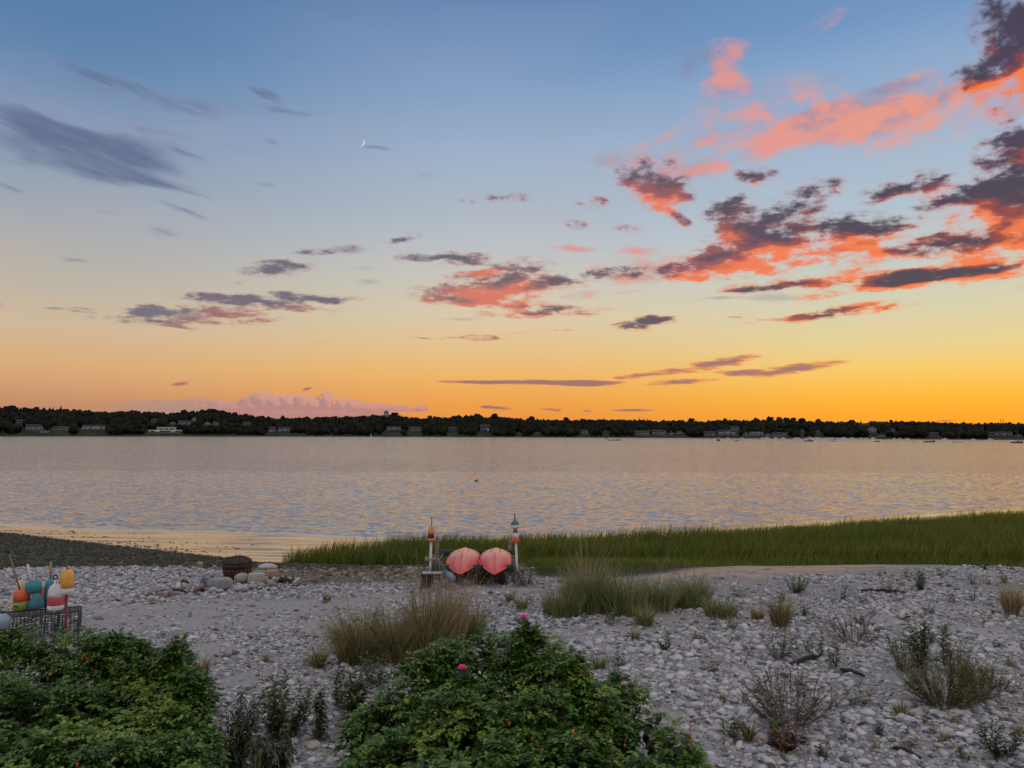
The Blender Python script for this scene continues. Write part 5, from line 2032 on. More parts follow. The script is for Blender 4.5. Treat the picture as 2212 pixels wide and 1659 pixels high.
def weed(qx0, qx1, qbase, qh, label, stems=9, leaves=16, leafL=0.05, leafW=0.012, mat=None, smat=None, spread=1.0, branch=0, group='weeds growing between the cobbles', seed=None, curl=0.5, name='beach_weed', hang=0.25, bare=0.15, dome=0.30):
    p, w = span_q(qx0, qx1, qbase)
    H = qh * Q * p[1] / F * 1.28
    if 'between the rose' in group:
        stems, w = int(stems * 1.5), w * 1.3
    if qx0 > 1600 and stems > 4:
        stems = int(stems * (0.9 if name != 'beach_weed' else 1.35))
        w *= 1.12
    leafL, leafW = leafL * 1.4, leafW * 1.5
    g = np.random.default_rng(int(qx0 * 5 + qbase * 3) if seed is None else seed)
    root = empty(name, p)
    tag(root, label, 'weed', group)
    paths = []
    for k in range(stems):
        a = g.uniform(0, 6.28)
        out = (0.15 + 0.85 * g.random() ** 0.7) * w * 0.5 * spread
        hh = H * g.uniform(0.6, 1.02) * (1 - dome * out / (w * 0.5 + 1e-6))
        b = np.array([math.cos(a) * w * 0.05, math.sin(a) * w * 0.04, -0.02])
        e = np.array([math.cos(a) * out, math.sin(a) * out * 0.7, hh])
        mid = b * 0.5 + e * 0.5 + np.array([math.cos(a) * out * 0.25 * curl, math.sin(a) * out * .2 * curl, -hh * 0.12])
        pts = []
        for t in np.linspace(0, 1, 7):
            q = (1 - t) ** 2 * b + 2 * t * (1 - t) * mid + t * t * e
            pts.append(q + g.normal(0, 0.004, 3))
        paths.append(np.array(pts))
        for j in range(branch):
            i0 = g.integers(2, 6)
            q0 = pts[i0]
            dd = (pts[i0] - pts[i0 - 1])
            dd = dd / np.linalg.norm(dd) + g.normal(0, 0.45, 3)
            dd[2] = abs(dd[2]) * 0.8 + 0.15
            Lb = H * g.uniform(0.15, 0.38)
            paths.append(np.array([q0 + dd / np.linalg.norm(dd) * Lb * t + np.array([0, 0, 0.15 * Lb * t * t]) for t in np.linspace(0, 1, 4)]))
    r0 = max(0.0018, H * 0.0045)
    stem_tubes(paths, r0, r0 * 0.35).build('stems', smat or M_STEM, root)
    C, D = [], []
    for q in paths:
        seg = len(q) - 1
        nl = leaves if len(q) == 7 else max(3, leaves // 2)
        for j in range(nl):
            t = bare + (1 - bare) * (j + g.random()) / nl if len(q) == 7 else (j + g.random()) / nl
            i = min(seg - 1, int(t * seg))
            f = t * seg - i
            c = q[i] * (1 - f) + q[i + 1] * f
            ax = q[i + 1] - q[i]
            ax = ax / (np.linalg.norm(ax) + 1e-9)
            a = g.uniform(0, 6.28)
            side = np.array([math.cos(a), math.sin(a), g.uniform(-0.1, 0.5)])
            C.append(c)
            D.append(ax * g.uniform(0.1, 0.7) + side)
    C, D = np.array(C), np.array(D)
    n = len(C)
    V, Fc = leafset(C[:, 0], C[:, 1], C[:, 2], D[:, 0], D[:, 1], D[:, 2], leafL * g.uniform(0.6, 1.2, n), leafW * g.uniform(0.7, 1.2, n), hang)
    link_mesh('leaves', V, Fc, mat or M_LEAFG, root)
    return root


# --- grass stands
tuft(1205, 1340, 1322, 78, 'tallest stand of beach grass with golden seed stalks, right of the kayak rack', 1100, stalks=110, droop=0.5, name='beach_grass', group='beach grass stands')
tuft(1160, 1270, 1330, 52, 'grey green grass at the left end of the long beach grass stand', 520, droop=0.5, name='beach_grass', group='beach grass stands')
tuft(1285, 1400, 1326, 70, 'dense green clump in the middle of the long beach grass stand', 700, stalks=0, name='beach_grass', group='beach grass stands')
tuft(1370, 1470, 1318, 58, 'green clump with one small sheaf of tall golden stalks', 700, stalks=26, name='beach_grass', group='beach grass stands')
tuft(1440, 1550, 1312, 58, 'green clump at the right end of the long beach grass stand', 600, name='beach_grass', group='beach grass stands')
tuft(1512, 1602, 1332, 44, 'separate drooping grass tuft just right of the long beach grass stand', 420, droop=0.8)
tuft(1360, 1425, 1352, 46, 'short grass tuft sticking out in front of the long beach grass stand', 240, droop=0.7)
tuft(1105, 1150, 1318, 34, 'thin pale grass tuft left of the beach grass stand, near the right rack post', 110, mat=M_OLIVE)
tuft(716, 832, 1434, 96, 'brown domed mound of dry grass left of the middle rose bush', 1500, mat=M_OLIVE, droop=1.0, name='grass_mound', group='dry grass behind the middle rose bush', wide=0.008)
tuft(800, 905, 1432, 88, 'yellow green grass right of the brown mound', 900, mat=M_OLIVE, droop=0.6, name='dune_grass', group='dry grass behind the middle rose bush', wide=0.009)
tuft(868, 975, 1425, 108, 'mixed yellow grass touching the back of the middle rose bush', 900, mat=M_OLIVE, stalks=50, droop=0.5, name='dune_grass', group='dry grass behind the middle rose bush', wide=0.009)
tuft(925, 1010, 1412, 106, 'tall straw coloured grass plume directly behind the middle rose bush', 800, mat=M_STRAW, stalks=70, droop=0.35, name='dune_grass', group='dry grass behind the middle rose bush', wide=0.007)
tuft(985, 1060, 1392, 70, 'loose green and straw grass right of the straw coloured plume', 500, mat=M_BEACHG, stalks=24, droop=0.6, name='dune_grass', group='dry grass behind the middle rose bush', wide=0.009)
tuft(1655, 1716, 1356, 60, 'green brown feathery tuft near the top right of the cobbles', 420, mat=M_OLIVE, stalks=14)
tuft(1612, 1660, 1340, 30, 'low tan tuft beside the green brown feathery tuft', 180, mat=M_STRAW)
tuft(2160, 2214, 1332, 64, 'tan grass clump at the right edge of the view', 420, mat=M_STRAW, stalks=10)
tuft(1357, 1386, 1384, 28, 'pale green seedling grass in front of the beach grass stand', 80)
tuft(405, 465, 1455, 40, 'wispy tuft on open sand right of the left rose bush', 90, mat=M_OLIVE)
tuft(655, 716, 1442, 44, 'spiky tuft with arching leaves left of the brown grass mound', 90, wide=0.022, droop=1.0)
tuft(1925, 1966, 1546, 32, 'small green rosette of broad blades below the tall leafy weeds', 34, wide=0.03, droop=0.5)
tuft(690, 722, 1299, 22, 'small tuft on the sand midway between fire pit and grass mound', 70, mat=M_OLIVE)
tuft(1085, 1120, 1300, 26, 'pale wispy tuft on the sand below the kayak rack', 90, mat=M_OLIVE)
tuft(1596, 1640, 1600, 44, 'dull green tuft beside the bottom right corner of the middle rose bush', 90, mat=M_OLIVE, wide=0.016)
tuft(1270, 1320, 1448, 34, 'grey green tuft against the right flank of the middle rose bush', 110)
tuft(1310, 1340, 1470, 24, 'very small tuft on cobbles right of the middle rose bush', 50)
tuft(1965, 1985, 1330, 14, 'tiny tuft beside driftwood on the upper right cobbles', 40, mat=M_OLIVE)
tuft(1545, 1580, 1520, 26, 'dark little tuft alone among cobbles right of the middle rose bush', 40, mat=M_OLIVE, wide=0.016)
for k, (a, b_, c_, d_, l) in enumerate([(1680, 1700, 1640, 20, 'sparse blades near the bottom edge, left part of the right cobbles'), (1880, 1905, 1620, 22, 'sparse blades near the bottom edge, centre of the right cobbles'),
                                       (2030, 2050, 1600, 24, 'sparse blades left of the dark spiky weed'), (2190, 2212, 1590, 34, 'sparse blades at the right edge above the dark spiky weed'),
                                       (1130, 1160, 1300, 20, 'short tuft directly below the right rack post'), (560, 585, 1430, 20, 'short sparse tuft on sand left of the spiky tuft')]):
    tuft(a, b_, c_, d_, l, 26, mat=M_OLIVE, wide=0.012)

# --- weeds
weed(1690, 1750, 1281, 34, 'compact round green bush on the upper right cobbles', 26, 16, 0.05, 0.016, spread=1.0)
weed(1785, 1845, 1298, 36, 'straggly green weed, first left of the brown weed patch', 9, 12, 0.05, 0.016)
weed(1893, 1956, 1282, 40, 'brownish weed patch near the top of the right cobbles', 14, 12, 0.05, 0.014, mat=M_LEAFR)
weed(1850, 1880, 1302, 22, 'dark low weed beside stones below the brown weed patch', 7, 8, 0.045, 0.014, mat=M_DARKL)
weed(1968, 2006, 1277, 44, 'dark upright bush, tallest plant at the top of the right cobbles', 16, 18, 0.05, 0.018, mat=M_DARKL, spread=0.8)
weed(2043, 2072, 1306, 24, 'small reddish weed on open sand, upper right', 7, 10, 0.04, 0.012, mat=M_LEAFR)
weed(1992, 2020, 1331, 26, 'small bright green weed above the tall leafy weeds', 7, 10, 0.045, 0.018)
weed(2020, 2045, 1246, 22, 'little weed against the marsh grass, upper right', 6, 8, 0.05, 0.02)
weed(2088, 2115, 1262, 22, 'little weed on the crest cobbles near the right edge', 6, 8, 0.05, 0.02)
weed(2120, 2150, 1262, 18, 'tiny yellow green weed on the crest, right of its like', 5, 8, 0.05, 0.02, mat=M_LEAFO)
weed(1763, 1925, 1390, 78, 'wide leafless looking twiggy plant on the middle right cobbles', 30, 14, 0.030, 0.011, mat=M_LEAFR, branch=3, dome=0.55, name='twiggy_weed', group='brown twiggy weeds')
weed(1613, 1806, 1568, 120, 'largest brown twiggy plant, right of the middle rose bush', 40, 16, 0.034, 0.012, mat=M_LEAFR, branch=4, dome=0.55, name='twiggy_weed', group='brown twiggy weeds', curl=0.8)
weed(1638, 1735, 1424, 66, 'arching green weed with comb like leaves around driftwood', 11, 20, 0.06, 0.013, spread=1.1, curl=0.9, mat=M_DARKL)
weed(1735, 1795, 1424, 56, 'green weed at the right end of the curved driftwood', 9, 16, 0.06, 0.013, curl=0.6)
weed(1780, 1825, 1446, 66, 'weed with fern like leaves right of the curved driftwood', 5, 26, 0.06, 0.014, mat=M_LEAFG, curl=0.7)
weed(1918, 1990, 1450, 88, 'olive bushy weed, left one of the tall leafy group', 16, 18, 0.06, 0.014, mat=M_LEAFO)
weed(1950, 2030, 1452, 106, 'tallest dark leafy weed of the right cobbles', 9, 44, 0.08, 0.018, mat=M_LEAFG, spread=0.55)
weed(2018, 2066, 1452, 94, 'narrow spire shaped leafy weed right of the tallest dark one', 3, 60, 0.085, 0.017, mat=M_LEAFG, spread=0.3)
weed(1956, 2120, 1532, 128, 'big feathery olive bush low on the right cobbles', 38, 44, 0.030, 0.009, mat=M_LEAFO, smat=M_LEAFO, branch=6, curl=0.9, dome=0.6, name='feathery_bush', group='feathery olive bushes')
weed(2075, 2172, 1512, 96, 'right half of the feathery olive growth, darker and lower', 24, 40, 0.030, 0.009, mat=M_LEAFO, smat=M_LEAFO, branch=5, curl=0.9, dome=0.6, name='feathery_bush', group='feathery olive bushes')
weed(2125, 2204, 1642, 80, 'dark spiky weed at the bottom right corner', 12, 22, 0.07, 0.012, mat=M_DARKL, curl=0.8)
weed(2170, 2212, 1500, 50, 'thin upright weed at the right edge beside the feathery bush', 5, 12, 0.04, 0.010, mat=M_LEAFO)
weed(1650, 1730, 1625, 50, 'dark red weed sprawling over stones at the bottom, below the twiggy plant', 9, 14, 0.07, 0.025, mat=M_LEAFR, curl=0.9)
weed(1660, 1720, 1600, 56, 'yellow green weed rising from the dark red one', 6, 16, 0.06, 0.018, mat=M_LEAFO)
weed(1560, 1600, 1600, 60, 'sparse green weed at the lower right flank of the middle rose bush', 6, 10, 0.08, 0.02)
weed(880, 908, 1350, 68, 'slender leafy spire behind the yellow grass', 3, 26, 0.05, 0.014, mat=M_LEAFG, spread=0.4, group='leafy spires behind the rose bush')
weed(912, 945, 1350, 74, 'taller leafy spire behind the straw coloured plume', 3, 26, 0.05, 0.014, mat=M_LEAFG, spread=0.5, group='leafy spires behind the rose bush')
weed(1008, 1040, 1385, 66, 'leafy spire just right of the straw coloured plume', 5, 22, 0.05, 0.014, mat=M_LEAFG, spread=0.6, group='leafy spires behind the rose bush')
weed(1042, 1085, 1378, 58, 'thin dark stemmed weed between plume and pink rose', 6, 12, 0.05, 0.014, mat=M_DARKL, group='leafy spires behind the rose bush')
weed(550, 668, 1592, 118, 'bushy green weed with drooping leaves between the two rose bushes', 16, 30, 0.085, 0.020, mat=M_LEAFG, spread=1.0, hang=0.45, group='dark weeds between the rose bushes')
weed(470, 548, 1665, 150, 'blackish drooping weed next to the left rose bush', 9, 34, 0.09, 0.018, mat=M_DARKL, spread=0.9, hang=0.9, group='dark weeds between the rose bushes')
weed(545, 625, 1690, 110, 'dark dangling weed at the bottom edge between the rose bushes', 10, 30, 0.09, 0.018, mat=M_DARKL, spread=0.9, hang=1.0, group='dark weeds between the rose bushes')
weed(676, 712, 1600, 118, 'single dark stalk standing left of the middle rose bush', 3, 44, 0.08, 0.018, mat=M_DARKL, spread=0.35, hang=0.7, group='dark weeds between the rose bushes')
weed(712, 745, 1535, 76, 'short dark stalk nearest the middle rose bush', 3, 30, 0.07, 0.018, mat=M_DARKL, spread=0.5, hang=0.7, group='dark weeds between the rose bushes')
weed(745, 800, 1560, 100, 'long bladed green weed against the left flank of the middle rose bush', 7, 22, 0.14, 0.022, mat=M_LEAFG, spread=0.9, hang=0.4, group='dark weeds between the rose bushes')
weed(600, 622, 1478, 44, 'bare little twig plant on open cobbles left of the grass mound', 4, 4, 0.02, 0.008, mat=M_DARKL)
weed(765, 860, 1480, 60, 'low green weeds between brown grass mound and middle rose bush', 18, 16, 0.06, 0.018, mat=M_LEAFG)
# small sprigs scattered between the cobbles: three kinds, copied
gs = np.random.default_rng(77)
kinds = []
for k in range(3):
    r_ = weed(1500 + 40 * k, 1530 + 40 * k, 1400, 20, 'small green sprig among the cobbles', 6 + 2 * k, 8, 0.04, 0.014, mat=(M_LEAFG, M_LEAFO, M_DARKL)[k], group='small sprigs scattered on the right cobbles', name='sprig')
    kinds.append(r_)
spots = [(1340, 1440), (1390, 1500), (1500, 1385), (1620, 1420), (1600, 1290), (1740, 1330), (1725, 1480), (1850, 1520), (1900, 1590), (2000, 1570), (2090, 1460), (2150, 1400), (2100, 1300), (2180, 1440), (1860, 1350),
         (1820, 1600), (1960, 1610), (1780, 1640), (2080, 1640), (2190, 1300), (2010, 1390), (2130, 1350), (1580, 1360), (1690, 1300), (1640, 1500), (1530, 1450), (2120, 1230), (1900, 1245), (1960, 1250), (2170, 1260), (1730, 1560), (2060, 1560), (1440, 1405), (1320, 1350)]
for i, (qx, qy) in enumerate(spots):
    src = kinds[i % 3]
    if i < 3:
        o = src
    else:
        o = src.copy()
        COL.objects.link(o)
        for ch in list(src.children):
            c2 = ch.copy()
            COL.objects.link(c2)
            c2.parent = o
    p = gq(qx, qy)
    o.location = p
    o.rotation_euler = (0, 0, gs.uniform(0, 6.28))
    sc_ = gs.uniform(0.7, 1.7)
    o.scale = (sc_, sc_, sc_)
    tag(o, ('small green', 'small olive', 'small dark')[i % 3] + ' sprig, one of many alike scattered over the right cobbles', 'weed', ('green', 'olive', 'dark')[i % 3] + ' sprigs scattered on the right cobbles')
# shrubs around the kayak rack
weed(960, 1005, 1262, 30, 'dark weed growing under the left kayak', 12, 14, 0.06, 0.022, mat=M_DARKL, group='dark weeds under the kayak rack')
weed(1018, 1058, 1262, 38, 'drooping dark weed under the gap between the kayaks', 14, 18, 0.07, 0.02, mat=M_DARKL, hang=0.8, group='dark weeds under the kayak rack')
weed(1055, 1110, 1262, 34, 'tangled dark weed under the right kayak', 16, 16, 0.06, 0.022, mat=M_DARKL, group='dark weeds under the kayak rack')
weed(1104, 1170, 1266, 44, 'shrubby weed with pale stems right of the rack', 18, 14, 0.06, 0.024, mat=M_LEAFG, group='dark weeds under the kayak rack')


# ------------------------------------------------------------------ rose bushes
M_ROSEL = rnd_mat('rose leaf', [(0.0, (0.014, 0.038, 0.007)), (0.30, (0.036, 0.092, 0.012)), (0.60, (0.072, 0.158, 0.020)), (0.88, (0.140, 0.245, 0.038)), (0.980, (0.20, 0.28, 0.05)), (0.992, (0.42, 0.34, 0.06)), (1.0, (0.20, 0.07, 0.03))], 0.45, transl=0.18, spec=0.28)
M_ROSEL2 = rnd_mat('young rose leaf', [(0.0, (0.09, 0.17, 0.025)), (0.5, (0.17, 0.28, 0.04)), (0.9, (0.26, 0.36, 0.06)), (1.0, (0.40, 0.36, 0.08))], 0.45, transl=0.25, spec=0.30)
M_ROSESHADE = rnd_mat('shade rose leaf', [(0.0, (0.012, 0.026, 0.007)), (0.6, (0.022, 0.045, 0.010)), (0.9, (0.035, 0.055, 0.014)), (1.0, (0.06, 0.045, 0.02))], 0.6, spec=0.2)
M_CANE = rnd_mat('rose cane', [(0.0, (0.05, 0.035, 0.02)), (1.0, (0.12, 0.085, 0.05))], 0.8)
M_PINK, nt, b = new_mat('pink petal')
b.inputs['Base Color'].default_value = (0.80, 0.09, 0.36, 1)
b.inputs['Roughness'].default_value = 0.6
M_HIP = paint('rose hip', (0.36, 0.035, 0.018), (0.48, 0.10, 0.03), 0.35, 40.0)
M_STAMEN = paint('stamen', (0.7, 0.5, 0.1), (0.6, 0.4, 0.08), 0.7, 60.0)


def compound(S, Nn, g, leaves=5, LL=0.135, size=0.050, spread=1.0):
    """rosettes of seven-leaflet rose leaves on shoot tips S pointing along Nn"""
    n = len(S)
    S = np.repeat(S, leaves, 0)
    Nn = np.repeat(Nn, leaves, 0)
    m = len(S)
    t = g.normal(0, 1, (m, 3))
    t -= (t * Nn).sum(1)[:, None] * Nn
    t /= np.linalg.norm(t, axis=1)[:, None] + 1e-9
    d = Nn * g.uniform(0.15, 0.9, m)[:, None] + t * spread
    d /= np.linalg.norm(d, axis=1)[:, None]
    S = S - Nn * g.uniform(0, 0.07, m)[:, None]
    ln = LL * g.uniform(0.7, 1.2, m)
    side = np.cross(d, np.array([0, 0, 1.0]))
    side /= np.linalg.norm(side, axis=1)[:, None] + 1e-6
    C, D, Z = [], [], []
    for f, sg in ((0.35, 1), (0.35, -1), (0.62, 1), (0.62, -1), (0.86, 1), (0.86, -1), (1.0, 0)):
        c = S + d * (ln * f)[:, None]
        c[:, 2] -= ln * f * f * 0.30
        dd = d * (0.55 if sg else 1.0) + side * sg
        dd[:, 2] -= 0.15
        C.append(c)
        D.append(dd + g.normal(0, 0.16, (m, 3)))
        Z.append(np.full(m, size * (1.0 if f > 0.4 else 0.8) * (1.15 if sg == 0 else 1)))
    C, D, Z = np.concatenate(C), np.concatenate(D), np.concatenate(Z)
    k = len(C)
    Z = Z * g.uniform(0.75, 1.2, k)
    return leafset(C[:, 0], C[:, 1], C[:, 2], D[:, 0], D[:, 1], D[:, 2], Z, Z * 0.62, 0.18)


def rose_bush(lobes, label, seed, dens=60, flowers=(), hips=(), shoots=()):
    g = np.random.default_rng(seed)
    L = np.array([(x, y, zt - rz, rx, ry, rz) for x, y, zt, rx, ry, rz in lobes])
    c0 = np.array([L[:, 0].mean(), L[:, 1].mean(), 0.0])
    c0[2] = h1(c0[0], c0[1])
    root = empty('rose_bush', c0)
    tag(root, label, 'rose bush', 'rose bushes in the foreground')
    SS, NN, young = [], [], []
    for k, (x, y, z, rx, ry, rz) in enumerate(L):
        area = 2.6 * (rx * ry + rx * rz + ry * rz) * 1.9
        n = int(area * dens)
        d = g.normal(0, 1, (n, 3))
        d /= np.linalg.norm(d, axis=1)[:, None]
        d[:, 2] = np.where(d[:, 2] < -0.35, -d[:, 2], d[:, 2])
        jit = 1 + 0.34 * (fbm(d[:, 0] * 3 + k * 5, d[:, 2] * 3 + d[:, 1] * 3, 3, 40 + k) - 0.45) * 2 + g.normal(0, 0.035, n)
        dep = 1 - 0.36 * g.random(n) ** 1.8
        p = np.array([x, y, z]) + d * np.array([rx, ry, rz]) * (jit * dep)[:, None]
        nn = d / np.array([rx, ry, rz])
        nn /= np.linalg.norm(nn, axis=1)[:, None]
        ok = p[:, 2] > land_h(p[:, 0], p[:, 1]) + 0.04
        for j, (x2, y2, z2, a, b_, c_) in enumerate(L):
            if j != k:
                ok &= (((p[:, 0] - x2) / a) ** 2 + ((p[:, 1] - y2) / b_) ** 2 + ((p[:, 2] - z2) / c_) ** 2) > 0.62
        # gaps: the shrub is made of separate shoots with dark hollows between
        gap = fbm(p[:, 0] * 2.6, p[:, 1] * 2.6 + p[:, 2] * 3.1, 3, 90 + seed)
        ok &= (gap > 0.47) | (g.random(n) < 0.10) | ((dep < 0.80) & (g.random(n) < 0.35))
        SS.append(p[ok])
        nn = nn + np.array([0, 0, 0.75])
        nn /= np.linalg.norm(nn, axis=1)[:, None]
        NN.append(nn[ok])
        young.append((fbm(p[ok][:, 0] * 1.7, p[ok][:, 2] * 2 + p[ok][:, 1] * 1.7, 2, 120 + seed) > 0.60) & (dep[ok] > 0.9))
    for sx, sy, sz, hh, r in shoots:                # tall shoots standing clear of the mass
        n = 26
        t = g.random(n)
        a = g.uniform(0, 6.28, n)
        SS.append(np.stack([sx + r * np.cos(a) * (1.15 - t), sy + r * np.sin(a) * (1.15 - t), sz - hh + hh * t], 1))
        q = np.stack([np.cos(a) * 0.5, np.sin(a) * 0.5, np.full(n, 0.8)], 1)
        NN.append(q / np.linalg.norm(q, axis=1)[:, None])
        young.append(np.zeros(n, bool))
    S, Nn, Yg = np.concatenate(SS), np.concatenate(NN), np.concatenate(young)
    V, Fc = compound(S[~Yg] - c0, Nn[~Yg], g)
    link_mesh('foliage', V, Fc, M_ROSEL, root)
    V, Fc = compound(S[Yg] - c0, Nn[Yg], g, 5, 0.12, 0.046)
    link_mesh('young_leaves', V, Fc, M_ROSEL2, root)
    core = []
    for x, y, z, rx, ry, rz in L:                   # inner leaves coloured dark to paint shade into the hollows
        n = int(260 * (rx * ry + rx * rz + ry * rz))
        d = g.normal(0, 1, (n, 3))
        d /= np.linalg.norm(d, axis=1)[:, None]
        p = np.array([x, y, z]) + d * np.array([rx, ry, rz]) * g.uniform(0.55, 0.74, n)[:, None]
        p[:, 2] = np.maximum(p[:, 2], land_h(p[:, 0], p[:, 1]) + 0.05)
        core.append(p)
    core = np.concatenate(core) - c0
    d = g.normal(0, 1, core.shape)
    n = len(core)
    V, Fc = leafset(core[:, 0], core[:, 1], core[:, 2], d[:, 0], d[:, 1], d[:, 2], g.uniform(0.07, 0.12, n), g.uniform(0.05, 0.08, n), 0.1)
    link_mesh('inner_leaves', V, Fc, M_ROSESHADE, root)
    mb = MB()
    idx = g.choice(len(S), min(260, len(S)), replace=False)
    for i in idx:
        e = S[i] - c0
        bx_ = e * np.array([0.55, 0.55, 0]) + g.normal(0, 0.12, 3) * np.array([1, 1, 0])
        bx_[2] = h1(bx_[0] + c0[0], bx_[1] + c0[1]) - c0[2] - 0.03
        mid = (bx_ + e) / 2 + g.normal(0, 0.06, 3)
        mb.tube([bx_, mid, e], [0.007, 0.005, 0.003], 4, cap=False)
    mb.build('canes', M_CANE, root)
    for p in flowers:
        p = np.array(p) - c0
        m = MB()
        for q in range(5):
            a = q * 2 * math.pi / 5 + 0.3
            ca, sa_ = math.cos(a), math.sin(a)
            v = []
            for r, w, z in ((0.004, 0.006, 0.0), (0.022, 0.020, 0.010), (0.038, 0.024, 0.024), (0.048, 0.012, 0.030)):
                for s in (-1, 1):
                    v.append((p[0] + ca * r - sa_ * w * s, p[1] + sa_ * r + ca * w * s, p[2] + z))
            m.add(v, [(0, 1, 3, 2), (2, 3, 5, 4), (4, 5, 7, 6)])
            v2 = [(x + 0.0, y, z + 0.012 + 0.6 * z * 0) for x, y, z in v]
            a += 0.6
            ca, sa_ = math.cos(a), math.sin(a)
            v2 = []
            for r, w, z in ((0.004, 0.006, 0.004), (0.014, 0.016, 0.022), (0.024, 0.020, 0.040), (0.030, 0.010, 0.052)):
                for s in (-1, 1):
                    v2.append((p[0] + ca * r - sa_ * w * s, p[1] + sa_ * r + ca * w * s, p[2] + z))
            m.add(v2, [(0, 1, 3, 2), (2, 3, 5, 4), (4, 5, 7, 6)])
        fl = m.build('rose_flower', M_PINK, root)
        m = MB()
        m.lathe([(0.001, 0.0), (0.008, 0.006), (0.006, 0.012), (0.001, 0.014)], p + np.array([0, 0, 0.004]), 8)
        st = m.build('stamens', M_STAMEN, None)
        st.parent = fl
        m = MB()
        m.tube([p + np.array([0, 0, -0.14]), p], [0.003, 0.003], 5)
        m.build('flower_stalk', M_CANE, root)
    for p in hips:
        # set each hip into the outer leaves nearest to its sight line
        d = ray(*p)
        rel = S - np.array([0, 0, CAM_Z])
        tt_ = rel @ d
        dist = np.linalg.norm(rel - tt_[:, None] * d, axis=1)
        cand = np.where(dist < 0.10)[0]
        if not len(cand):
            continue
        i = cand[np.argmin(tt_[cand])]
        q = np.array([0, 0, CAM_Z]) + d * (tt_[i] - 0.06) - c0
        m = MB()
        m.lathe([(0.001, -0.011), (0.009, -0.006), (0.012, 0.0), (0.009, 0.007), (0.005, 0.013), (0.007, 0.018), (0.002, 0.022)], q, 10, axis=(0.2, -0.3, -1))
        m.tube([q + np.array([0, 0, 0.01]), q + np.array([0.01, 0.02, 0.05])], [0.002, 0.002], 4)
        m.build('rose_hip', M_HIP, root, True)
    return root


def lobe(qx, qy, Y, rx, ry, rz=None):
    """foliage lobe whose top is seen at a survey reading, Y metres out"""
    p = at(qx * Q, qy * Q, Y)
    if rz is None:
        rz = max(0.35, (p[2] - h1(p[0], Y)) * 0.62)
    return (p[0], Y, p[2], rx, ry, rz)


MID = [lobe(1005, 1378, 8.7, 0.50, 0.50), lobe(1090, 1376, 8.6, 0.42, 0.45), lobe(1180, 1392, 8.4, 0.42, 0.45), lobe(945, 1408, 8.5, 0.42, 0.45), lobe(880, 1455, 8.2, 0.42, 0.45), lobe(1228, 1412, 8.1, 0.32, 0.4),
       lobe(815, 1515, 7.8, 0.30, 0.40), lobe(1335, 1462, 8.2, 0.34, 0.36), lobe(1400, 1526, 7.8, 0.36, 0.40), lobe(1290, 1485, 7.8, 0.40, 0.4), lobe(1462, 1572, 7.3, 0.24, 0.3), lobe(1000, 1500, 7.6, 0.60, 0.5),
       lobe(1150, 1495, 7.5, 0.55, 0.5), lobe(880, 1590, 7.2, 0.46, 0.40), lobe(1060, 1590, 6.9, 0.60, 0.45), lobe(1250, 1590, 7.0, 0.55, 0.45), lobe(1400, 1645, 6.8, 0.34, 0.35), lobe(960, 1665, 6.3, 0.55, 0.4),
       lobe(1190, 1670, 6.3, 0.60, 0.4), lobe(790, 1640, 6.9, 0.24, 0.3)]
LFT = [lobe(-40, 1362, 9.3, 0.7, 0.55), lobe(60, 1366, 9.3, 0.55, 0.5), lobe(160, 1374, 9.2, 0.50, 0.5), lobe(250, 1374, 9.1, 0.46, 0.5), lobe(310, 1396, 8.9, 0.36, 0.45), lobe(372, 1432, 8.6, 0.34, 0.4),
       lobe(402, 1450, 8.4, 0.26, 0.35), lobe(430, 1530, 7.9, 0.22, 0.32), lobe(40, 1480, 8.3, 0.70, 0.5), lobe(200, 1480, 8.2, 0.55, 0.5), lobe(320, 1520, 8.0, 0.46, 0.45), lobe(372, 1590, 7.4, 0.34, 0.32),
       lobe(-20, 1580, 7.3, 0.6, 0.45), lobe(120, 1560, 7.3, 0.55, 0.45), lobe(260, 1590, 7.1, 0.42, 0.4), lobe(60, 1650, 6.4, 0.6, 0.35), lobe(-60, 1480, 7.6, 0.6, 0.6), lobe(215, 1665, 6.5, 0.35, 0.3), lobe(385, 1662, 6.7, 0.13, 0.2, .22)]


def sh(qx, qy, Y, hh, r):
    p = at(qx * Q, qy * Q, Y)
    return (p[0], Y, p[2], hh, r)


H_MID = [(1253, 1458), (1293, 1456), (1345, 1470), (1300, 1490), (1475, 1563), (1540, 1575), (1525, 1588), (1240, 1585), (1350, 1610), (1150, 1595), (1515, 1610), (1100, 1562), (1330, 1555), (1205, 1420), (1440, 1600), (1060, 1640), (1180, 1540)]
H_MID = H_MID[:4] + H_MID[5:12]
H_MID = [(min(x, 1490) * Q, y * Q) for x, y in H_MID]
H_LFT = [(x * Q, y * Q) for x, y in ((178, 1421), (187, 1421), (252, 1432), (113, 1440), (470, 1542), (474, 1550), (167, 1650), (104, 1640), (190, 1425), (330, 1430))]
rose_bush(MID, 'large dark green rose bush with two pink blooms, bottom middle', 3, 62,
          flowers=[at(1131 * Q, 1338 * Q, 8.5), at(998 * Q, 1448 * Q, 7.95)], hips=H_MID,
          shoots=[sh(1135, 1352, 8.5, 0.34, 0.10), sh(1152, 1362, 8.5, 0.22, 0.08), sh(1330, 1462, 8.2, 0.24, 0.14), sh(998, 1460, 7.95, 0.15, 0.08), sh(1240, 1415, 8.1, 0.2, 0.1)])
rose_bush(LFT, 'spreading green rose bush with orange hips in the bottom left corner', 4, 62, hips=H_LFT,
          shoots=[sh(386, 1388, 8.6, 0.34, 0.12), sh(370, 1400, 8.6, 0.30, 0.12), sh(250, 1376, 9.1, 0.16, 0.12), sh(300, 1385, 9.0, 0.2, 0.1), sh(20, 1364, 9.3, 0.2, 0.2)])


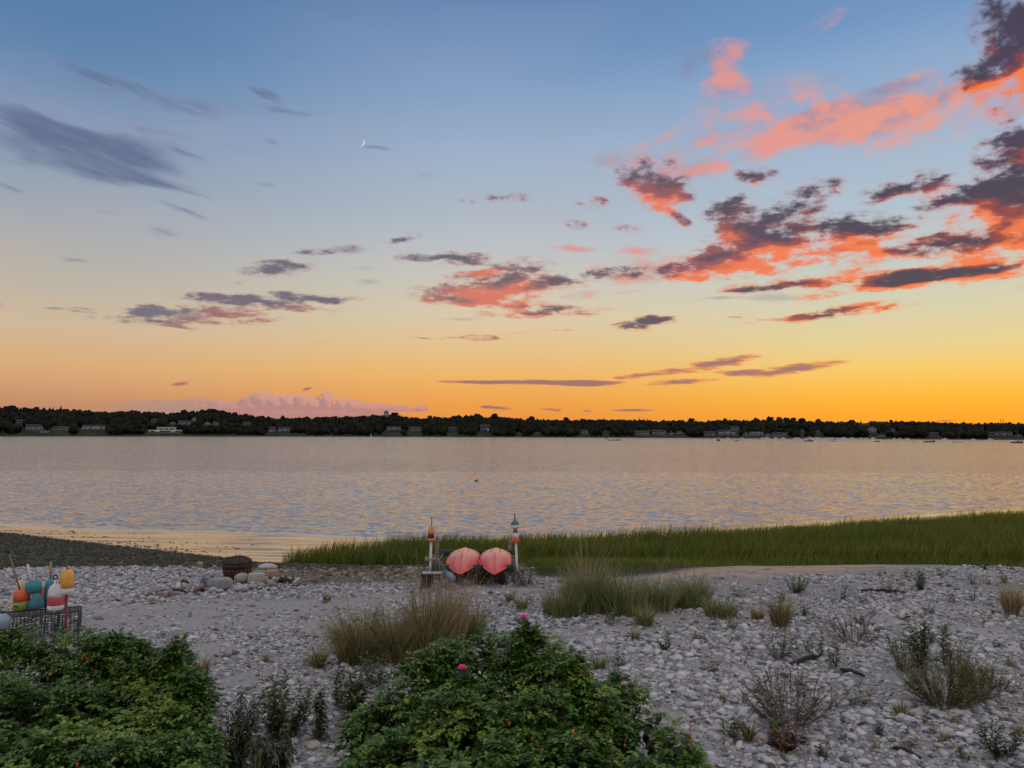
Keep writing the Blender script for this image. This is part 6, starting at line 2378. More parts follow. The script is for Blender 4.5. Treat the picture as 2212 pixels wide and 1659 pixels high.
# ------------------------------------------------------------------ kayak rack
M_POST = paint('weathered grey post', (0.22, 0.19, 0.16), (0.12, 0.10, 0.085), 0.85, 9.0, bumpy=0.01)
M_GREEN = paint('dark green board', (0.012, 0.050, 0.030), (0.010, 0.035, 0.022), 0.5, 5.0)
M_WPIPE = paint('white pipe', (0.62, 0.61, 0.62), (0.52, 0.51, 0.51), 0.4, 5.0)
M_ROPE = paint('pale rope', (0.42, 0.38, 0.30), (0.30, 0.27, 0.21), 0.9, 40.0)
M_BLACK = paint('black plastic', (0.018, 0.018, 0.02), (0.03, 0.03, 0.03), 0.45, 8.0)
KY = 18.0


def xat(px, Y):
    return float(at(px, 500, Y)[0])


rx0, rx1 = xat(433.0, KY), xat(513.6, KY)
rack = empty('kayak_rack', ((rx0 + rx1) / 2, KY, h1((rx0 + rx1) / 2, KY)))
tag(rack, 'wooden rack of grey posts and dark green boards holding two kayaks', 'kayak rack')
RB = np.array(rack.location)
for (px, Y, zt, w) in ((433.0, KY, 0.66, 0.105), (437.6, KY + 2.1, 0.70, 0.10), (513.6, KY, 0.64, 0.105), (510.0, KY + 2.1, 0.68, 0.10)):
    m = MB()
    x = xat(px, Y) - RB[0]
    gz_ = h1(x + RB[0], Y)
    m.box((x, Y - RB[1], (gz_ - 0.15 + zt) / 2 - RB[2]), (w, w, zt - gz_ + 0.15))
    m.build('post', M_POST, rack, bevel=0.006)
    m = MB()
    m.box((x, Y - RB[1], zt - RB[2] + 0.012), (w + 0.02, w + 0.02, 0.02))
    m.build('post_cap', M_POST, rack)
for Y, z0 in ((KY - 0.075, 0.395), (KY + 2.1 - 0.075, 0.42)):
    m = MB()
    m.box((0, Y - RB[1], z0 - RB[2]), (rx1 - rx0 + 0.02, 0.04, 0.15))
    m.build('crossboard', M_GREEN, rack, bevel=0.005)
m = MB()
m.box((rx0 - RB[0] + 0.09, 1.05, 0.40 - RB[2]), (0.04, 2.0, 0.09))
m.box((rx1 - RB[0] - 0.09, 1.05, 0.40 - RB[2]), (0.04, 2.0, 0.09))
m.build('side_rail', M_GREEN, rack)

# red kayaks lying upside down, bow towards the viewer
mk, nt, b = new_mat('red kayak plastic')
v = coord(nt, 'Object')
n1 = noise(nt, v, 3.0, 6, 0.65)
n2 = noise(nt, coord(nt, 'Object', (30, 3, 30)), 1.5, 5, 0.6)
c = ramp(nt, n1, [(0.30, (0.58, 0.050, 0.060)), (0.52, (0.66, 0.075, 0.075)), (0.72, (0.74, 0.15, 0.11))])
c = mixc(nt, mth(nt, 'MULTIPLY', ramp(nt, n2, [(0.58, (0, 0, 0)), (0.72, (1, 1, 1))]), 0.08), c, (0.80, 0.42, 0.34))
# sky reflection on the upturned hull, painted in as a peach tint
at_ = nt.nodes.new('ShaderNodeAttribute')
at_.attribute_name = 'sky_sheen'
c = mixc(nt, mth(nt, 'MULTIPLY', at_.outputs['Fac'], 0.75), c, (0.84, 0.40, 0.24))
nt.links.new(c, b.inputs['Base Color'])
b.inputs['Roughness'].default_value = 0.38
b.inputs['Coat Weight'].default_value = 0.25
M_KAYAK = mk
M_RIM = paint('orange kayak rim', (0.80, 0.14, 0.06), (0.74, 0.10, 0.05), 0.4, 8.0)

FULL = [(-1, 0), (-.975, .16), (-.88, .38), (-.68, .64), (-.42, .84), (-.34, .89), (-.325, .72), (-.29, .72), (-.275, .925), (-.10, 1.02), (0, 1.06)]
VEE = [(-1, 0), (-.93, .12), (-.82, .28), (-.66, .47), (-.42, .70), (-.34, .755), (-.30, .785), (-.26, .81), (-.20, .84), (-.045, .88), (0, 1.22)]


def make_kayak(cx, label, seed):
    L, Wk = 3.0, 0.385
    N = 44
    y0 = KY - 0.62
    root = empty('kayak', (cx, y0 + L / 2, 0.47))
    tag(root, label, 'kayak', 'red kayaks upside down on the rack')
    V, sc = [], []
    g_left, g_right = [], []
    rows = []
    for i in range(N + 1):
        t = i / N
        s = min(1.0, (t / 0.46)) if t < 0.5 else min(1.0, (1 - t) / 0.40)
        w = Wk * max(0.03, 1 - (1 - s) ** 2.7)
        hh = 0.22 * max(0.10, 1 - (1 - min(1, t / 0.34)) ** 2.0) if t < .5 else 0.22 * max(0.15, 1 - (1 - min(1, (1 - t) / 0.5)) ** 2)
        zg = -0.11 * max(0, 1 - t / 0.42) ** 2.0 - 0.10 * max(0, (t - 0.5) / 0.5) ** 1.5
        k = max(0.0, 1 - t / 0.34) ** 0.8 if t < .5 else max(0.0, (t - 0.8) / 0.2)
        tun = 1.0 if 0.38 < t < 0.9 else 0.0
        prof = []
        for (xf, zf), (xv, zv) in zip(FULL, VEE):
            x, z = xf * (1 - k) + xv * k, zf * (1 - k) + zv * k
            prof.append((x, z))
        if not tun:
            for q in (5, 6, 7, 8):
                prof[q] = (prof[q][0], prof[4][1] + (prof[9][1] - prof[4][1]) * (q - 4) / 5)
        ring = [(x * w, z * hh) for x, z in prof] + [(-x * w, z * hh) for x, z in prof[-2::-1]]
        rows.append(len(ring))
        for x, z in ring:
            V.append((x, y0 + L * t - (y0 + L / 2), zg + z))
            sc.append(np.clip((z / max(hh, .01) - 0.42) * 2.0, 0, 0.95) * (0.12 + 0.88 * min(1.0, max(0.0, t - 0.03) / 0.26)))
        V.append((0, y0 + L * t - (y0 + L / 2), zg - 0.05 * min(1, w / Wk * 1.2)))
        sc.append(0)
        g_left.append((-w, y0 + L * t - (y0 + L / 2), zg))
        g_right.append((w, y0 + L * t - (y0 + L / 2), zg))
    R = rows[0] + 1
    Fc = []
    for i in range(N):
        for j in range(R):
            j2 = (j + 1) % R
            Fc.append((i * R + j, (i + 1) * R + j, (i + 1) * R + j2, i * R + j2))
    f4 = np.array(Fc)
    caps = []
    for base, rev in ((0, False), (N * R, True)):
        for j in range(1, R - 1):
            q = (base, base + j, base + j + 1)
            caps.append(q[::-1] if rev else q)
    hull = link_mesh('hull', np.array(V), [f4, np.array(caps)], M_KAYAK, root, True, {'sky_sheen': np.array(sc)})
    kb = []
    for i in range(1, 15):
        q = V[i * R + 10]
        kb.append((q[0], q[1], q[2] + 0.004))
    m = MB()
    m.tube(kb, [0.010] + [0.019] * 8 + [0.016, 0.013, 0.010, 0.007, 0.004], 6)
    m.build('keel', M_KAYAK, root, True)
    m = MB()
    m.tube(g_left, 0.014, 6)
    m.tube(g_right, 0.014, 6)
    m.build('rim', M_RIM, root, True)
    m = MB()
    m.tube([(0, -L / 2 + 0.02, -0.10), (0, -L / 2 - 0.025, -0.13), (0, -L / 2 + 0.04, -0.16)], 0.010, 6)
    m.build('carry_loop', M_BLACK, root, True)
    # cockpit coaming facing the ground
    m = MB()
    pts = [(0.21 * math.cos(a), 0.1 + 0.42 * math.sin(a), -0.075) for a in np.linspace(0, 2 * math.pi, 25)]
    m.tube(pts, 0.02, 6)
    m.build('cockpit_rim', M_BLACK, root, True)
    return root


KX = [xat(463.8, KY + .7), xat(495.8, KY + .7)]
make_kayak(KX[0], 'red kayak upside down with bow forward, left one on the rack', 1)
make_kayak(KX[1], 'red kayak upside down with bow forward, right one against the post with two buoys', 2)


# --- lobster buoys
def buoy_part(root, name, prof, base, axis, mat, n=18):
    m = MB()
    m.lathe(prof, base, n, axis)
    return m.build(name, mat, root, True)


def col(r, g_, b_, r2=0.5):
    return paint('buoy paint', (r, g_, b_), (r * 0.62 + 0.04, g_ * 0.62 + 0.04, b_ * 0.62 + 0.04), r2, 9.0, amt=(0.38, 0.66), bumpy=0.005)


M_ORANGE = col(0.82, 0.22, 0.03)
M_AMBER = col(0.84, 0.25, 0.03)
M_YELLOW = col(0.83, 0.42, 0.04)
M_CREAM = col(0.62, 0.52, 0.30)
M_WHITE = col(0.70, 0.69, 0.70)
M_TEAL = col(0.02, 0.24, 0.27)
M_TEALD = col(0.015, 0.17, 0.22)
M_BGREEN = col(0.02, 0.20, 0.10)
M_LIME = col(0.22, 0.30, 0.03)
M_BRED = col(0.55, 0.05, 0.05)
M_REDO = col(0.80, 0.11, 0.03)
M_SALMON = col(0.66, 0.20, 0.11)
M_BBLACK = col(0.02, 0.018, 0.018)
M_STICK = paint('buoy stick wood', (0.36, 0.24, 0.12), (0.24, 0.16, 0.09), 0.7, 20.0)
M_REDP = paint('dark red pole', (0.26, 0.03, 0.05), (0.18, 0.025, 0.04), 0.5, 9.0)

# white pole with orange buoy, left end of the rack
p0 = at(430.1, 571.5, KY - 0.14)
p1 = at(431.1, 541.0, KY - 0.14)
ax = (p1 - p0) / np.linalg.norm(p1 - p0)
r = empty('buoy_pole', (p0[0], p0[1], h1(p0[0], p0[1])))
tag(r, 'white pole topped by an orange buoy with black band, left rack post', 'buoy pole', 'buoy poles tied to the rack')
off = np.array(r.location)
m = MB()
foot = p0 - ax * ((p0[2] - off[2]) / ax[2] + 0.1)
m.tube([foot - off, p1 - off], 0.030, 10)
m.build('pole', M_WPIPE, r, True)
b0 = at(431.0, 541.0, KY - 0.14) - off
s = KY / F
by_ = buoy_part(r, 'buoy_base', [(0.02, 0), (0.074, 0.004), (0.074, 0.066)], b0, ax, M_ORANGE)
buoy_part(r, 'black_band', [(0.0745, 0.067), (0.075, 0.072), (0.075, 0.152), (0.0745, 0.156)], b0, ax, M_BBLACK)
buoy_part(r, 'buoy_top', [(0.0735, 0.157), (0.073, 0.22), (0.060, 0.285), (0.036, 0.325), (0.018, 0.345), (0.004, 0.348)], b0, ax, M_AMBER)
buoy_part(r, 'spindle', [(0.012, 0.349), (0.010, 0.47), (0.019, 0.50), (0.019, 0.545), (0.004, 0.548)], b0, ax, M_STICK, 10)

# white pole with two stacked buoys, right end
p0 = at(517.2, 571.5, KY - 0.14)
p1 = at(515.9, 542.8, KY - 0.14)
ax = (p1 - p0) / np.linalg.norm(p1 - p0)
r = empty('buoy_pole', (p0[0], p0[1], h1(p0[0], p0[1])))
tag(r, 'white pole with two stacked green, white and red buoys, right rack post', 'buoy pole', 'buoy poles tied to the rack')
off = np.array(r.location)
m = MB()
foot = p0 - ax * ((p0[2] - off[2]) / ax[2] + 0.1)
m.tube([foot - off, p1 - off], 0.029, 10)
m.build('pole', M_WPIPE, r, True)
b0 = p1 - off
buoy_part(r, 'lower_buoy_red', [(0.03, 0), (0.070, 0.012), (0.082, 0.05), (0.080, 0.10), (0.070, 0.128)], b0, ax, M_REDO)
buoy_part(r, 'lower_buoy_white', [(0.0705, 0.129), (0.072, 0.15), (0.070, 0.215), (0.066, 0.23)], b0, ax, M_WHITE)
buoy_part(r, 'lower_buoy_green', [(0.0655, 0.231), (0.060, 0.26), (0.045, 0.285)], b0, ax, M_BGREEN)
buoy_part(r, 'upper_buoy_red', [(0.042, 0.286), (0.042, 0.31), (0.086, 0.335)], b0, ax, M_REDO)
buoy_part(r, 'upper_buoy_white', [(0.0865, 0.336), (0.098, 0.35), (0.100, 0.38), (0.099, 0.41)], b0, ax, M_WHITE)
buoy_part(r, 'upper_buoy_green', [(0.0985, 0.411), (0.088, 0.45), (0.060, 0.49), (0.022, 0.512), (0.004, 0.514)], b0, ax, M_BGREEN)
buoy_part(r, 'spindle', [(0.016, 0.515), (0.016, 0.68), (0.004, 0.682)], b0, ax, col(0.35, 0.13, 0.14), 10)

# rope round the left posts
m = MB()
px_, pz = xat(433.0, KY), 0.58
pts = []
for k in range(40):
    a = k * 0.5
    pts.append((px_ - 0.04 + 0.12 * math.cos(a), KY - 0.07 + 0.13 * math.sin(a), pz + 0.0018 * k))
m.tube(pts, 0.009, 6)
m.tube([(px_ + 0.07, KY - 0.12, 0.62), (px_ + 0.16, KY - 0.13, 0.60), (px_ + 0.24, KY - 0.12, 0.50), (px_ + 0.27, KY - 0.11, 0.43), (px_ + 0.25, KY - 0.12, 0.34)], 0.008, 6)
m.tube([(px_ + 0.05, KY - 0.07, 0.56), (px_ + 0.18, KY - 0.08, 0.52), (px_ + 0.23, KY - 0.09, 0.40)], 0.007, 6)
o = m.build('rope', M_ROPE, None, True)
tag(o, 'pale rope wound round the left rack post and orange buoy pole', 'rope')

# small black side table
ty0 = 17.2
tx = xat(432.6, ty0)
tg = h1(tx, ty0)
tb = empty('side_table', (tx, ty0, tg), 0.05)
tag(tb, 'small black metal side table with pale top at the rack left end', 'table')
m = MB()
m.box((0, 0, 0.412 - tg), (0.43, 0.30, 0.028))
m.build('table_top', paint('pale worn table top', (0.40, 0.36, 0.34), (0.28, 0.25, 0.24), 0.35, 6.0), tb, bevel=0.004)
m = MB()
for sy in (-1, 1):
    m.box((0, sy * 0.158, 0.405 - tg), (0.46, 0.016, 0.05))
for sx in (-1, 1):
    m.box((sx * 0.223, 0, 0.405 - tg), (0.016, 0.298, 0.05))
m.build('table_frame', M_BLACK, tb)
for sx in (-1, 1):
    for sy in (-1, 1):
        m = MB()
        m.tube([(sx * 0.215, sy * 0.15, 0.38 - tg), (sx * 0.235, sy * 0.17, -0.02)], 0.011, 6)
        m.build('leg', M_BLACK, tb)
m = MB()
for sx in (-1, 1):
    m.tube([(sx * 0.228, -0.16, 0.12), (sx * 0.228, 0.16, 0.12)], 0.007, 5)
m.build('stretcher', M_BLACK, tb)

# dark round pail behind the table
c = at(427.0, 571.0, 17.65)
m = MB()
g0 = h1(c[0], c[1])
root = empty('pail', (c[0], c[1], g0))
tag(root, 'dark round pail half hidden behind the small side table', 'pail')
m.lathe([(0.085, 0.03), (0.10, 0.05), (0.125, 0.30), (0.13, 0.33), (0.118, 0.33), (0.10, 0.08)], (0, 0, 0), 20)
m.build('body', M_BLACK, root, True)
m = MB()
m.tube([(-0.125 * math.cos(a), 0.0, 0.32 + 0.13 * math.sin(a)) for a in np.linspace(0, math.pi, 13)], 0.006, 5)
m.build('handle', M_BLACK, root, True)

# blue and white rolled fender lying on the ground
a0, a1 = at(444.6, 572.6, 17.6), at(453.6, 579.6, 17.2)
d = (a1 - a0)
L = float(np.linalg.norm(d)) * 0.9
root = empty('boat_fender', (a0 + a1) / 2 * np.array([1, 1, 1]))
tag(root, 'blue ended pale cylinder leaning on the ground under the rack', 'fender')
ax = d / L
root.location.z = max(root.location.z, h1(root.location.x, root.location.y) + 0.10)
m = MB()
m.lathe([(0.082, -L * 0.16), (0.086, 0.0), (0.08, L * 0.42), (0.055, L * 0.52), (0.01, L * 0.55)], (0, 0, 0), 16, ax)
m.build('body', paint('pale blue grey vinyl', (0.13, 0.18, 0.27), (0.24, 0.27, 0.33), 0.4, 7.0), root, True)
m = MB()
m.lathe([(0.02, -L * 0.60), (0.06, -L * 0.57), (0.083, -L * 0.46), (0.0825, -L * 0.161)], (0, 0, 0), 16, ax)
m.build('end_cap', paint('deep blue vinyl', (0.02, 0.10, 0.20), (0.015, 0.07, 0.15), 0.4, 7.0), root, True)

# black bag slung under the left kayak
c = at(461.5, 567.5, KY + 0.35)
root = empty('gear_bag', (c[0], c[1], 0.10))
tag(root, 'sagging black bag hanging under the left kayak', 'bag')
m = MB()
m.lathe([(0.03, 0.0), (0.13, 0.03), (0.19, 0.12), (0.19, 0.22), (0.10, 0.28), (0.02, 0.29)], (0, 0, 0), 16)
o = m.build('bag_body', M_BLACK, root, True)
m = MB()
m.tube([(-0.14, 0, 0.24), (-0.16, 0, 0.42)], 0.010, 5)
m.tube([(0.14, 0, 0.24), (0.16, 0, 0.42)], 0.010, 5)
m.build('strap', M_BLACK, root)

# ------------------------------------------------------------------ fire pit and its ring of boulders
fy = 18.72
fx_ = xat(239.2, fy)
fg = h1(fx_, fy)
fp = empty('fire_pit', (fx_, fy, fg), 0.2)
tag(fp, 'rusty round steel fire pit with domed spark screen behind boulders', 'fire pit')
M_RUST = paint('rusty steel', (0.075, 0.028, 0.015), (0.03, 0.016, 0.010), 0.8, 9.0, 0.3, 0.01)
M_RUST2 = paint('rust streaked band', (0.10, 0.038, 0.02), (0.035, 0.018, 0.012), 0.8, 14.0, 0.2, 0.01)
M_SOOT = paint('sooty mesh', (0.03, 0.026, 0.02), (0.07, 0.055, 0.045), 0.75, 20.0, 0.4)
zr = CAM_Z - (563.6 - 432.3) * (fy - 0.33) / F - fg
m = MB()
m.lathe([(0.12, 0.02), (0.30, 0.03), (0.325, zr - 0.20), (0.33, zr - 0.02), (0.345, zr), (0.315, zr), (0.30, zr - 0.18), (0.1, 0.06)], (0, 0, 0), 30)
m.build('bowl', M_RUST, fp, True)
m = MB()
m.lathe([(0.332, zr - 0.10), (0.36, zr - 0.03), (0.362, zr + 0.005), (0.346, zr + 0.006), (0.345, zr - 0.03)], (0, 0, 0), 30)
m.build('rim_ring', M_RUST2, fp, True)
m = MB()
for k in range(22):                                  # cut-out pattern of the bowl, as raised tabs
    a = k * 2 * math.pi / 22
    m.box((0.333 * math.cos(a), 0.333 * math.sin(a), zr - 0.15), (0.012, 0.045, 0.055), rz=a)
m.build('cutout_band', paint('rust tabs', (0.16, 0.08, 0.05), (0.07, 0.035, 0.02), 0.8, 20.0), fp)
m = MB()
dome = [(0.335 * math.cos(t), zr + 0.012 + 0.150 * math.sin(t)) for t in np.linspace(0, math.pi / 2 - 0.05, 9)]
m.lathe(dome, (0, 0, 0), 30)
m.build('screen_dome', M_SOOT, fp, True)
m = MB()
for k in range(4):
    a = k * math.pi / 4 + 0.35
    m.tube([(0.34 * math.cos(a) * math.cos(t), 0.34 * math.sin(a) * math.cos(t), zr + 0.016 + 0.154 * math.sin(t)) for t in np.linspace(0, math.pi, 15)], 0.007, 5)
m.build('screen_ribs', M_RUST, fp, True)
m = MB()
m.tube([(-0.045, 0, zr + 0.145), (-0.045, 0, zr + 0.225)], 0.006, 5)
m.tube([(0.055, 0, zr + 0.145), (0.055, 0, zr + 0.225)], 0.006, 5)
m.tube([(-0.045, 0, zr + 0.20), (0.055, 0, zr + 0.20)], 0.005, 5)
m.build('lid_handle', M_RUST, fp)
for k in range(3):
    a = k * 2 * math.pi / 3 + 0.5
    m = MB()
    m.tube([(0.24 * math.cos(a), 0.24 * math.sin(a), 0.10), (0.30 * math.cos(a), 0.30 * math.sin(a), -0.03)], 0.014, 6)
    m.build('leg', M_RUST, fp)


def z3(x, y):
    return (550 + x / 3.403) / 3.75, (2050 + y / 3.403) / 3.75


def rock_mat(c, nm='boulder'):
    return paint(nm + ' stone', c, tuple(v * 0.68 for v in c), 0.85, 7.0, bumpy=0.02, amt=(0.35, 0.68))


def boulder(x0, x1, y0, y1, c, label, shape='round', tilt=0.0, depth=0.8, name='boulder', grp='boulders round the fire pit', seed=0, Yoff=0.0):
    (pa, pt), (pb, pbm) = z3(x0, y0), z3(x1, y1)
    g_ = ground((pa + pb) / 2, pbm)
    Y = g_[1] + Yoff
    w = (pb - pa) * Y / F
    hgt = (pbm - pt) * Y / F * 0.96
    v, f = ICO3
    r = np.random.default_rng(int(x0 + y0) + seed)
    if shape == 'block':
        e = np.sign(v) * np.abs(v) ** 0.42
        v = e / np.abs(e).max()
    elif shape == 'slab':
        e = np.sign(v) * np.abs(v) ** 0.6
        v = e / np.abs(e).max()
    elif shape == 'wedge':
        v = v * np.stack([1 - 0.35 * (v[:, 2] + 1) / 2 * 1.6, np.ones(len(v)), np.ones(len(v))], 1)
    d = np.zeros(len(v))
    for k in range(7):
        wv = r.normal(0, 1.3 + 0.5 * k, 3)
        d += np.sin(v @ wv + r.uniform(0, 6)) / (1.3 + k)
    v = v * (1 + 0.07 * d[:, None])
    v = v * np.array([w / 2, w / 2 * depth, hgt / 2])
    o = link_mesh(name, v, f, rock_mat(c), None, shape not in ('block',))
    o.location = (g_[0], Y + w * 0.5 * depth, h1(g_[0], Y) + hgt * 0.50)
    o.rotation_euler = (0, tilt, r.uniform(-0.3, 0.3))
    tag(o, label, 'boulder', grp)
    return o


boulder(664, 758, 365, 505, (0.17, 0.20, 0.25), 'upright blue grey stone at the left end of the boulder ring', 'wedge')
boulder(745, 1048, 405, 568, (0.30, 0.30, 0.31), 'longest grey slab boulder left of the fire pit front', 'slab', depth=0.5)
boulder(1083, 1288, 340, 488, (0.34, 0.31, 0.27), 'rounded tan grey boulder directly in front of the fire pit', 'round')
boulder(1272, 1472, 340, 482, (0.40, 0.39, 0.36), 'square pale boulder in front of the fire pit, right of the rounded one', 'block', depth=0.7)
boulder(1030, 1102, 420, 490, (0.40, 0.31, 0.19), 'small tan stone wedged between slab and rounded boulder')
boulder(1085, 1278, 495, 592, (0.42, 0.42, 0.44), 'big flat pale stone lying in front of the boulder ring', 'round', depth=0.7)
boulder(1478, 1655, 305, 405, (0.36, 0.24, 0.16), 'orange tan slab at the right end of the boulder ring', 'slab', depth=0.8)
boulder(1392, 1632, 232, 320, (0.50, 0.48, 0.50), 'large pale domed boulder right behind the fire pit', 'round')
boulder(1398, 1565, 282, 335, (0.30, 0.32, 0.31), 'thin grey slab leaning on the large pale domed boulder', 'slab', depth=0.6, Yoff=-0.3)
boulder(1450, 1580, 330, 378, (0.36, 0.38, 0.34), 'greenish flat slab lying on top at the right of the square boulder', 'slab', depth=0.6, Yoff=-0.5)
boulder(1462, 1545, 385, 495, (0.33, 0.25, 0.18), 'brown upright stone right of the square pale boulder')
boulder(1528, 1572, 420, 500, (0.44, 0.38, 0.32), 'narrow pale upright stone beside the brown upright one')
boulder(1548, 1640, 455, 525, (0.22, 0.23, 0.25), 'dark grey stone at the foot of the ring, right end')
boulder(1432, 1492, 463, 525, (0.44, 0.40, 0.35), 'small round cream stone at the foot of the square boulder')
boulder(1375, 1435, 475, 528, (0.34, 0.26, 0.16), 'small brown stone left of the round cream one')
boulder(1264, 1392, 485, 552, (0.36, 0.35, 0.33), 'greenish grey oblong stone at the foot of the ring')
boulder(1310, 1378, 450, 495, (0.52, 0.48, 0.42), 'small cream stone right under the square pale boulder')
boulder(778, 880, 522, 592, (0.46, 0.47, 0.50), 'pale bluish stone at the foot of the long slab')
boulder(1015, 1080, 490, 555, (0.44, 0.43, 0.44), 'little grey stone under the tan wedged stone')
boulder(870, 965, 545, 590, (0.50, 0.49, 0.50), 'low pale stone right of the bluish one')
boulder(1120, 1200, 468, 510, (0.47, 0.47, 0.49), 'small pale stone under the rounded tan grey boulder')
boulder(1590, 1650, 385, 450, (0.46, 0.46, 0.47), 'pale round stone at the far right of the ring')
boulder(1650, 1705, 390, 445, (0.42, 0.42, 0.43), 'grey round stone between ring and scrap wood')
boulder(605, 708, 195, 268, (0.40, 0.25, 0.18), 'orange pointed rock on the crest left of the fire pit', 'wedge', grp='single rocks on the crest')
boulder(828, 888, 240, 282, (0.40, 0.34, 0.24), 'small tan rock on the crest left of the fire pit', grp='single rocks on the crest')
boulder(915, 1010, 365, 405, (0.38, 0.36, 0.36), 'grey stone at the left foot of the fire pit')
for k, (x0, x1, y0, y1, c, l) in enumerate([(0, 65, 570, 625, (.30, .19, .17), 'reddish stone at the left end of the driftwood row'), (105, 190, 575, 632, (.36, .22, .20), 'pinkish stone second in the driftwood row'),
                                        (200, 262, 575, 628, (.40, .38, .38), 'grey stone between the pink stones of the driftwood row'), (255, 320, 545, 640, (.34, .22, .21), 'upright pink brown stone of the driftwood row')]):
    boulder(x0, x1, y0, y1, c, l, grp='stones in the driftwood row')
M_DRIFT = paint('driftwood', (0.34, 0.32, 0.31), (0.20, 0.18, 0.17), 0.85, 9.0, bumpy=0.01)
M_DRIFTW = paint('sawn log end wood', (0.56, 0.52, 0.46), (0.42, 0.38, 0.33), 0.8, 12.0)
M_CHAR = paint('charred wood', (0.022, 0.02, 0.02), (0.05, 0.045, 0.045), 0.9, 12.0, bumpy=0.02)
M_DRIFTR = paint('reddish driftwood', (0.28, 0.19, 0.17), (0.18, 0.12, 0.10), 0.85, 9.0, bumpy=0.01)


def log(a, b_, rad, mat, label, lift=0.0, name='log', taper=0.8, cat='log', grp='logs beside the fire pit'):
    (xa, ya), (xb, yb) = z3(*a), z3(*b_)
    ga, gb = ground(xa, ya), ground(xb, yb)
    Yb = max(ga[1], gb[1]) if False else (ga[1] + gb[1]) / 2
    pa, pb = at(xa, ya, ga[1] if ga[1] < gb[1] else gb[1] + 0.12), at(xb, yb, (gb[1] if gb[1] < ga[1] else ga[1] + 0.12))
    for p in (pa, pb):
        p[2] = max(p[2], h1(p[0], p[1]) + rad * 0.7) + lift
    m = MB()
    mid = (pa + pb) / 2 + np.array([0.01, 0.0, 0.012])
    m.tube([pa, mid, pb], [rad, rad * 0.93, rad * taper], 9)
    o = m.build(name, mat, None, False, bevel=0.004)
    tag(o, label, cat, grp)
    return o


log((45, 600), (255, 545), 0.035, M_DRIFTR, 'reddish driftwood stick at the left end of the row')
log((300, 610), (480, 622), 0.040, M_DRIFT, 'grey log lying flat in front of the short sawn logs')
log((400, 480), (398, 560), 0.062, M_DRIFTW, 'short log with white sawn end, left of two standing')
log((468, 485), (478, 556), 0.060, M_DRIFT, 'short grey log with pale end, right of two standing')
log((455, 440), (530, 480), 0.040, M_CHAR, 'dark charred log end poking up behind the sawn logs')
log((575, 460), (512, 600), 0.055, M_DRIFT, 'grey log leaning diagonally left of the upright blue stone')
log((730, 490), (600, 585), 0.058, M_DRIFTR, 'thick pink brown log leaning against the long slab')
log((650, 540), (740, 575), 0.035, M_CHAR, 'charred stick under the thick pink brown log')
log((330, 560), (500, 600), 0.045, M_CHAR, 'black charred log lying under the sawn logs')
log((1705, 410), (1860, 470), 0.060, M_CHAR, 'charred lump of wood right of the boulder ring')
log((1690, 455), (1790, 468), 0.045, M_CHAR, 'second charred lump low beside the first')
log((1868, 478), (1950, 400), 0.030, M_DRIFTW, 'split pale wood sliver pointing up right')
log((1812, 400), (1850, 440), 0.028, M_DRIFTW, 'split pale wood sliver lying on the charred lump')
log((1865, 385), (1850, 440), 0.018, M_CHAR, 'thin black stick standing in the split wood')
log((1860, 492), (2125, 420), 0.026, M_DRIFTR, 'long tan board slanting right of the charred wood')
log((1825, 508), (2062, 496), 0.014, M_CHAR, 'thin black stick flat on the sand right of the fire pit')
log((1522, 285), (1572, 245), 0.020, M_CHAR, 'short black stick lying on the large pale domed boulder', lift=0.02)

# scattered driftwood on the cobbles at the right
for (qa, qb, rad, mat, l) in [((1708, 1440), (1772, 1422), 0.035, M_CHAR, 'dark curved driftwood under the arching green weed'), ((1815, 1452), (1868, 1464), 0.035, M_CHAR, 'dark driftwood piece left of the twin leafy weeds'),
                             ((1938, 1330), (1948, 1340), 0.02, M_DRIFTR, 'curved driftwood branch, upper right cobbles, left arm'), ((1950, 1340), (1975, 1334), 0.02, M_CHAR, 'curved driftwood branch, upper right cobbles, right arm'),
                             ((1860, 1278), (1960, 1282), 0.03, M_CHAR, 'long dark driftwood behind the brown weed patch'), ((1660, 1612), (1742, 1608), 0.03, M_CHAR, 'black driftwood under the dark red weed'),
                             ((1740, 1610), (1800, 1604), 0.014, M_DRIFT, 'thin grey stick right of the dark red weed'), ((1930, 1512), (2060, 1530), 0.009, M_DRIFTR, 'long thin reddish stem lying left of the feathery bush'),
                             ((905, 1262), (930, 1256), 0.02, M_DRIFT, 'short grey stick left of the rack table'), ((1930, 1618), (1990, 1640), 0.02, M_CHAR, 'dark red brown stick at the bottom edge of the right cobbles')]:
    ga, gb = gq(*qa), gq(*qb)
    ga[2] += rad * 0.8
    gb[2] += rad * 0.8
    m = MB()
    mid = (ga + gb) / 2 + np.array([0.0, 0.05, 0.02])
    m.tube([ga, mid, gb], [rad, rad * 0.9, rad * 0.5], 7)
    o = m.build('driftwood', mat, None)
    tag(o, l, 'driftwood', 'driftwood pieces on the cobbles')


# ------------------------------------------------------------------ lobster trap with buoys
def z1(x, y):
    return x / 13.827, (1950 + y / 3.687) / 3.75


TY = 13.0
tx0, tx1 = xat(6.2, TY), xat(84.2, TY)
tg = h1((tx0 + tx1) / 2, TY)
trap = empty('lobster_trap', ((tx0 + tx1) / 2, TY, tg), 0.42)
tag(trap, 'long wire mesh lobster trap with buoys stuck in it, behind left bush', 'lobster trap')
TW = 1.12
TH = 0.46 - tg
TD = 0.45
g = np.random.default_rng(8)
m = MB()
sp = 0.055
nxg, nzg, nyg = int(TW / sp), int(TH / sp), int(TD / sp)


def wob_(a, b_, k=5):
    return [a + (b_ - a) * t + g.normal(0, 0.009, 3) for t in np.linspace(0, 1, k)]


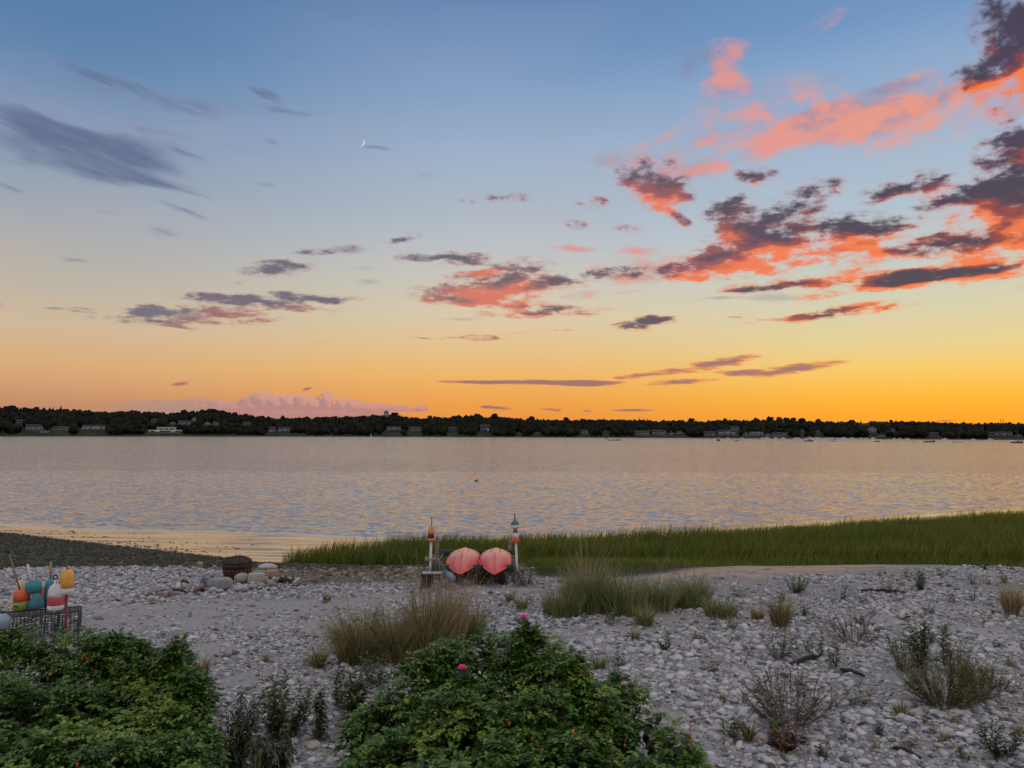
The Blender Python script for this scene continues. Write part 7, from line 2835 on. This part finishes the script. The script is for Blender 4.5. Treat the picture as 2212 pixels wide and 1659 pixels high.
for y in (0.0, TD):
    for k in range(nxg + 1):
        x = -TW / 2 + TW * k / nxg
        m.tube(wob_(np.array([x, y, 0.0]), np.array([x, y, TH])), 0.0058, 4, False)
    for k in range(nzg + 1):
        z = TH * k / nzg
        m.tube(wob_(np.array([-TW / 2, y, z]), np.array([TW / 2, y, z]), 14), 0.0058, 4, False)
m.build('side_mesh', paint('dark coated wire', (0.03, 0.04, 0.035), (0.06, 0.075, 0.065), 0.6, 20.0), trap)
M_ENDW = paint('dark coated end wire', (0.03, 0.04, 0.035), (0.06, 0.075, 0.065), 0.6, 20.0)
for x in (-TW / 2, TW / 2):
    m = MB()
    for k in range(nyg + 1):
        y = TD * k / nyg
        m.tube([np.array([x, y, 0.0]), np.array([x, y, TH])], 0.0058, 4, False)
    for k in range(nzg + 1):
        z = TH * k / nzg
        m.tube([np.array([x, 0, z]), np.array([x, TD, z])], 0.0058, 4, False)
    m.build('end_mesh', M_ENDW, trap)
m = MB()
for k in range(nxg + 1):
    x = -TW / 2 + TW * k / nxg
    if abs(x - 0.05) < 0.30:
        continue
    m.tube([np.array([x, 0, TH]), np.array([x, TD, TH])], 0.004, 4, False)
for k in range(nyg + 1):
    y = TD * k / nyg
    m.tube([np.array([-TW / 2, y, TH]), np.array([TW / 2, y, TH])], 0.004, 4, False)
m.build('top_mesh', paint('dark coated top wire', (0.03, 0.04, 0.035), (0.06, 0.075, 0.065), 0.6, 20.0), trap)
m = MB()
for y in (0.0, TD):
    m.tube([(-TW / 2, y, TH), (TW / 2, y, TH)], 0.012, 6)
    m.tube([(-TW / 2, y, 0.01), (TW / 2, y, 0.01)], 0.010, 6)
    for x in (-TW / 2, 0.02, TW / 2):
        m.tube([(x, y, 0), (x, y, TH)], 0.009, 6)
m.build('frame', M_BLACK, trap)
# net funnel inside
m = MB()
for k in range(14):
    a = k * 2 * math.pi / 14
    m.tube([(-0.12 + 0.0, TD / 2 + 0.2 * math.cos(a), 0.19 + 0.17 * math.sin(a)), (-0.38, TD / 2 + 0.07 * math.cos(a), 0.19 + 0.06 * math.sin(a))], 0.006, 4, False)
m.build('net_funnel', paint('netting', (0.03, 0.05, 0.05), (0.02, 0.03, 0.03), 0.9, 30.0), trap)


def trap_buoy(x, yb, yt, Y, name, label, wid, parts, stick=None, tilt=0.0, pole=None, extra=None):
    """buoy standing in the trap; parts: (part name, profile in fractions of height and radius, material)"""
    pb, pt = z1(x, yb), z1(x, yt)
    B = at(pb[0], pb[1], Y)
    T = at(pt[0], pt[1], Y)
    H = T[2] - B[2]
    R = wid / 13.827 / 2 * Y / F
    root = empty(name, B)
    tag(root, label, 'buoy', 'buoys standing in the lobster trap')
    ax = np.array([math.sin(tilt), 0.0, math.cos(tilt)])
    for nm, prof, mat in parts:
        m = MB()
        m.lathe([(max(0.003, r * R), z * H) for r, z in prof], (0, 0, 0), 20, ax)
        m.build(nm, mat, root, True)
    if stick:
        (x1, y1), (x2, y2), r, mat = stick
        a, b_ = at(*z1(x1, y1), Y), at(*z1(x2, y2), Y)
        m = MB()
        m.tube([a - B, b_ - B], r, 7)
        m.build('stick', mat, root)
    if pole:
        r, mat = pole
        m = MB()
        m.tube([(0, 0, 0.01), (0.0, 0.0, h1(B[0], B[1]) - B[2] - 0.02)], r, 8)
        m.build('pole', mat, root)
    return root, B, H, R


B1 = TY + 0.12
r_, B_, H_, R_ = trap_buoy(310, 1240, 965, B1, 'lobster_buoy', 'orange over lime green buoy tilted left with a long black capped stick', 205, [
    ('green_half', [(0.1, 0.0), (0.86, 0.01), (0.97, 0.06), (1.0, 0.44)], M_LIME), ('orange_half', [(1.0, 0.445), (0.99, 0.75), (0.92, 0.93), (0.75, 1.0), (0.05, 1.01)], M_REDO)],
    ((275, 975), (130, 470), 0.013, paint('mossy stick', (0.14, 0.15, 0.06), (0.22, 0.15, 0.08), 0.8, 15)), tilt=-0.09)
a = at(*z1(112, 425), B1) - B_
m = MB()
m.lathe([(0.02, -0.05), (0.033, -0.045), (0.036, 0.045), (0.02, 0.055)], a, 8, (-0.28, 0, 0.95))
m.build('stick_cap', M_BLACK, r_)
m = MB()
a = at(*z1(215, 1195), B1 - 0.135) - B_
m.box(a, (0.072, 0.012, 0.020))
m.build('black_mark', M_BLACK, r_)
trap_buoy(222, 1242, 1060, B1 + 0.10, 'lobster_buoy', 'yellow buoy half hidden at the left end of the trap', 100, [('body', [(0.1, 0.0), (0.95, 0.03), (1.0, 0.4), (0.8, 0.9), (0.1, 1.0)], M_YELLOW)])
trap_buoy(290, 1100, 826, B1 + 0.24, 'lobster_buoy', 'cream coloured buoy behind the orange and lime one', 140, [('body', [(0.1, 0.0), (0.95, 0.03), (1.0, 0.4), (0.92, 0.75), (0.6, 0.95), (0.05, 1.0)], M_CREAM)])
trap_buoy(500, 1225, 1010, B1 - 0.02, 'lobster_buoy', 'lower teal buoy with narrow neck, under its twin', 196, [('body', [(0.1, 0.0), (0.85, 0.03), (1.0, 0.14), (0.92, 0.45), (0.62, 0.75), (0.42, 0.97), (0.1, 1.0)], M_TEALD)])
trap_buoy(455, 1022, 830, B1 + 0.04, 'lobster_buoy', 'upper teal buoy with two lobes, white stick rising from it', 198, [('body', [(0.45, 0.0), (0.70, 0.08), (0.95, 0.30), (1.0, 0.55), (0.95, 0.80), (0.62, 0.86), (0.60, 0.93), (0.4, 1.0), (0.1, 1.0)], M_TEAL)],
          ((432, 860), (380, 612), 0.019, M_WPIPE))
trap_buoy(578, 1180, 925, B1 + 0.16, 'lobster_buoy', 'salmon pink buoy between the teal ones', 90, [('body', [(0.1, 0.0), (0.95, 0.03), (1.0, 0.4), (0.8, 0.85), (0.1, 1.0)], M_SALMON)])
trap_buoy(688, 1215, 806, B1 + 0.22, 'lobster_buoy', 'tall teal green buoy with pointed wooden stick behind the white one', 156, [('body', [(0.1, 0.0), (0.92, 0.02), (1.0, 0.3), (0.97, 0.65), (0.75, 0.90), (0.3, 1.0), (0.05, 1.0)], M_TEAL)],
          ((703, 830), (703, 575), 0.018, M_STICK))
r_, B_, H_, R_ = trap_buoy(768, 1236, 878, B1 - 0.16, 'lobster_buoy', 'white buoy with broad red stripe and black ring on top', 212, [
    ('white_base', [(0.1, 0.0), (0.92, 0.005), (0.97, 0.03), (0.985, 0.185)], M_WHITE), ('red_stripe', [(0.99, 0.188), (1.0, 0.20), (0.995, 0.485), (0.985, 0.49)], M_BRED),
    ('white_top', [(0.98, 0.492), (0.97, 0.62), (0.88, 0.80), (0.66, 0.93), (0.38, 0.985), (0.32, 1.0), (0.32, 1.13), (0.05, 1.15)], M_WHITE)])
m = MB()
c = at(*z1(766, 790), B1 - 0.16) - B_
m.tube([(c[0] + 0.034 * math.cos(t), c[1], c[2] + 0.034 * math.sin(t)) for t in np.linspace(0, 6.283, 17)], 0.011, 6, False)
m.build('ring', M_BLACK, r_, True)
m = MB()
c = at(*z1(782, 853), B1 - 0.16 - 0.045) - B_
m.lathe([(0.002, -0.005), (0.012, -0.004), (0.012, 0.004), (0.002, 0.005)], c, 10, (0, -1, 0))
m.build('neck_plug', M_BRED, r_)
r_, B_, H_, R_ = trap_buoy(922, 1022, 680, B1 - 0.10, 'lobster_buoy', 'amber yellow buoy with white base raised on a dark red pole', 172, [
    ('white_base', [(0.1, 0.0), (0.80, 0.0), (0.97, 0.03), (0.99, 0.25)], M_WHITE), ('yellow_top', [(1.0, 0.253), (1.0, 0.55), (0.93, 0.78), (0.74, 0.93), (0.35, 1.0), (0.05, 1.0)], M_YELLOW)], pole=(0.021, M_REDP))
m = MB()
m.lathe([(0.024, H_ * 0.995), (0.026, H_ * 1.05), (0.012, H_ * 1.08), (0.003, H_ * 1.085)], (0, 0, 0), 10)
m.build('knob', M_BRED, r_, True)
# poles seen through the mesh
for (x, y0, y1, mat, l, rr) in ((745, 1262, 1470, paint('pink white pole', (0.50, 0.34, 0.33), (0.44, 0.3, 0.3), .6, 9), 'pinkish white pole inside the trap under the white buoy', 0.022), (806, 1262, 1470, paint('navy pole', (0.03, 0.04, 0.10), (0.02, 0.03, 0.07), .6, 9), 'navy blue pole inside the trap beside the pinkish one', 0.017)):
    a, b_ = at(*z1(x, y0), TY + 0.2), at(*z1(x, y1), TY + 0.2)
    m = MB()
    m.tube([a, b_], rr, 8)
    o = m.build('pole', mat)
    tag(o, l, 'pole')
c = at(*z1(800, 1500), TY + 0.15)
m = MB()
for q in range(3):
    m.tube([(c[0] + (0.085 - 0.012 * q) * math.cos(t), c[1] + 0.03 * q, c[2] + (0.085 - 0.012 * q) * math.sin(t)) for t in np.linspace(0, 6.283, 25)], 0.011, 6, False)
o = m.build('rope_coil', paint('teal rope', (0.10, 0.20, 0.20), (0.07, 0.13, 0.13), 0.9, 40))
tag(o, 'teal rope coil lying in the bottom of the lobster trap', 'rope')

# pale blue jug and dark object at the left edge
c = at(*z1(35, 1500), TY - 0.25)
root = empty('water_jug', (c[0], c[1], max(c[2], h1(c[0], c[1]))))
tag(root, 'pale blue plastic jug left of the trap at the photo edge', 'jug')
m = MB()
m.lathe([(0.05, 0.0), (0.105, 0.01), (0.11, 0.14), (0.10, 0.19), (0.05, 0.235), (0.03, 0.245)], (0, 0, 0), 18)
m.build('body', paint('pale blue plastic', (0.28, 0.38, 0.46), (0.22, 0.31, 0.38), 0.3, 9), root, True)
m = MB()
m.lathe([(0.031, 0.246), (0.031, 0.275), (0.005, 0.278)], (0, 0, 0), 12)
m.build('cap', M_BLACK, root, True)
c = at(*z1(10, 1300), TY - 0.05)
root = empty('dark_buoy', (c[0], c[1], h1(c[0], c[1])))
tag(root, 'black buoy standing behind the blue jug at the left edge', 'buoy')
m = MB()
zz = c[2] - h1(c[0], c[1])
m.lathe([(0.03, 0.0), (0.085, 0.03), (0.09, zz - 0.06), (0.06, zz + 0.02), (0.01, zz + 0.05)], (0, 0, 0), 14)
m.build('body', M_BBLACK, root, True)
m = MB()
m.tube([(0.0, 0, zz + 0.04), (0.0, 0, zz + 0.10)], [0.012, 0.010], 6)
m.build('spindle', M_STICK, root)
